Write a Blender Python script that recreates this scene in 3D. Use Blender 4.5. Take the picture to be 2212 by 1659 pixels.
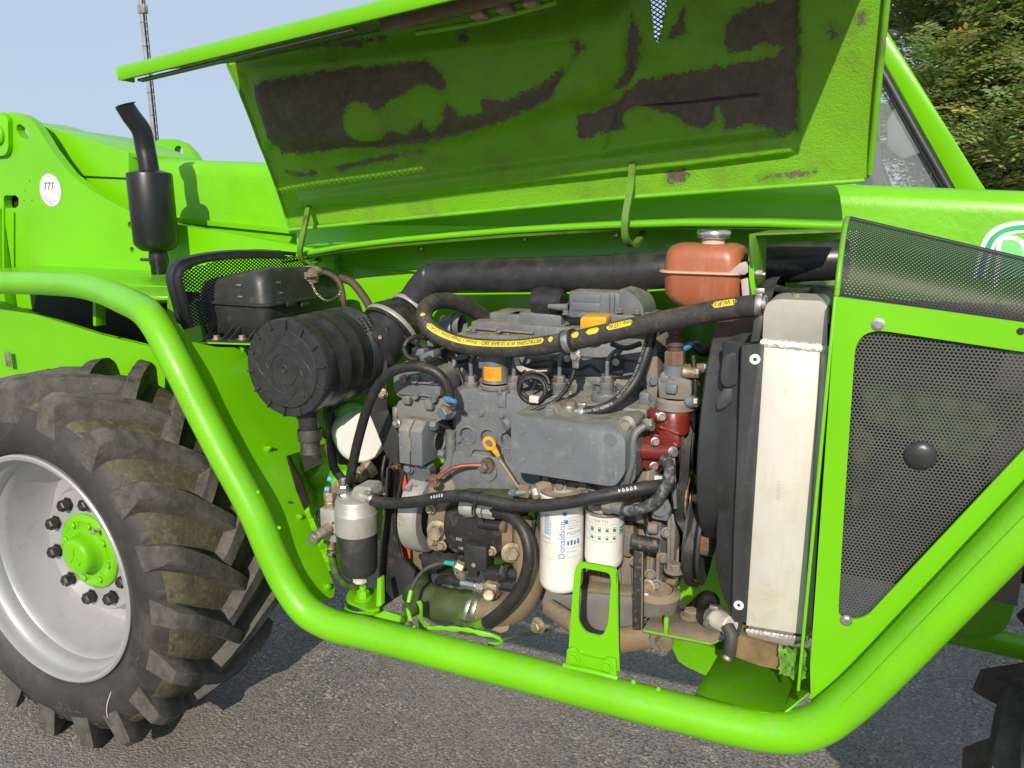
import bpy, bmesh, math, random
import numpy as np
from mathutils import Vector as V, Matrix as M
from mathutils.geometry import tessellate_polygon
from math import sin, cos, pi, radians

for o in list(bpy.data.objects): bpy.data.objects.remove(o)
S = bpy.context.scene
col = S.collection
rnd = random.Random(7)

# ------------------------------------------------------------------ camera
CAMZ, PITCH, YAW, FPX = 1.68, radians(13.0), radians(24.4), 1662.0   # FPX: focal length for a 2212 px wide frame
FWD = V((-sin(YAW)*cos(PITCH), cos(YAW)*cos(PITCH), -sin(PITCH)))
RIGHT = V((cos(YAW), sin(YAW), 0)); UP = RIGHT.cross(FWD); CAM = V((0, 0, CAMZ))
cd = bpy.data.cameras.new('camera'); cam = bpy.data.objects.new('camera', cd); col.objects.link(cam)
cd.sensor_width = 36; cd.lens = 36*FPX/2212; cd.clip_start = 0.05; cd.clip_end = 3000
mw = M.Identity(4)
for i in range(3): mw[i][0] = RIGHT[i]; mw[i][1] = UP[i]; mw[i][2] = -FWD[i]; mw[i][3] = CAM[i]
cam.matrix_world = mw; S.camera = cam
S.render.resolution_x, S.render.resolution_y = 1024, 768

# ------------------------------------------------------------------ daylight
SUN_AZ, SUN_EL = radians(15), radians(29)      # the sun stands behind the photographer, a little to the right
SUNDIR = V((-sin(SUN_AZ)*cos(SUN_EL), cos(SUN_AZ)*cos(SUN_EL), -sin(SUN_EL)))
wd = bpy.data.worlds.new('World'); S.world = wd; wd.use_nodes = True
nt = wd.node_tree; nt.nodes.clear()
sk = nt.nodes.new('ShaderNodeTexSky'); sk.sky_type = 'NISHITA'; sk.sun_disc = False
sk.sun_elevation = SUN_EL; sk.sun_rotation = pi - SUN_AZ
sk.air_density = 0.8; sk.dust_density = 1.3; sk.ozone_density = 2.5; sk.altitude = 0
bg = nt.nodes.new('ShaderNodeBackground'); bg.inputs[1].default_value = 0.13
wo = nt.nodes.new('ShaderNodeOutputWorld')
veil = nt.nodes.new('ShaderNodeMix'); veil.data_type = 'RGBA'; veil.inputs[0].default_value = .85; veil.inputs[7].default_value = (4.15, 5.05, 6.25, 1)   # thin even high cloud over the whole sky
nt.links.new(sk.outputs[0], veil.inputs[6]); nt.links.new(veil.outputs[2], bg.inputs[0]); nt.links.new(bg.outputs[0], wo.inputs[0])
sl = bpy.data.lights.new('sun', 'SUN'); sl.energy = 4.8; sl.angle = radians(0.53); sl.color = (1.0, 0.90, 0.76)
so = bpy.data.objects.new('sun', sl); col.objects.link(so); so.location = (2, -6, 5)
so.rotation_euler = SUNDIR.to_track_quat('-Z', 'Y').to_euler()
vs = S.view_settings; vs.view_transform = 'Standard'; vs.look = 'None'; vs.exposure = 0.0; vs.gamma = 1.0; vs.use_curve_mapping = False

# ------------------------------------------------------------------ helpers: places
def ray(u, v): return FWD*FPX + RIGHT*(u-1106) - UP*(v-829.5)
def P(u, v, Y): d = ray(u, v); return CAM + d*(Y/d.y)             # point in the upright plane Y metres into the scene
def PX(u, v, x): d = ray(u, v); return CAM + d*(x/d.x)            # point in the upright plane at x
def PZ(u, v, z): d = ray(u, v); return CAM + d*((z-CAMZ)/d.z)     # point at height z
def PN(u, v, p, n): d = ray(u, v); return CAM + d*((p-CAM).dot(n)/d.dot(n))
def px(pts, Y): return [P(a, b, Y) for a, b in pts]
X_, Y_, Z_ = V((1,0,0)), V((0,1,0)), V((0,0,1))

# ------------------------------------------------------------------ helpers: materials
MAT = {}
def mat(name, colr, rough=.5, metal=0., var=.12, vscale=9., dust=None, dirt=None, bump=None, bump2=None, coat=0., coatr=.1,
        spec=.5, sub=0., rvar=.12, emit=None, streak=None, speck=None):
    """procedural paint/metal/rubber: colour noise, dust that settles on faces looking up, blotchy dirt, fine relief"""
    m = bpy.data.materials.new(name); m.use_nodes = True; t = m.node_tree; N = t.nodes; K = t.links
    b = N['Principled BSDF']; MAT[name] = m
    geo = N.new('ShaderNodeNewGeometry')
    def noise(sc, det=5, ro=.55, dist=0.):
        n = N.new('ShaderNodeTexNoise'); n.inputs['Scale'].default_value = sc; n.inputs['Detail'].default_value = det
        n.inputs['Roughness'].default_value = ro; n.inputs['Distortion'].default_value = dist
        K.new(geo.outputs['Position'], n.inputs['Vector']); return n
    def ramp(fac, a, bb, ca=(0,0,0,1), cb=(1,1,1,1)):
        r = N.new('ShaderNodeValToRGB'); r.color_ramp.elements[0].position = a; r.color_ramp.elements[1].position = bb
        r.color_ramp.elements[0].color = ca; r.color_ramp.elements[1].color = cb; K.new(fac, r.inputs[0]); return r.outputs[0]
    def mix(fac, c1, c2, mode='MIX'):
        x = N.new('ShaderNodeMix'); x.data_type = 'RGBA'; x.blend_type = mode
        if hasattr(fac, 'links'): K.new(fac, x.inputs[0])
        else: x.inputs[0].default_value = fac
        for c, i in ((c1, 6), (c2, 7)):
            if hasattr(c, 'links'): K.new(c, x.inputs[i])
            else: x.inputs[i].default_value = (*c, 1)
        return x.outputs[2]
    def math_(op, a, bb):
        x = N.new('ShaderNodeMath'); x.operation = op; x.use_clamp = (op != 'SUBTRACT')
        for c, i in ((a, 0), (bb, 1)):
            if hasattr(c, 'links'): K.new(c, x.inputs[i])
            else: x.inputs[i].default_value = c
        return x.outputs[0]
    n1 = noise(vscale)
    lo = tuple(max(0, c*(1-var)) for c in colr); hi = tuple(min(1, c*(1+var)) for c in colr)
    c = mix(ramp(n1.outputs[0], .3, .7), lo, hi)
    rr = math_('ADD', rough-rvar/2, math_('MULTIPLY', n1.outputs[0], rvar)); 
    if dirt:
        for (dc, amt, sc) in dirt:
            nd = noise(sc, 7, .62, .4)
            f = math_('MULTIPLY', ramp(nd.outputs[0], .62-.3*amt, .74-.22*amt), min(1, .55+amt*.5)); c = mix(f, c, dc); rr = math_('ADD', rr, math_('MULTIPLY', f, .2))
    if streak:                                    # run-off marks: noise stretched down the faces
        mp = N.new('ShaderNodeMapping'); mp.inputs['Scale'].default_value = (1, 1, .12); K.new(geo.outputs['Position'], mp.inputs[0])
        ns = noise(70., 5, .6); K.new(mp.outputs[0], ns.inputs['Vector']); nm = noise(7., 3)
        f = math_('MULTIPLY', math_('MULTIPLY', ramp(ns.outputs[0], .5, .72), ramp(nm.outputs[0], .42, .66)), streak[1]); c = mix(f, c, streak[0])
    if speck:
        nk = noise(speck[1], 2, .5); c = mix(math_('MULTIPLY', ramp(nk.outputs[0], .70, .74), .8), c, speck[0])
    if dust:
        dc, amt = dust
        sx = N.new('ShaderNodeSeparateXYZ'); K.new(geo.outputs['Normal'], sx.inputs[0])
        nd = noise(26., 6, .6)
        f = math_('MULTIPLY', ramp(sx.outputs[2], .25, .95), ramp(nd.outputs[0], .62-.45*amt, .8-.3*amt)); f = math_('MULTIPLY', f, min(1., amt*1.15))
        c = mix(f, c, dc); rr = math_('ADD', rr, math_('MULTIPLY', f, .4))
    K.new(c, b.inputs['Base Color']); K.new(rr, b.inputs['Roughness'])
    b.inputs['Metallic'].default_value = metal; b.inputs['Specular IOR Level'].default_value = spec
    b.inputs['Coat Weight'].default_value = coat; b.inputs['Coat Roughness'].default_value = coatr
    if sub: b.inputs['Subsurface Weight'].default_value = sub; b.inputs['Subsurface Radius'].default_value = (.02,.008,.005); b.inputs['Subsurface Scale'].default_value = 1.
    prev = None
    for bp in (bump, bump2):
        if not bp: continue
        nb = noise(bp[1], 4, .55, bp[2] if len(bp) > 2 else 0)
        bm = N.new('ShaderNodeBump'); bm.inputs['Strength'].default_value = bp[0]; bm.inputs['Distance'].default_value = .004
        K.new(nb.outputs[0], bm.inputs['Height'])
        if prev: K.new(prev, bm.inputs['Normal'])
        prev = bm.outputs[0]
    if prev: K.new(prev, b.inputs['Normal']); K.new(prev, b.inputs['Coat Normal']) if not coat else None
    if emit: b.inputs['Emission Color'].default_value = (*emit, 1); b.inputs['Emission Strength'].default_value = 1
    return m
TAN = (.30,.24,.16); RUST = (.16,.06,.025); GRN = (.150,.49,.003); SOIL = (.16,.115,.065)
mat('green_paint', GRN, .30, var=.05, vscale=5, bump=(.06, 160), coat=.18, coatr=.08, dust=((.28,.40,.08), .10), rvar=.14, spec=.4)
mat('green_tube', GRN, .33, var=.07, vscale=6, bump=(.10, 120), coat=.2, coatr=.10, dust=((.26,.34,.12), .28), rvar=.2, spec=.4, dirt=[((.13,.36,.02), .06, 40), ((.22,.40,.06), .04, 90)], streak=((.19,.36,.06), .5))
mat('green_rough', GRN, .40, var=.08, vscale=7, bump=(.28, 55), coat=.12, coatr=.2, spec=.35)
mat('green_dusty', (.15,.43,.012), .45, var=.15, vscale=8, bump=(.15, 60), dust=((.22,.26,.10), .5), dirt=[((.12,.13,.05), .25, 7)])
mat('green_chipped', (.105,.24,.02), .5, var=.25, bump=(.2, 50), dirt=[((.06,.04,.025), .36, 22), ((.12,.13,.05), .3, 12)])
mat('green_overspray', (.045,.07,.022), .6, var=.3, vscale=14, dirt=[((.12,.33,.012), .45, 6)], dust=((.13,.14,.07), .45))
mat('engine_grey', (.128,.143,.156), .46, var=.12, vscale=14, dust=((.33,.29,.20), .65), dirt=[((.22,.205,.17), .10, 24), ((.19,.15,.10), .07, 13)], bump=(.16, 90), streak=((.29,.275,.24), .6), speck=((.45,.43,.38), 190))
mat('engine_grey_dirty', (.165,.168,.165), .58, var=.18, vscale=16, dust=(TAN, .9), dirt=[((.22,.155,.085), .42, 22), ((.12,.085,.05), .25, 15)], bump=(.22, 70), streak=((.27,.20,.12), .7))
mat('engine_soiled', (.17,.15,.12), .7, var=.25, vscale=16, dust=(TAN, .8), dirt=[((.20,.125,.06), .6, 14), ((.035,.03,.026), .2, 8)], bump=(.35, 60))
mat('cast_rust', (.17,.105,.07), .7, var=.3, vscale=22, dirt=[((.24,.17,.10), .4, 18), ((.05,.04,.035), .3, 12)], bump=(.4, 60))
mat('red_paint', (.165,.020,.014), .33, var=.25, vscale=26, dust=((.22,.12,.08), .5), dirt=[((.15,.10,.065), .14, 34)], bump=(.25, 70), coat=.25)
mat('red_gasket', (.55,.07,.03), .5, var=.2, dirt=[((.1,.04,.03), .2, 20)])
mat('rubber', (.019,.019,.019), .46, var=.25, vscale=30, dust=((.12,.105,.08), .42), dirt=[((.075,.066,.052), .12, 46)], bump=(.14, 120), speck=((.16,.15,.13), 260))
mat('rubber_dusty', (.040,.038,.035), .6, var=.3, vscale=34, dust=((.15,.13,.10), .5), dirt=[((.13,.10,.07), .18, 48)], bump=(.22, 110), speck=((.2,.18,.15), 220))
mat('rubber_brown', (.07,.05,.035), .65, var=.3, vscale=20, dirt=[((.14,.09,.05), .3, 15)], bump=(.25, 90))
mat('plastic_black', (.028,.029,.031), .35, var=.25, vscale=30, dust=((.10,.095,.08), .36), dirt=[((.06,.056,.048), .08, 38)], bump=(.08, 120), speck=((.14,.135,.12), 240))
mat('plastic_grey', (.13,.145,.16), .45, dust=((.3,.28,.22), .4))
mat('tank_black', (.030,.033,.030), .42, var=.25, vscale=24, dust=((.11,.115,.085), .35), dirt=[((.075,.08,.058), .16, 30)], bump=(.15, 60))
mat('shroud_black', (.034,.036,.039), .45, var=.2, vscale=9, dust=((.14,.12,.10), .4), dirt=[((.085,.075,.066), .06, 26)], bump=(.1, 70), streak=((.12,.11,.10), .4))
mat('muffler_black', (.018,.019,.022), .38, metal=.35, var=.15, bump=(.05, 200), coat=.2, coatr=.3)
mat('steel_black', (.028,.028,.028), .5, var=.3, vscale=14, dirt=[((.16,.075,.04), .07, 22), ((.09,.08,.06), .2, 9)], dust=((.16,.15,.10), .4), bump=(.2, 60))
mat('zinc', (.52,.50,.45), .34, metal=.85, var=.2, vscale=60, dirt=[((.22,.17,.11), .25, 50)], bump=(.1, 200))
mat('zinc_rusty', (.40,.33,.24), .5, metal=.6, var=.3, vscale=50, dirt=[((.22,.11,.05), .4, 40)], bump=(.2, 150))
mat('steel_bright', (.66,.66,.64), .25, metal=.95, var=.1, vscale=40)
mat('cast_alu', (.42,.41,.385), .5, metal=.45, var=.12, vscale=18, dust=((.36,.33,.27), .4), dirt=[((.23,.14,.07), .12, 16)], bump=(.2, 90))
mat('alu_white', (.64,.61,.55), .42, metal=.2, var=.06, vscale=7, dust=((.35,.32,.27), .5), dirt=[((.54,.45,.32), .16, 13)], bump=(.08, 60), streak=((.46,.40,.31), .5))
mat('alu_tank', (.50,.48,.44), .42, metal=.45, var=.1, vscale=9, dust=((.40,.38,.33), .5), dirt=[((.38,.33,.25), .2, 10)], bump=(.12, 60))
mat('weld', (.56,.53,.47), .4, metal=.6, var=.25, vscale=60, bump=(.5, 120))
mat('white_enamel', (.76,.74,.70), .25, var=.04, vscale=12, dirt=[((.5,.42,.32), .12, 22)], coat=.3, dust=((.5,.42,.32), .2))
mat('pale_grey', (.36,.41,.45), .3, var=.05)
mat('orange_plastic', (.355,.112,.052), .36, var=.16, vscale=9, sub=.25, dust=((.45,.25,.15), .3), dirt=[((.33,.15,.09), .16, 20)], bump=(.06, 50), coat=.12, streak=((.46,.20,.11), .4))
mat('flange_plastic', (.62,.42,.33), .4, var=.12, sub=.2, dust=((.6,.5,.42), .3))
mat('tank_bracket', (.42,.36,.36), .5, var=.1)
mat('yellow_plastic', (.68,.36,.018), .4, var=.1, vscale=30, dirt=[((.35,.18,.04), .1, 40)])
mat('yellow_print', (.64,.53,.04), .5, var=.1, vscale=30, dirt=[((.3,.25,.08), .08, 60)])
mat('orange_label', (.80,.34,.012), .5, var=.05)
mat('black_ink', (.012,.012,.012), .6); mat('red_ink', (.45,.02,.03), .5); mat('blue_ink', (.03,.17,.50), .5); mat('green_ink', (.02,.20,.10), .5)
mat('pale_ink', (.42,.43,.42), .6); mat('white_ink', (.80,.80,.80), .4); mat('logo_green', (.025,.42,.16), .4); mat('logo_pale', (.18,.70,.20), .4)
mat('copper', (.30,.10,.055), .45, metal=.4, var=.25, vscale=40)
mat('wire_white', (.6,.54,.45), .5); mat('teal_plastic', (.02,.32,.24), .45, dirt=[((.1,.1,.07), .15, 40)]); mat('blue_plastic', (.06,.20,.42), .4)
mat('cyan_plastic', (.10,.42,.62), .4); mat('ivory_plastic', (.62,.60,.46), .4); mat('green_wire', (.17,.50,.02), .4)
mat('silver_paint', (.43,.43,.44), .36, metal=.35, var=.06, vscale=9, bump=(.06, 120), dust=((.36,.32,.26), .35), coat=.15, dirt=[((.32,.29,.24), .1, 12)])
mat('seal_rubber', (.020,.021,.024), .42, var=.2, bump=(.1, 90), dust=((.10,.10,.10), .3))
mat('mesh_black', (.014,.015,.016), .55, metal=.0, var=.2, dirt=[((.04,.04,.036), .15, 14)])
mat('mesh_grey', (.080,.083,.078), .5, metal=.15, var=.2, vscale=8, dirt=[((.11,.11,.098), .22, 7), ((.05,.052,.048), .2, 6)])
mat('foam_brown', (.20,.135,.06), .9, var=.3, vscale=18, dirt=[((.09,.06,.035), .3, 20)], bump=(.6, 40))
mat('foam_green', (.13,.30,.035), .8, var=.3, vscale=18, bump=(1., 34, 1.5))
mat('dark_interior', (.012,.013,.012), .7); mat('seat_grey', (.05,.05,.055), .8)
mat('cab_trim', (.16,.175,.185), .6)
mat('mast_steel', (.45,.45,.44), .4, metal=.6, var=.15, vscale=20)
mat('bark', (.09,.075,.055), .85, var=.3, vscale=25, bump=(.5, 40))
# ------------------------------------------------------------------ helpers: objects
WL = {}
def empty(name, loc, par=None):
    o = bpy.data.objects.new(name, None); col.objects.link(o); o.location = loc; o.empty_display_size = .1
    WL[o.name] = V(loc)
    if par: o.parent = par; o.matrix_parent_inverse = M.Translation(-WL[par.name])
    return o
def lab(o, label=None, cat=None, group=None, kind=None):
    for k, x in (('label', label), ('category', cat), ('group', group), ('kind', kind)):
        if x: o[k] = x
    return o
def mk(name, vs_, fs, mt, par=None, smooth=38, label=None, recalc=True):
    me = bpy.data.meshes.new(name)
    vs_ = [V(v) for v in vs_]
    lo = V((min(v[i] for v in vs_) for i in range(3))); hi = V((max(v[i] for v in vs_) for i in range(3))); c = (lo+hi)/2
    me.from_pydata([v-c for v in vs_], [], fs); me.validate()
    if recalc:
        bm = bmesh.new(); bm.from_mesh(me); bmesh.ops.recalc_face_normals(bm, faces=bm.faces); bm.to_mesh(me); bm.free()
    return fin(name, me, c, mt, par, smooth, label)
def fin(name, me, c, mt, par, smooth=38, label=None):
    if mt: me.materials.append(MAT[mt])
    if smooth:
        me.polygons.foreach_set('use_smooth', [True]*len(me.polygons)); me.set_sharp_from_angle(angle=radians(smooth))
    o = bpy.data.objects.new(name, me); col.objects.link(o); o.location = c; WL[o.name] = V(c)
    if par: o.parent = par; o.matrix_parent_inverse = M.Translation(-WL[par.name])
    if label: o['label'] = label
    return o
def bmk(name, bm, mt, par, smooth=38, label=None):
    bmesh.ops.recalc_face_normals(bm, faces=bm.faces)
    vs_ = [v.co for v in bm.verts]
    lo = V((min(v[i] for v in vs_) for i in range(3))); hi = V((max(v[i] for v in vs_) for i in range(3))); c = (lo+hi)/2
    for v in bm.verts: v.co -= c
    me = bpy.data.meshes.new(name); bm.to_mesh(me); bm.free()
    return fin(name, me, c, mt, par, smooth, label)
def prism(name, pts, d, mt, par=None, bev=.004, seg=2, label=None):
    """planar outline pushed along d, edges rounded"""
    bm = bmesh.new(); n = len(pts); d = V(d)
    a = [bm.verts.new(p) for p in pts]; b = [bm.verts.new(V(p)+d) for p in pts]
    bm.faces.new(a); bm.faces.new(b[::-1])
    for i in range(n): bm.faces.new((a[i], a[(i+1) % n], b[(i+1) % n], b[i]))
    if bev: bmesh.ops.bevel(bm, geom=bm.edges[:], offset=bev, segments=seg, affect='EDGES', profile=.5, clamp_overlap=True)
    return bmk(name, bm, mt, par, 30, label)
def box(name, a, b, mt, par=None, bev=.004, rot=None, label=None, seg=2):
    """upright block between two corners"""
    a, b = V(a), V(b); c = (a+b)/2; s = b-a
    bm = bmesh.new(); bmesh.ops.create_cube(bm, size=1)
    for v in bm.verts: v.co = V((v.co.x*abs(s.x), v.co.y*abs(s.y), v.co.z*abs(s.z)))
    if bev: bmesh.ops.bevel(bm, geom=bm.edges[:], offset=bev, segments=seg, affect='EDGES', profile=.5, clamp_overlap=True)
    R = rot.to_matrix() if rot is not None else None
    for v in bm.verts: v.co = (R @ v.co if R else v.co) + c
    return bmk(name, bm, mt, par, 30, label)
def bx(name, u0, v0, u1, v1, Y, d, mt, par=None, bev=.004, label=None):
    p = P(u0, v1, Y); q = P(u1, v0, Y); return box(name, (p.x, Y, p.z), (q.x, Y+d, q.z), mt, par, bev, label=label)
def hull(name, front, back, mt, par=None, bev=.004, label=None):
    """solid between two outlines of equal count"""
    bm = bmesh.new(); n = len(front); a = [bm.verts.new(p) for p in front]; b = [bm.verts.new(p) for p in back]
    bm.faces.new(a); bm.faces.new(b[::-1])
    for i in range(n): bm.faces.new((a[i], a[(i+1) % n], b[(i+1) % n], b[i]))
    if bev: bmesh.ops.bevel(bm, geom=bm.edges[:], offset=bev, segments=2, affect='EDGES', profile=.5, clamp_overlap=True)
    return bmk(name, bm, mt, par, 30, label)
def rounded(pts, r, n=5):
    out = []; k = len(pts); rs = r if isinstance(r, (list, tuple)) else [r]*k
    for i in range(k):
        p = V(pts[i]); a = V(pts[i-1])-p; b = V(pts[(i+1) % k])-p
        if rs[i] <= 0: out.append(p); continue
        d = min(rs[i], a.length*.49, b.length*.49); A = p+a.normalized()*d; B = p+b.normalized()*d
        for j in range(n+1):
            t = j/n; out.append(A*(1-t)**2 + p*2*t*(1-t) + B*t*t)
    return out
def circ(c, r, n=24, a=X_, b=Z_, rb=None):
    return [V(c) + V(a)*r*cos(2*pi*i/n) + V(b)*(rb or r)*sin(2*pi*i/n) for i in range(n)]
def plate(name, outer, holes, d, mt, par=None, label=None):
    """sheet with openings"""
    d = V(d); loops = [list(map(V, outer))]+[list(map(V, h)) for h in holes]
    tri = tessellate_polygon(loops); allp = [p for l in loops for p in l]; n = len(allp)
    vs_ = allp+[p+d for p in allp]; fs = [tuple(t) for t in tri]+[tuple(i+n for i in t[::-1]) for t in tri]; k = 0
    for l in loops:
        m = len(l)
        for i in range(m): fs.append((k+i, k+(i+1) % m, n+k+(i+1) % m, n+k+i))
        k += m
    return mk(name, vs_, fs, mt, par, 30, label)
def frame_of(ax):
    ax = V(ax).normalized(); a = ax.cross(Z_) if abs(ax.z) < .9 else ax.cross(X_); a.normalize(); return ax, a, ax.cross(a)
def lathe(name, o, ax, prof, mt, par=None, seg=32, label=None, smooth=38):
    """turned shape: prof = (distance along the axis, radius)"""
    ax, a, b = frame_of(ax); o = V(o); vs_ = []; fs = []; rings = []
    for t, r in prof:
        if r < 1e-6: rings.append([len(vs_)]); vs_.append(o+ax*t)
        else:
            rings.append(list(range(len(vs_), len(vs_)+seg)))
            vs_ += [o+ax*t+(a*cos(2*pi*i/seg)+b*sin(2*pi*i/seg))*r for i in range(seg)]
    for A, B in zip(rings, rings[1:]):
        if len(A) == 1 and len(B) == 1: continue
        for i in range(seg):
            j = (i+1) % seg
            if len(A) == 1: fs.append((A[0], B[j], B[i]))
            elif len(B) == 1: fs.append((A[i], A[j], B[0]))
            else: fs.append((A[i], A[j], B[j], B[i]))
    return mk(name, vs_, fs, mt, par, smooth, label)
def cyl(name, a, b, r, mt, par=None, r2=None, seg=24, bev=.003, label=None):
    a, b = V(a), V(b); L = (b-a).length; r2 = r if r2 is None else r2; e = min(bev, L*.3, r*.4)
    return lathe(name, a, b-a, [(0, 0), (0, r-e), (e, r), (L-e, r2), (L, r2-e), (L, 0)], mt, par, seg, label)
class Path:
    def __init__(s, pts, step=.006):
        pts = [V(p) for p in pts]; q = [pts[0]*2-pts[1]]+pts+[pts[-1]*2-pts[-2]]; out = []; s.f = []
        for i in range(1, len(q)-2):
            p0, p1, p2, p3 = q[i-1:i+3]; n = max(2, int((p2-p1).length/step))
            # centripetal Catmull-Rom
            t0 = 0; t1 = max(1e-6, (p1-p0).length**.5); t2 = t1+max(1e-6, (p2-p1).length**.5); t3 = t2+max(1e-6, (p3-p2).length**.5)
            for j in range(n):
                t = t1+(t2-t1)*j/n
                A1 = p0*((t1-t)/(t1-t0))+p1*((t-t0)/(t1-t0)); A2 = p1*((t2-t)/(t2-t1))+p2*((t-t1)/(t2-t1)); A3 = p2*((t3-t)/(t3-t2))+p3*((t-t2)/(t3-t2))
                B1 = A1*((t2-t)/(t2-t0))+A2*((t-t0)/(t2-t0)); B2 = A2*((t3-t)/(t3-t1))+A3*((t-t1)/(t3-t1))
                out.append(B1*((t2-t)/(t2-t1))+B2*((t-t1)/(t2-t1))); s.f.append((i-1)+j/n)
        out.append(pts[-1]); s.f.append(len(pts)-1); s.p = out
        s.l = [0]
        for a, b in zip(out, out[1:]): s.l.append(s.l[-1]+(b-a).length)
        s.L = s.l[-1]
    def tan(s, i): a = s.p[max(0, i-1)]; b = s.p[min(len(s.p)-1, i+1)]; return (b-a).normalized()
    def at(s, d):
        d = max(0, min(s.L, d)); lo, hi = 0, len(s.l)-1
        while hi-lo > 1:
            m = (lo+hi)//2
            if s.l[m] <= d: lo = m
            else: hi = m
        t = (d-s.l[lo])/max(1e-9, s.l[hi]-s.l[lo]); return s.p[lo].lerp(s.p[hi], t), s.tan(lo).lerp(s.tan(hi), t).normalized()
    def near(s, q):
        i = min(range(len(s.p)), key=lambda k: (s.p[k]-q).length); return s.l[i]
def tube(name, pts, r, mt, par=None, seg=14, step=.008, cap=True, ripple=None, label=None, path=None, taper=None):
    """hose, pipe or wire along a smooth path; ripple=(pitch, depth) makes corrugated conduit"""
    if ripple: step = ripple[0]/2
    pa = path or Path(pts, step); n = len(pa.p); vs_ = []; fs = []
    T = pa.tan(0); a = (T.cross(Z_) if abs(T.z) < .9 else T.cross(X_)).normalized()
    for i in range(n):
        T = pa.tan(i); a = (a-T*a.dot(T)).normalized(); b = T.cross(a); rr = r
        if isinstance(r, (list, tuple)):
            f = pa.f[i]; k = min(int(f), len(r)-2); rr = r[k]*(1-(f-k))+r[k+1]*(f-k)
        if ripple and i % 2: rr -= ripple[1]
        vs_ += [pa.p[i]+(a*cos(2*pi*j/seg)+b*sin(2*pi*j/seg))*rr for j in range(seg)]
    for i in range(n-1):
        for j in range(seg): k = (j+1) % seg; fs.append((i*seg+j, i*seg+k, (i+1)*seg+k, (i+1)*seg+j))
    if cap: fs.append(tuple(range(seg))[::-1]); fs.append(tuple(range((n-1)*seg, n*seg)))
    o = mk(name, vs_, fs, mt, par, 60, label, recalc=False); o_path[o.name] = pa; return o
o_path = {}
def hexprism(bm, c, ax, r, h, z0=0, n=6, cham=.15):
    ax, a, b = frame_of(ax); R = []
    for z, q in ((z0, 1), (z0+h*(1-cham), 1), (z0+h, 1-cham)):
        R.append([bm.verts.new(V(c)+ax*z+(a*cos(2*pi*i/n)+b*sin(2*pi*i/n))*r*q) for i in range(n)])
    for A, B in zip(R, R[1:]):
        for i in range(n): bm.faces.new((A[i], A[(i+1) % n], B[(i+1) % n], B[i]))
    bm.faces.new(R[-1]); bm.faces.new(R[0][::-1])
def bolt(c, ax, r, mt='zinc', par=None, h=None, washer=1.45, stud=0, name='bolt', label=None):
    """hex head on a washer, looking along ax"""
    bm = bmesh.new(); h = h or r*1.05
    if washer: hexprism(bm, c, ax, r*washer, r*.28, 0, 20, .3)
    hexprism(bm, c, ax, r, h, r*.26 if washer else 0)
    if stud: hexprism(bm, c, ax, r*.55, stud, h, 12, .1)
    return bmk(name, bm, mt, par, 25, label)
def text(name, s, fn, size, mt, par, align='LEFT', spacing=1.0):
    cu = bpy.data.curves.new('lettering', 'FONT'); cu.body = s; cu.size = size; cu.align_x = align; cu.space_character = spacing; cu.resolution_u = 2
    ob = bpy.data.objects.new('lettering', cu); col.objects.link(ob)
    me = bpy.data.meshes.new_from_object(ob.evaluated_get(bpy.context.evaluated_depsgraph_get()))
    bpy.data.objects.remove(ob); bpy.data.curves.remove(cu)
    vs_ = [fn(v.co.x, v.co.y) for v in me.vertices]; fs = [tuple(p.vertices) for p in me.polygons]
    bpy.data.meshes.remove(me); return mk(name, vs_, fs, mt, par, 0, recalc=False)
def flat(o, ex, ey, lift=.0008):
    o, ex, ey = V(o), V(ex).normalized(), V(ey).normalized(); n = ex.cross(ey).normalized()*lift
    return lambda x, y: o+ex*x+ey*y+n
def patch_on(name, pa, r, s0, s1, ref, half, mt, par, lift=.0006, shift=0., round_=True):
    """printed band on a hose"""
    n = max(4, int(abs(s1-s0)/.006)); m = 7; vs_ = []; fs = []
    for i in range(n+1):
        s_ = s0+(s1-s0)*i/n; c, T = pa.at(s_); N = (V(ref)-T*V(ref).dot(T)).normalized(); B = T.cross(N)
        e = min(i, n-i)/n*abs(s1-s0); h = half
        if round_: w = half*r; h = half*(min(1, (1-(1-min(1, e/w))**2)**.5*.75+.25) if w > 0 else 1)
        for j in range(m): th = shift+h*(2*j/(m-1)-1); vs_.append(c+(N*cos(th)+B*sin(th))*(r+lift))
    for i in range(n):
        for j in range(m-1): fs.append((i*m+j, i*m+j+1, (i+1)*m+j+1, (i+1)*m+j))
    return mk(name, vs_, fs, mt, par, 60, recalc=False)
def hose_text(name, s, pa, r, s0, ref, size, mt, par, sgn=1, shift=0., lift=.0012):
    """lettering printed along a hose; sgn=-1 runs against the path (reads upside down from here)"""
    def fn(x, y):
        c, T = pa.at(s0+sgn*x); N = (V(ref)-T*V(ref).dot(T)).normalized(); B = T.cross(N)
        th = shift-sgn*(y-size*.35)/r; return c+(N*cos(th)+B*sin(th))*(r+lift)
    return text(name, s, fn, size, mt, par)
def clamp_band(c, ax, r, w, mt, par, screw=None, name='hose_clamp'):
    ax, a, b = frame_of(ax); t = .0022
    o = lathe(name, V(c)-ax*w/2, ax, [(0, r), (0, r+t), (w*.15, r+t*1.3), (w*.85, r+t*1.3), (w, r+t), (w, r)], mt, par, 28)
    if screw is not None:
        d = V(screw).normalized(); s_ = d.cross(ax).normalized()
        box('clamp_screw', V((-.009, -.006, -.005)), V((.009, .006, .005)), 'zinc', par, .002).location = V(c)+d*(r+.006)
    return o
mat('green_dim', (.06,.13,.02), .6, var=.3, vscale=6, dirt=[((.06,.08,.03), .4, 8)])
mat('rubber_speckled', (.035,.036,.038), .6, var=.2, vscale=30, dirt=[((.22,.23,.23), .42, 70)], bump=(.15, 110))
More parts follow.
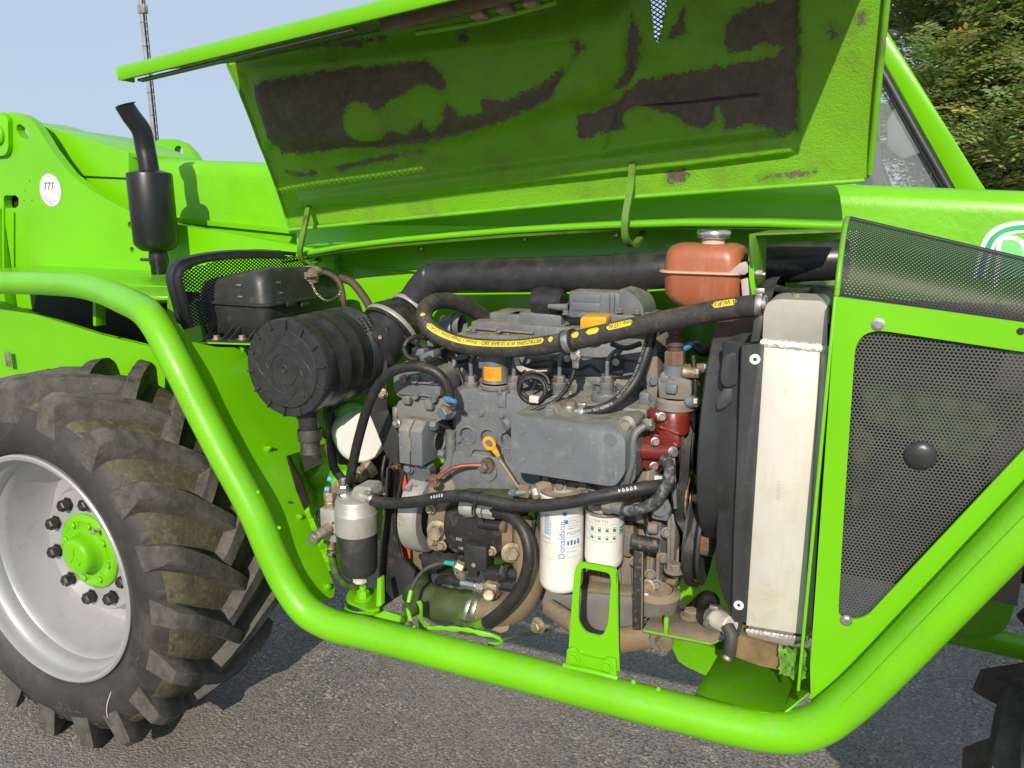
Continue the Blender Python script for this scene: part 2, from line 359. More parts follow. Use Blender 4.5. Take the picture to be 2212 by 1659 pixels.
mat('post_worn', (.022,.022,.02), .55, var=.3, dirt=[((.26,.20,.11), .22, 90)], bump=(.3, 90), dust=((.2,.16,.1), .3))
mat('pump_black', (.022,.022,.022), .32, var=.3, vscale=16, dirt=[((.17,.12,.06), .14, 24)], dust=((.16,.13,.08), .3), bump=(.25, 60))
mat('elbow_metal', (.24,.19,.12), .5, metal=.3, var=.2, vscale=12, dust=((.30,.26,.16), .5), dirt=[((.20,.13,.06), .35, 9)], bump=(.15, 50))
# ------------------------------------------------------------------ ground
def asphalt():
    m = bpy.data.materials.new('asphalt'); m.use_nodes = True; t = m.node_tree; N = t.nodes; K = t.links; b = N['Principled BSDF']; MAT['asphalt'] = m
    g = N.new('ShaderNodeNewGeometry')
    def vor(sc, feat='F1'):
        n = N.new('ShaderNodeTexVoronoi'); n.inputs['Scale'].default_value = sc; n.feature = feat; n.inputs['Randomness'].default_value = 1; K.new(wp, n.inputs['Vector']); return n
    def noi(sc, d=6, r=.6): n = N.new('ShaderNodeTexNoise'); n.inputs['Scale'].default_value = sc; n.inputs['Detail'].default_value = d; n.inputs['Roughness'].default_value = r; K.new(g.outputs['Position'], n.inputs['Vector']); return n
    wn = noi(55, 2); wv = N.new('ShaderNodeVectorMath'); wv.operation = 'MULTIPLY_ADD'; wv.inputs[1].default_value = (.012,)*3
    K.new(wn.outputs['Color'], wv.inputs[0]); K.new(g.outputs['Position'], wv.inputs[2]); wp = wv.outputs[0]
    v1, v2 = vor(112), vor(240); big = noi(1.1, 8, .65); mid = noi(9)
    def ramp(s, pts):
        r = N.new('ShaderNodeValToRGB'); e = r.color_ramp.elements
        while len(e) < len(pts): e.new(.5)
        for q, (p_, c_) in zip(e, pts): q.position = p_; q.color = (*c_, 1)
        K.new(s, r.inputs[0]); return r.outputs[0]
    def mix(f, a, c, mode='MIX'):
        x = N.new('ShaderNodeMix'); x.data_type = 'RGBA'; x.blend_type = mode
        if hasattr(f, 'links'): K.new(f, x.inputs[0])
        else: x.inputs[0].default_value = f
        K.new(a, x.inputs[6])
        if hasattr(c, 'links'): K.new(c, x.inputs[7])
        else: x.inputs[7].default_value = (*c, 1)
        return x.outputs[2]
    sep = N.new('ShaderNodeSeparateColor'); K.new(v1.outputs['Color'], sep.inputs[0])
    sep2 = N.new('ShaderNodeSeparateColor'); K.new(v2.outputs['Color'], sep2.inputs[0])
    c1 = ramp(sep.outputs[0], [(0, (.125,.115,.102)), (.45, (.215,.198,.176)), (.8, (.31,.288,.256)), (1, (.46,.43,.385))])
    c2 = ramp(sep2.outputs[0], [(0, (.11,.10,.09)), (.7, (.225,.208,.185)), (1, (.36,.335,.30))])
    c = mix(ramp(mid.outputs[0], [(.42, (0,)*3), (.58, (1,)*3)]), c1, c2)
    gap = ramp(v1.outputs['Distance'], [(.50, (1,)*3), (.78, (.38,)*3)]); c = mix(1., c, gap, 'MULTIPLY')
    c = mix(ramp(big.outputs[0], [(.38, (0,)*3), (.66, (.55,)*3)]), c, (.26,.235,.205)); st_ = noi(2.3, 7, .7); c = mix(ramp(st_.outputs[0], [(.60, (0,)*3), (.72, (.5,)*3)]), c, (.085,.078,.07))
    K.new(c, b.inputs['Base Color']); b.inputs['Roughness'].default_value = .85
    h = N.new('ShaderNodeMath'); h.operation = 'MULTIPLY_ADD'; h.inputs[1].default_value = -1.
    K.new(v1.outputs['Distance'], h.inputs[0]); K.new(sep.outputs[1], h.inputs[2])
    h2 = N.new('ShaderNodeMath'); h2.operation = 'MULTIPLY_ADD'; h2.inputs[1].default_value = -.6; K.new(v2.outputs['Distance'], h2.inputs[0]); K.new(h.outputs[0], h2.inputs[2])
    bm = N.new('ShaderNodeBump'); bm.inputs['Strength'].default_value = .65; bm.inputs['Distance'].default_value = .006; K.new(h2.outputs[0], bm.inputs['Height']); K.new(bm.outputs[0], b.inputs['Normal'])
asphalt()
g = mk('ground', [(-400,-400,0), (400,-400,0), (400,400,0), (-400,400,0)], [(0,1,2,3)], 'asphalt', None, 0)
lab(g, 'worn grey coarse asphalt yard under the machine', 'ground', kind='structure')

# ================================================================== the machine
T = empty('telehandler', (-1.2, 2.4, 0)); lab(T, 'bright green telehandler with its engine hood propped open', 'telehandler')

# ------------------------------------------------------------------ guard tube round the engine bay
RT = .0390
tube_pts = [P(-140,611,1.82), P(0,611,1.74), P(100,612,1.68), P(183,619,1.60), P(263,646,1.49), P(328,688,1.42), P(383,786,1.40), P(433,886,1.40), P(485,986,1.40), P(548,1103,1.40),
            P(592,1206,1.40), P(625,1270,1.40), P(663,1320,1.40), P(717,1350,1.40), P(800,1370,1.40), P(1071,1439,1.40), P(1320,1503,1.40), P(1475,1541,1.40), P(1580,1566,1.40), P(1660,1580,1.40),
            P(1720,1580,1.40), P(1775,1561,1.40), P(1825,1525,1.40), P(1878,1478,1.40), P(2030,1322,1.40), P(2182,1164,1.40), P(2360,980,1.40)]
guard = tube('guard_tube', tube_pts, RT, 'green_tube', T, seg=40, step=.012, label='thick bent green tube framing the engine bay')
for (u, v) in ((1366,1490), (1420,1506)): lathe('rivet', P(u, v, 1.3585)+V((0,.006,.014)), (0,-.6,.8), [(0,.005), (.0015,.004), (.0022,0)], 'green_paint', guard, 10)
for (u, v) in ((557,1063), (603,1140)): lathe('rivet', P(u, v, 1.365), (.3,-1,.1), [(0,.005), (.0015,.004), (.0022,0)], 'green_paint', guard, 10)

# ------------------------------------------------------------------ sloping wing plate behind the tube, wheel side walls
a, b = P(345,705,1.43), P(640,1290,1.43); nrm = (b-a).cross(Y_).normalized()
def PW(u, v): return PN(u, v, a+V((.03,0,.012)), nrm)
wing = [PW(355,690), PW(388,700), PW(412,738), PW(470,750), PW(600,750), PW(720,735), PW(800,760), PW(790,930), PW(618,985), PW(640,1060), PW(676,1150), PW(724,1270), PW(720,1290), PW(668,1300), PW(620,1240)]
wp_ = plate('wing_plate', wing, [], -nrm*.006, 'green_paint', T, label='sloping green sheet metal wing beside the air cleaner')
bolt(PW(577,970), nrm*(1 if nrm.x > 0 else -1), .0075, 'green_paint', T, stud=.008)
bolt(PW(646,1117)+V((0,0,0)), nrm*(1 if nrm.x > 0 else -1), .007, 'green_paint', T, stud=.004)
bolt(PW(706,1268), nrm*(1 if nrm.x > 0 else -1), .008, 'green_paint', T, stud=.004)
# torn painted insulation behind the notch in the wing
vs_, fs = [], []; n, m = 26, 26
for i in range(n):
    for j in range(m):
        u = 596+i*160/(n-1); v = 905+j*330/(m-1); p = P(u, v, 1.86)
        p.y += .014*math.sin(u*.19+v*.11)+.012*math.sin(v*.31-u*.07)+rnd.uniform(-.008,.008); vs_.append(p)
for i in range(n-1):
    for j in range(m-1): fs.append((i*m+j, i*m+j+1, (i+1)*m+j+1, (i+1)*m+j))
mk('insulation', vs_, fs, 'green_rough', T, 80, 'crumpled insulation painted green', recalc=False)
prism('rusty_flap', px([(610,990), (622,985), (650,1040), (667,1090), (655,1105), (640,1075)], 1.80), (0,.01,0), 'cast_rust', T, .002)
# side wall behind the rear wheel
prism('wheel_arch_wall', [P(-160,640,1.9)]+px([(0,655), (215,722), (330,752), (420,640), (470,900), (430,1280), (-200,1280)], 1.9), (0,.02,0), 'green_paint', T, .003, label='green side wall above the rear wheel')
plate('arch_shelf', [V((-3.1,1.80,1.43)), V((-3.1,2.16,1.43)), V((-1.62,2.16,1.43)), V((-1.62,1.70,1.43)), V((-2.0,1.72,1.43))], [], (0,0,.012), 'green_paint', T)
box('arch_dark_backing', (-3.2,2.12,.5), (-1.75,2.14,1.42), 'dark_interior', T, .002)  # backing painted black to stand in for the shaded arch cavity
prism('gusset', px([(200,648), (206,648), (207,705), (201,703)], 1.80), (0,.04,0), 'green_paint', T, .001)
prism('deck', [P(170,598,1.86), P(365,598,1.86), P(372,640,1.60), P(300,640,1.56)], (0,0,-.012), 'green_paint', T, .003)
prism('deck_step', [P(230,594,2.02), P(372,596,2.02), P(372,622,1.80), P(285,622,1.80)], (0,0,-.05), 'green_paint', T, .004)
box('tower_dark_backing', P(-60,470,2.165), P(48,405,2.165)+V((0,.01,0)), 'dark_interior', T, .002)  # dark backing added behind the plate holes for the shade inside them
box('wall_strap', P(13,792,1.87), P(18,760,1.87)+V((0,.006,0)), 'zinc', T, .001)

# ------------------------------------------------------------------ wheels
def wheel(c, par, label, nlug=19, phase=0., flip=1, detail=True):
    c = V(c); w = empty('wheel', c, par); lab(w, label)
    prof = [(.075,.362), (.05,.368), (.03,.376), (.012,.396), (.002,.425), (.0,.455), (.008,.488), (.024,.517), (.05,.537), (.09,.545), (.22,.552), (.35,.545), (.39,.537), (.416,.517), (.432,.488), (.44,.455), (.438,.425), (.41,.376), (.365,.362)]
    ty = lathe('tyre', c, Y_, prof, 'tyre_rubber', w, 96); lathe('tread_band', c, Y_, [(.026,.522), (.045,.541), (.085,.553), (.22,.562), (.355,.553), (.395,.541), (.414,.522)], 'tyre_tread', w, 96)
    def pt(th, r, t): return c+V((sin(th)*r, t, cos(th)*r))
    def base(t):
        for (t0, r0), (t1, r1) in zip(prof[5:], prof[6:]):
            if t0 <= t <= t1: return r0+(r1-r0)*(t-t0)/(t1-t0)
        return .54
    def lug(th0, side):
        vs_, fs = [], []; n = 13; secs = []
        for i in range(n):
            a = i/(n-1); t = .004+.266*a; ph = th0+.37*(a**1.25)
            wd_ = (.108 if a > .1 else .096)*(1.06-.14*a); rt = .604-.006*(1-min(1, a*3))**2-.004*a-.012*max(0, (a-.85)/.15)**2; rb = base(t)-.016 if t > .02 else .478
            if i == 0: rt = .580
            if i == 1: rt = .598
            t2 = t if side > 0 else .44-t
            j = lambda: rnd.uniform(-.0016,.0016)
            secs.append([pt(ph-wd_*.80, rb, t2), pt(ph-wd_*.62, (rb+rt)/2, t2), pt(ph-wd_*.50+j(), rt-.009, t2), pt(ph-wd_*.39, rt+j(), t2), pt(ph+wd_*.39, rt+j(), t2), pt(ph+wd_*.50+j(), rt-.009, t2), pt(ph+wd_*.64, (rb+rt)/2, t2), pt(ph+wd_*.84, rb, t2)])
        for s_ in secs: vs_ += s_
        k = 8
        for i in range(n-1):
            for j in range(k-1): fs.append((i*k+j, i*k+j+1, (i+1)*k+j+1, (i+1)*k+j))
        fs.append(tuple(range(k))); fs.append(tuple(range((n-1)*k, n*k))[::-1])
        return mk('tread_lug', vs_, fs, 'tyre_lug', w, 48)
    for k in range(nlug):
        lug(2*pi*k/nlug+phase, 1); lug(2*pi*(k+.5)/nlug+phase, -1)
    for th in range(nlug):                       # little pockets moulded at the foot of every lug
        a0 = 2*pi*th/nlug+phase-.105
        q = [pt(a0-.030,.500,.013), pt(a0+.030,.500,.013), pt(a0+.026,.532,.040), pt(a0-.026,.532,.040)]; nq = (q[1]-q[0]).cross(q[3]-q[0]).normalized(); nq = nq if nq.y < 0 else -nq
        prism('tread_pocket', rounded([p+nq*.0005 for p in q], .008), nq*.003, 'tyre_rubber', w, .001)
    # rim
    rp = [(.062,.366), (.036,.372), (.024,.372), (.020,.366), (.022,.356), (.034,.352), (.048,.352), (.058,.346), (.066,.338), (.085,.333), (.100,.333), (.108,.326), (.128,.322), (.235,.300), (.262,.285), (.268,.262), (.262,.240), (.252,.225), (.206,.214), (.19,.205), (.188,.115)]
    lathe('rim', c, Y_, rp, 'silver_paint', w, 96, label='silver steel wheel rim')
    # hub
    hb = lathe('hub', c, Y_, [(.20,.128), (.180,.128), (.174,.122), (.172,.106), (.178,.098), (.178,.072), (.170,.066), (.150,.062), (.135,.060), (.128,.054), (.126,.046), (.126,0)], 'green_paint', w, 48, label='round green hub cap')
    for k in range(8): th = 2*pi*(k+.35)/8; bolt(c+V((sin(th)*.098, .178, cos(th)*.098)), -Y_, .0125, 'green_paint', w, h=.010)
    for k in range(10): th = 2*pi*(k+.2)/10; lathe('lug_nut', c+V((sin(th)*.168, .190, cos(th)*.168)), -Y_, [(0,.024), (.005,.024), (.005,.0195), (.030,.0195), (.034,.015), (.033,.006), (.030,.0)], 'nut_black', w, 6, smooth=25); 
    lathe('valve', c+V((.066,.20,.085)), (.3,-1,.2), [(0,.006), (.05,.006), (.05,.008), (.065,.008), (.065,0)], 'zinc', w, 10)
    for r_, nm in ((.018,''),):
        for k in range(3):
            a0 = k*2*pi/3; q = [c+V((sin(a0+e)*r2, .1255, cos(a0+e)*r2)) for e, r2 in ((-.5,.006), (-.25,.032), (.25,.032), (.5,.006))]
            prism('hub_emblem', q, (0,-.002,0), 'green_paint', w, .0006)
    return w
mat('tyre_rubber', (.036,.034,.031), .62, var=.3, vscale=10, dirt=[((.075,.068,.054), .3, 9)], bump=(.14, 60))
mat('tyre_lug', (.078,.073,.066), .75, var=.35, vscale=26, dirt=[((.13,.115,.088), .30, 40), ((.045,.042,.038), .3, 16)], dust=((.15,.135,.11), .5), bump=(.4, 60), speck=((.2,.19,.17), 120))
mat('tyre_tread', (.075,.068,.040), .8, var=.35, vscale=18, dirt=[((.16,.13,.08), .38, 55), ((.055,.06,.032), .35, 30)], bump=(.5, 70), streak=((.12,.105,.07), .6))
mat('tyre_letter', (.062,.058,.052), .6, var=.2)
mat('nut_black', (.018,.017,.016), .38, var=.3, vscale=60, dirt=[((.05,.03,.02), .3, 60)])
WC = V((-2.206, 1.358, .589))
w1 = wheel(WC, T, 'rear wheel with muddy chevron tyre and silver rim', phase=radians(-3))
# moulded writing and arrow on the tyre wall
def sidewall(th0, r0):
    def fn(x, y): r = r0+y; th = th0-x/r0; return WC+V((sin(th)*r, -.0015+max(0, (r-.455)**2*7.), cos(th)*r))
    return fn
text('tyre_lettering', 'BKT', sidewall(radians(172), .415), .062, 'tyre_letter', w1, 'CENTER')
text('tyre_lettering', 'MP 600', sidewall(radians(108), .420), .045, 'tyre_letter', w1, 'CENTER')
text('tyre_lettering', 'TUBELESS  405/70-24', sidewall(radians(205), .425), .022, 'tyre_letter', w1, 'CENTER')
# a seam thread of old white paint on the tyre wall
tube('paint_drip', [WC+V((sin(radians(d))*r, -.003+max(0, (r-.455)**2*7.), cos(radians(d))*r)) for d, r in ((135,.39), (140,.42), (146,.45), (150,.48), (153,.51))], .0018, 'pale_ink', w1, 6)
fw = wheel((.890, 1.335, .589), T, 'front wheel with muddy chevron tyre', phase=radians(4))

# ------------------------------------------------------------------ rear tower plate, boom, exhaust
YT = 2.12
out = [(-60,236), (0,243), (25,242), (50,248), (72,263), (88,286), (110,322), (150,374), (200,413), (253,443), (283,458), (380,484), (520,509), (663,535), (720,548), (720,700), (-80,700)]
slot = [(36,270), (44,268), (54,276), (62,288), (62,300), (54,301), (44,294), (36,281)]
sq = [(10,422), (34,422), (40,428), (40,444), (34,449), (10,449), (8,442), (8,428)]
holes = [px(slot, YT), px(sq, YT)]+[circ(P(u, v, YT), r, 14) for u, v, r in ((281,486,.013), (285,539,.011), (64,391,.0035), (55,412,.0035), (69,433,.0035), (52,434,.0035))]
tw = plate('tower_plate', px(out, YT), holes, (0,.035,0), 'green_paint', T, label='green boom pivot plate with a round white sticker')
prism('pivot_boss', rounded(px([(-60,240), (5,243), (17,255), (18,322), (10,336), (-60,342)], YT-.02), .02), (0,.02,0), 'green_paint', T, .006)
lathe('pivot_pin', P(-12,290,YT-.035), Y_, [(0,0), (0,.035), (.006,.04), (.02,.04)], 'green_paint', T, 24)
box('tower_edge', P(-80,700,YT-.05), P(6,450,YT-.002), 'green_paint', T, .006)
tube('weld_bead', [P(8,445,YT-.05), P(8,520,YT-.05), P(9,600,YT-.05)], .006, 'green_paint', T, 8)
st = P(109,411,YT-.0015); lathe('sticker', st, -Y_, [(0,.064), (.0008,.064), (.0008,0)], 'white_ink', tw, 40, 'round white sticker with 777')
for r_ in (.0622,): lathe('sticker_ring', st+V((0,-.0012,0)), -Y_, [(0,r_-.0012), (0,r_), (.0002,r_), (.0002,r_-.0012)], 'blue_ink', tw, 40)
text('sticker_number', '777', flat(st+V((-.038,-.0012,.002)), X_, Z_+X_*.12), .042, 'black_ink', tw)
def arc_text(c, r, a0, sgn):
    def fn(x, y): a = a0-sgn*x/r; q = r+sgn*y; return c+V((cos(a)*q, -.0012, sin(a)*q))
    return fn
text('sticker_lettering', 'RENTAL SYSTEM NOLEGGIO', arc_text(st, .050, radians(152), 1), .0085, 'red_ink', tw)
text('sticker_lettering', 'Masiatto R.', arc_text(st, .053, radians(206), -1), .0205, 'red_ink', tw)
# boom
YB = 2.27
bt = [P(240,338,YB), P(430,345,YB), P(1000,369,YB), P(2360,417,YB), P(2360,640,YB), P(640,560,YB), P(240,520,YB)]
prof = [(.36,0), (.05,0), (.018,-.012), (.003,-.032), (0,-.06)]   # rounded upper edge: (depth, drop)
A, B = P(240,338,YB), P(2360,417,YB); zb = 1.30
vs_, fs = [], []; secs = [(A, 0), (B, 1)]
for q, _ in secs:
    for d, h in prof: vs_.append(V((q.x, YB+d, q.z+h)))
    vs_.append(V((q.x, YB, zb)))
for j in range(len(prof)): fs.append((j, j+1, len(prof)+2+j, len(prof)+1+j))
boom = mk('boom', vs_, fs, 'green_rough', T, 50, 'long green telescopic boom running to the right')
prism('boom_flange', [P(300,463,YB-.02), P(382,470,YB-.02), P(660,498,YB-.02), P(1200,520,YB-.02), P(1200,528,YB-.02), P(660,508,YB-.02), P(382,480,YB-.02), P(300,473,YB-.02)], (0,.03,0), 'green_paint', T, .004)
prism('boom_root', px([(60,262), (83,268), (277,328), (279,470), (220,440), (60,330)], YB-.055), (0,.16,0), 'green_paint', T, .008, label='thick welded root of the boom')
prism('boom_root_cap', [P(83,268,YB-.05), P(296,300,YB+.18), P(432,343,YB+.18), P(277,328,YB-.05)], (0,.004,-.02), 'green_paint', T, .003)
prism('root_seam', px([(170,379), (280,384), (280,388), (170,383)], YB-.058), (0,.01,0), 'dark_interior', T, 0)
tube('weld_bead', [P(281,330,YB-.03), P(282,360,YB-.03), P(282,386,YB-.03), P(283,440,YB-.03)], .007, 'green_paint', T, 8)
plate('far_ear', px([(320,330), (338,304), (352,300), (375,301), (398,310), (415,328), (428,348), (428,420), (320,420)], 2.75), [circ(P(386,328,2.75), .028, 16)], (0,.035,0), 'green_paint', T, label='rounded lifting ear on the far side of the boom')
# hood-side deck next to the boom logo
def strip(name, pts, w, Y, mt, par):
    pa = Path([P(u, v, Y) for u, v in pts], .01); vs_, fs = [], []
    for i in range(len(pa.p)):
        t = pa.tan(i); nn = t.cross(Y_).normalized(); vs_ += [pa.p[i]+nn*w/2, pa.p[i]-nn*w/2]
    for i in range(len(pa.p)-1): fs.append((2*i, 2*i+1, 2*i+3, 2*i+2))
    return mk(name, vs_, fs, mt, par, 0, recalc=False)
YL = YB-.002
lg = empty('boom_logo', P(2180,540,YL), T); lab(lg, 'white and green company logo on the boom')
o1 = [(2100,600), (2120,545), (2128,520), (2142,502), (2165,488), (2190,482), (2240,480), (2300,484)]
def off(k): return [(2212+(u-2212)*k+2, 600+(v-600)*k) for u, v in o1]
strip('logo_stroke', [(2108,600), (2124,535), (2136,510), (2158,493), (2185,485), (2230,483), (2330,486)], .0135, YL, 'white_ink', lg)
strip('logo_stroke', [(2116,600), (2134,535), (2146,514), (2165,500), (2190,493), (2230,491), (2330,494)], .0125, YL-.0008, 'logo_green', lg)
strip('logo_stroke', [(2124,600), (2143,535), (2154,518), (2171,506), (2193,500), (2230,498), (2330,501)], .0105, YL, 'white_ink', lg)
strip('logo_stroke', [(2150,620), (2156,560), (2161,518), (2175,514), (2195,515), (2208,524), (2216,545), (2221,590)], .011, YL-.0004, 'white_ink', lg)
mk('logo_field', px([(2158,600), (2162,524), (2176,519), (2195,520), (2206,528), (2213,547), (2216,600)], YL+.0004), [tuple(range(7))], 'logo_pale', lg, 0)

# exhaust
ex = empty('exhaust', P(335,600,2.0), T); lab(ex, 'black exhaust silencer with a bent tail pipe')
YM = 2.02; mc = P(331,460,YM); top = P(326,376,YM); bot = P(336,540,YM); 
def zx(v): return P(331,v,YM).z
lathe('silencer', V((mc.x, YM, zx(541))), Z_, [(0,.028), (.0,.05), (.012,.066), (.022,.073), (.028,.0755), (zx(372)-zx(541)-.010,.0755), (zx(372)-zx(541)-.003,.073), (zx(372)-zx(541),.066), (zx(372)-zx(541)+.008,.036), (zx(372)-zx(541)+.012,.034), (zx(372)-zx(541)+.014,.0)], 'muffler_black', ex, 48)
tp = [V((mc.x+.002, YM, zx(374))), V((mc.x-.001, YM, zx(345))), V((mc.x-.006, YM, zx(325)+.008)), P(306,283,YM-.01), P(283,250,YM-.04), P(264,220,YM-.065)]
pa = Path(tp, .006); tl = tube('tail_pipe', None, [.034,.033,.033,.033,.032,.030], 'muffler_black', ex, 28, path=pa, cap=False)
# slash-cut mouth
me = tl.data; c0 = tl.location; tipn = V((.93,-.1,-.36)).normalized(); q0 = P(276,238,YM-.05)
for v in me.vertices:
    w = v.co+c0; d = (w-q0).dot(V((-.80,-.25,.55)).normalized())
    lim = .022 - ((w-q0).dot(V((.55,0,.8))))*.9
    if d > lim: v.co -= V((-.80,-.25,.55)).normalized()*(d-lim)
lathe('pipe_sleeve', V((mc.x+.004, YM, zx(602)-.03)), Z_, [(0,.030), (zx(566)-zx(602)+.02,.030), (zx(566)-zx(602)+.025,.033), (zx(545)-zx(602)+.012,.033), (zx(541)-zx(602)+.036,.030)], 'muffler_black', ex, 28)
cyl('clamp_bolt', V((mc.x-.075, YM-.01, zx(561))), V((mc.x-.02, YM-.012, zx(561))), .006, 'steel_black', ex, seg=10)
text('silencer_lettering', 'B048992 06 L 1031', (lambda c, r: (lambda x, y: c+V((sin(y/r-.04)*r, -cos(y/r-.04)*r, -x))))(V((mc.x, YM, zx(388))), .0762), .017, 'black_ink', ex)

# ------------------------------------------------------------------ cab at the right
cab = empty('cab', P(1990,400,2.95), T); lab(cab, 'green cab corner with sloping windscreen')
YC = 2.95
pil = px([(1872,40), (1884,22), (1900,40), (2000,200), (2126,408), (2126,470), (2072,470), (2072,402), (1960,215), (1872,80)], YC)
prism('pillar', [P(1868,6,YC), P(1884,12,YC), P(2128,408,YC), P(2150,450,YC), P(2080,450,YC), P(2062,402,YC), P(1868,72,YC)], (0,.09,0), 'green_paint', cab, .012)
tube('window_seal', [P(1850,50,YC-.002), P(1880,108,YC-.002), P(1960,252,YC-.002), P(2046,402,YC-.002), P(2066,436,YC-.002)], .017, 'seal_rubber', cab, 10)
tube('window_seal', [P(1850,72,YC-.004), P(1880,124,YC-.004), P(1960,268,YC-.004), P(2040,408,YC-.004), P(2060,442,YC-.004)], .009, 'rubber_dusty', cab, 10)
gl = bpy.data.materials.new('cab_glass'); gl.use_nodes = True; t = gl.node_tree; b = t.nodes['Principled BSDF']; MAT['cab_glass'] = gl
b.inputs['Base Color'].default_value = (.30,.34,.35,1); b.inputs['Roughness'].default_value = .03; b.inputs['Alpha'].default_value = .42; b.inputs['Specular IOR Level'].default_value = .9
mk('glass', px([(1800,10), (1880,116), (1960,262), (2044,410), (1800,420)], YC+.01), [(0,1,2,3,4)], 'cab_glass', cab, 0)
prism('headrest', rounded(px([(1868,285), (1872,232), (1888,225), (1900,232), (1902,292), (1890,300)], 3.5), .03), (0,.12,0), 'seat_grey', cab, .02)
prism('seat_back', rounded(px([(1850,310), (1900,300), (1912,420), (1850,425)], 3.5), .03), (0,.14,0), 'seat_grey', cab, .03)
prism('interior_panel', px([(1915,262), (1948,205), (1968,240), (1985,300), (1990,330), (1950,345), (1915,320)], 3.7), (0,.03,0), 'cab_trim', cab, .01)
tube('far_pillar', [P(1886,330,3.8), P(1905,380,3.8), P(1922,420,3.8)], .022, 'seal_rubber', cab, 8)
lathe('mirror', P(1918,74,YC+.05), (1,-.2,-.4), [(0,0), (0,.014), (.02,.018), (.03,.014), (.034,0)], 'plastic_black', cab, 16)

# ------------------------------------------------------------------ bay rim, back wall, seal
rim_pts = [(603,553), (660,541), (737,527), (850,513), (971,502), (1100,491), (1237,483), (1350,478), (1475,474), (1650,475), (1830,481)]
vs_, fs = [], []
for i, (u, v) in enumerate(rim_pts):
    p = P(u, v, 1.98)
    for d, h in ((.17,.002), (.05,.001), (.008,.000), (.002,-.002), (0,-.006), (0,-.012), (.004,-.016), (.010,-.014), (.17,-.010)): vs_.append(p+V((0,d,h)))
for i in range(len(rim_pts)-1):
    for j in range(8): fs.append((i*9+j, i*9+j+1, (i+1)*9+j+1, (i+1)*9+j))
mk('bay_rim', vs_, fs, 'green_paint', T, 50, 'curved green upper rim of the engine bay')
vs_, fs = [], []
for i, (u, v) in enumerate(rim_pts):
    p = P(u, v, 1.98)+V((0,.010,-.0155))
    for d, h in ((0,0), (.004,-.006), (.03,-.008), (.06,-.002)): vs_.append(p+V((0,d,h-rnd.uniform(0,.006))))
for i in range(len(rim_pts)-1):
    for j in range(3): fs.append((i*4+j, i*4+j+1, (i+1)*4+j+1, (i+1)*4+j))
mk('rim_liner', vs_, fs, 'green_chipped', T, 50, 'peeling underside of the bay rim', recalc=False)
box('bay_wall', (-1.80, 2.16, .50), (-.02, 2.18, 1.62), 'green_paint', T, .002, label='green inner wall behind the engine')
for u, v in ((1133,517), (910,537), (1330,508)): lathe('screw', P(u, v, 2.15), -Y_, [(0,.008), (.005,.007), (.008,0)], 'zinc', T, 12)
for u0, v0, u1, v1 in ((640,560,1010,594),): prism('wall_rib', [P(u0,v0,2.14), P(u1,v1,2.14), P(u1,v1+3,2.14), P(u0,v0+3,2.14)], (0,.02,0), 'green_paint', T, .001)
sp = [P(398,710,1.53), P(388,665,1.50), P(376,620,1.485), P(372,596,1.485), P(382,574,1.50), P(418,560,1.56), P(500,549,1.70), P(608,549,1.89)]
vs_, fs = [], []; pa = Path(sp, .01)
for i in range(len(pa.p)):
    t = pa.tan(i); o_ = V((0, 0, 0)); inn = (V((-1.6,1.75,1.42))-pa.p[i]); inn -= t*inn.dot(t); inn.x = 0; inn.normalize(); 
    for dx, di in ((-.018,.0), (-.016,-.008), (-.004,-.012), (.008,-.008), (.010,0), (.014,.004), (.022,.004), (.024,.012), (.012,.014), (-.012,.014)): vs_.append(pa.p[i]+V((dx,0,0))-inn*di*-1 if False else pa.p[i]+V((dx,0,0))+inn*di)
k = 10
for i in range(len(pa.p)-1):
    for j in range(k): fs.append((i*k+j, i*k+(j+1) % k, (i+1)*k+(j+1) % k, (i+1)*k+j))
fs.append(tuple(range(k))); fs.append(tuple(range((len(pa.p)-1)*k, len(pa.p)*k)))
mk('hood_seal', vs_, fs, 'seal_rubber', T, 40, 'black rubber seal arching over the bay edge')
prism('seal_post', [P(360,690,1.55), P(392,706,1.54), P(372,600,1.50), P(362,640,1.52)], (0,.01,0), 'green_paint', T, .001)
# expanded metal guard behind the seal
def diamond_mesh(name, org, ex, ey, nx, ny, sx, sy, w, inside, mt, par, label=None):
    vs_, fs = [], []; nn = V(ex).cross(V(ey)).normalized()*w*.7
    for i in range(nx):
        for j in range(ny):
            for (p, q) in (((i, j), (i+.5, j+.5)), ((i+.5, j+.5), (i+1, j)), ((i, j+1), (i+.5, j+.5)), ((i+.5, j+.5), (i+1, j+1))):
                a_ = V(org)+V(ex)*p[0]*sx+V(ey)*p[1]*sy; b_ = V(org)+V(ex)*q[0]*sx+V(ey)*q[1]*sy
                if not (inside(a_) and inside(b_)): continue
                d = (b_-a_).cross(nn).normalized()*w/2; k = len(vs_)
                vs_ += [a_+d, a_-d, b_-d, b_+d, a_+d+nn, a_-d+nn, b_-d+nn, b_+d+nn]
                fs += [(k,k+1,k+2,k+3), (k+4,k+7,k+6,k+5), (k,k+3,k+7,k+4), (k+1,k+5,k+6,k+2)]
    o = mk(name, vs_, fs, mt, par, 0, label, recalc=False); o['kind'] = 'stuff'; return o
xm = -1.66
diamond_mesh('expanded_mesh', (xm,1.50,1.36), Y_, Z_, 34, 22, .0155, .0095, .0026, lambda p: p.z < 1.545-.25*abs(p.y-1.78)**1.5, 'mesh_black', T, 'black expanded metal mesh behind the reservoir')
tube('mesh_border', [V((xm,1.5,1.34)), V((xm,1.5,1.49)), V((xm,1.6,1.535)), V((xm,1.78,1.55)), V((xm,2.0,1.53))], .006, 'mesh_black', T, 8)
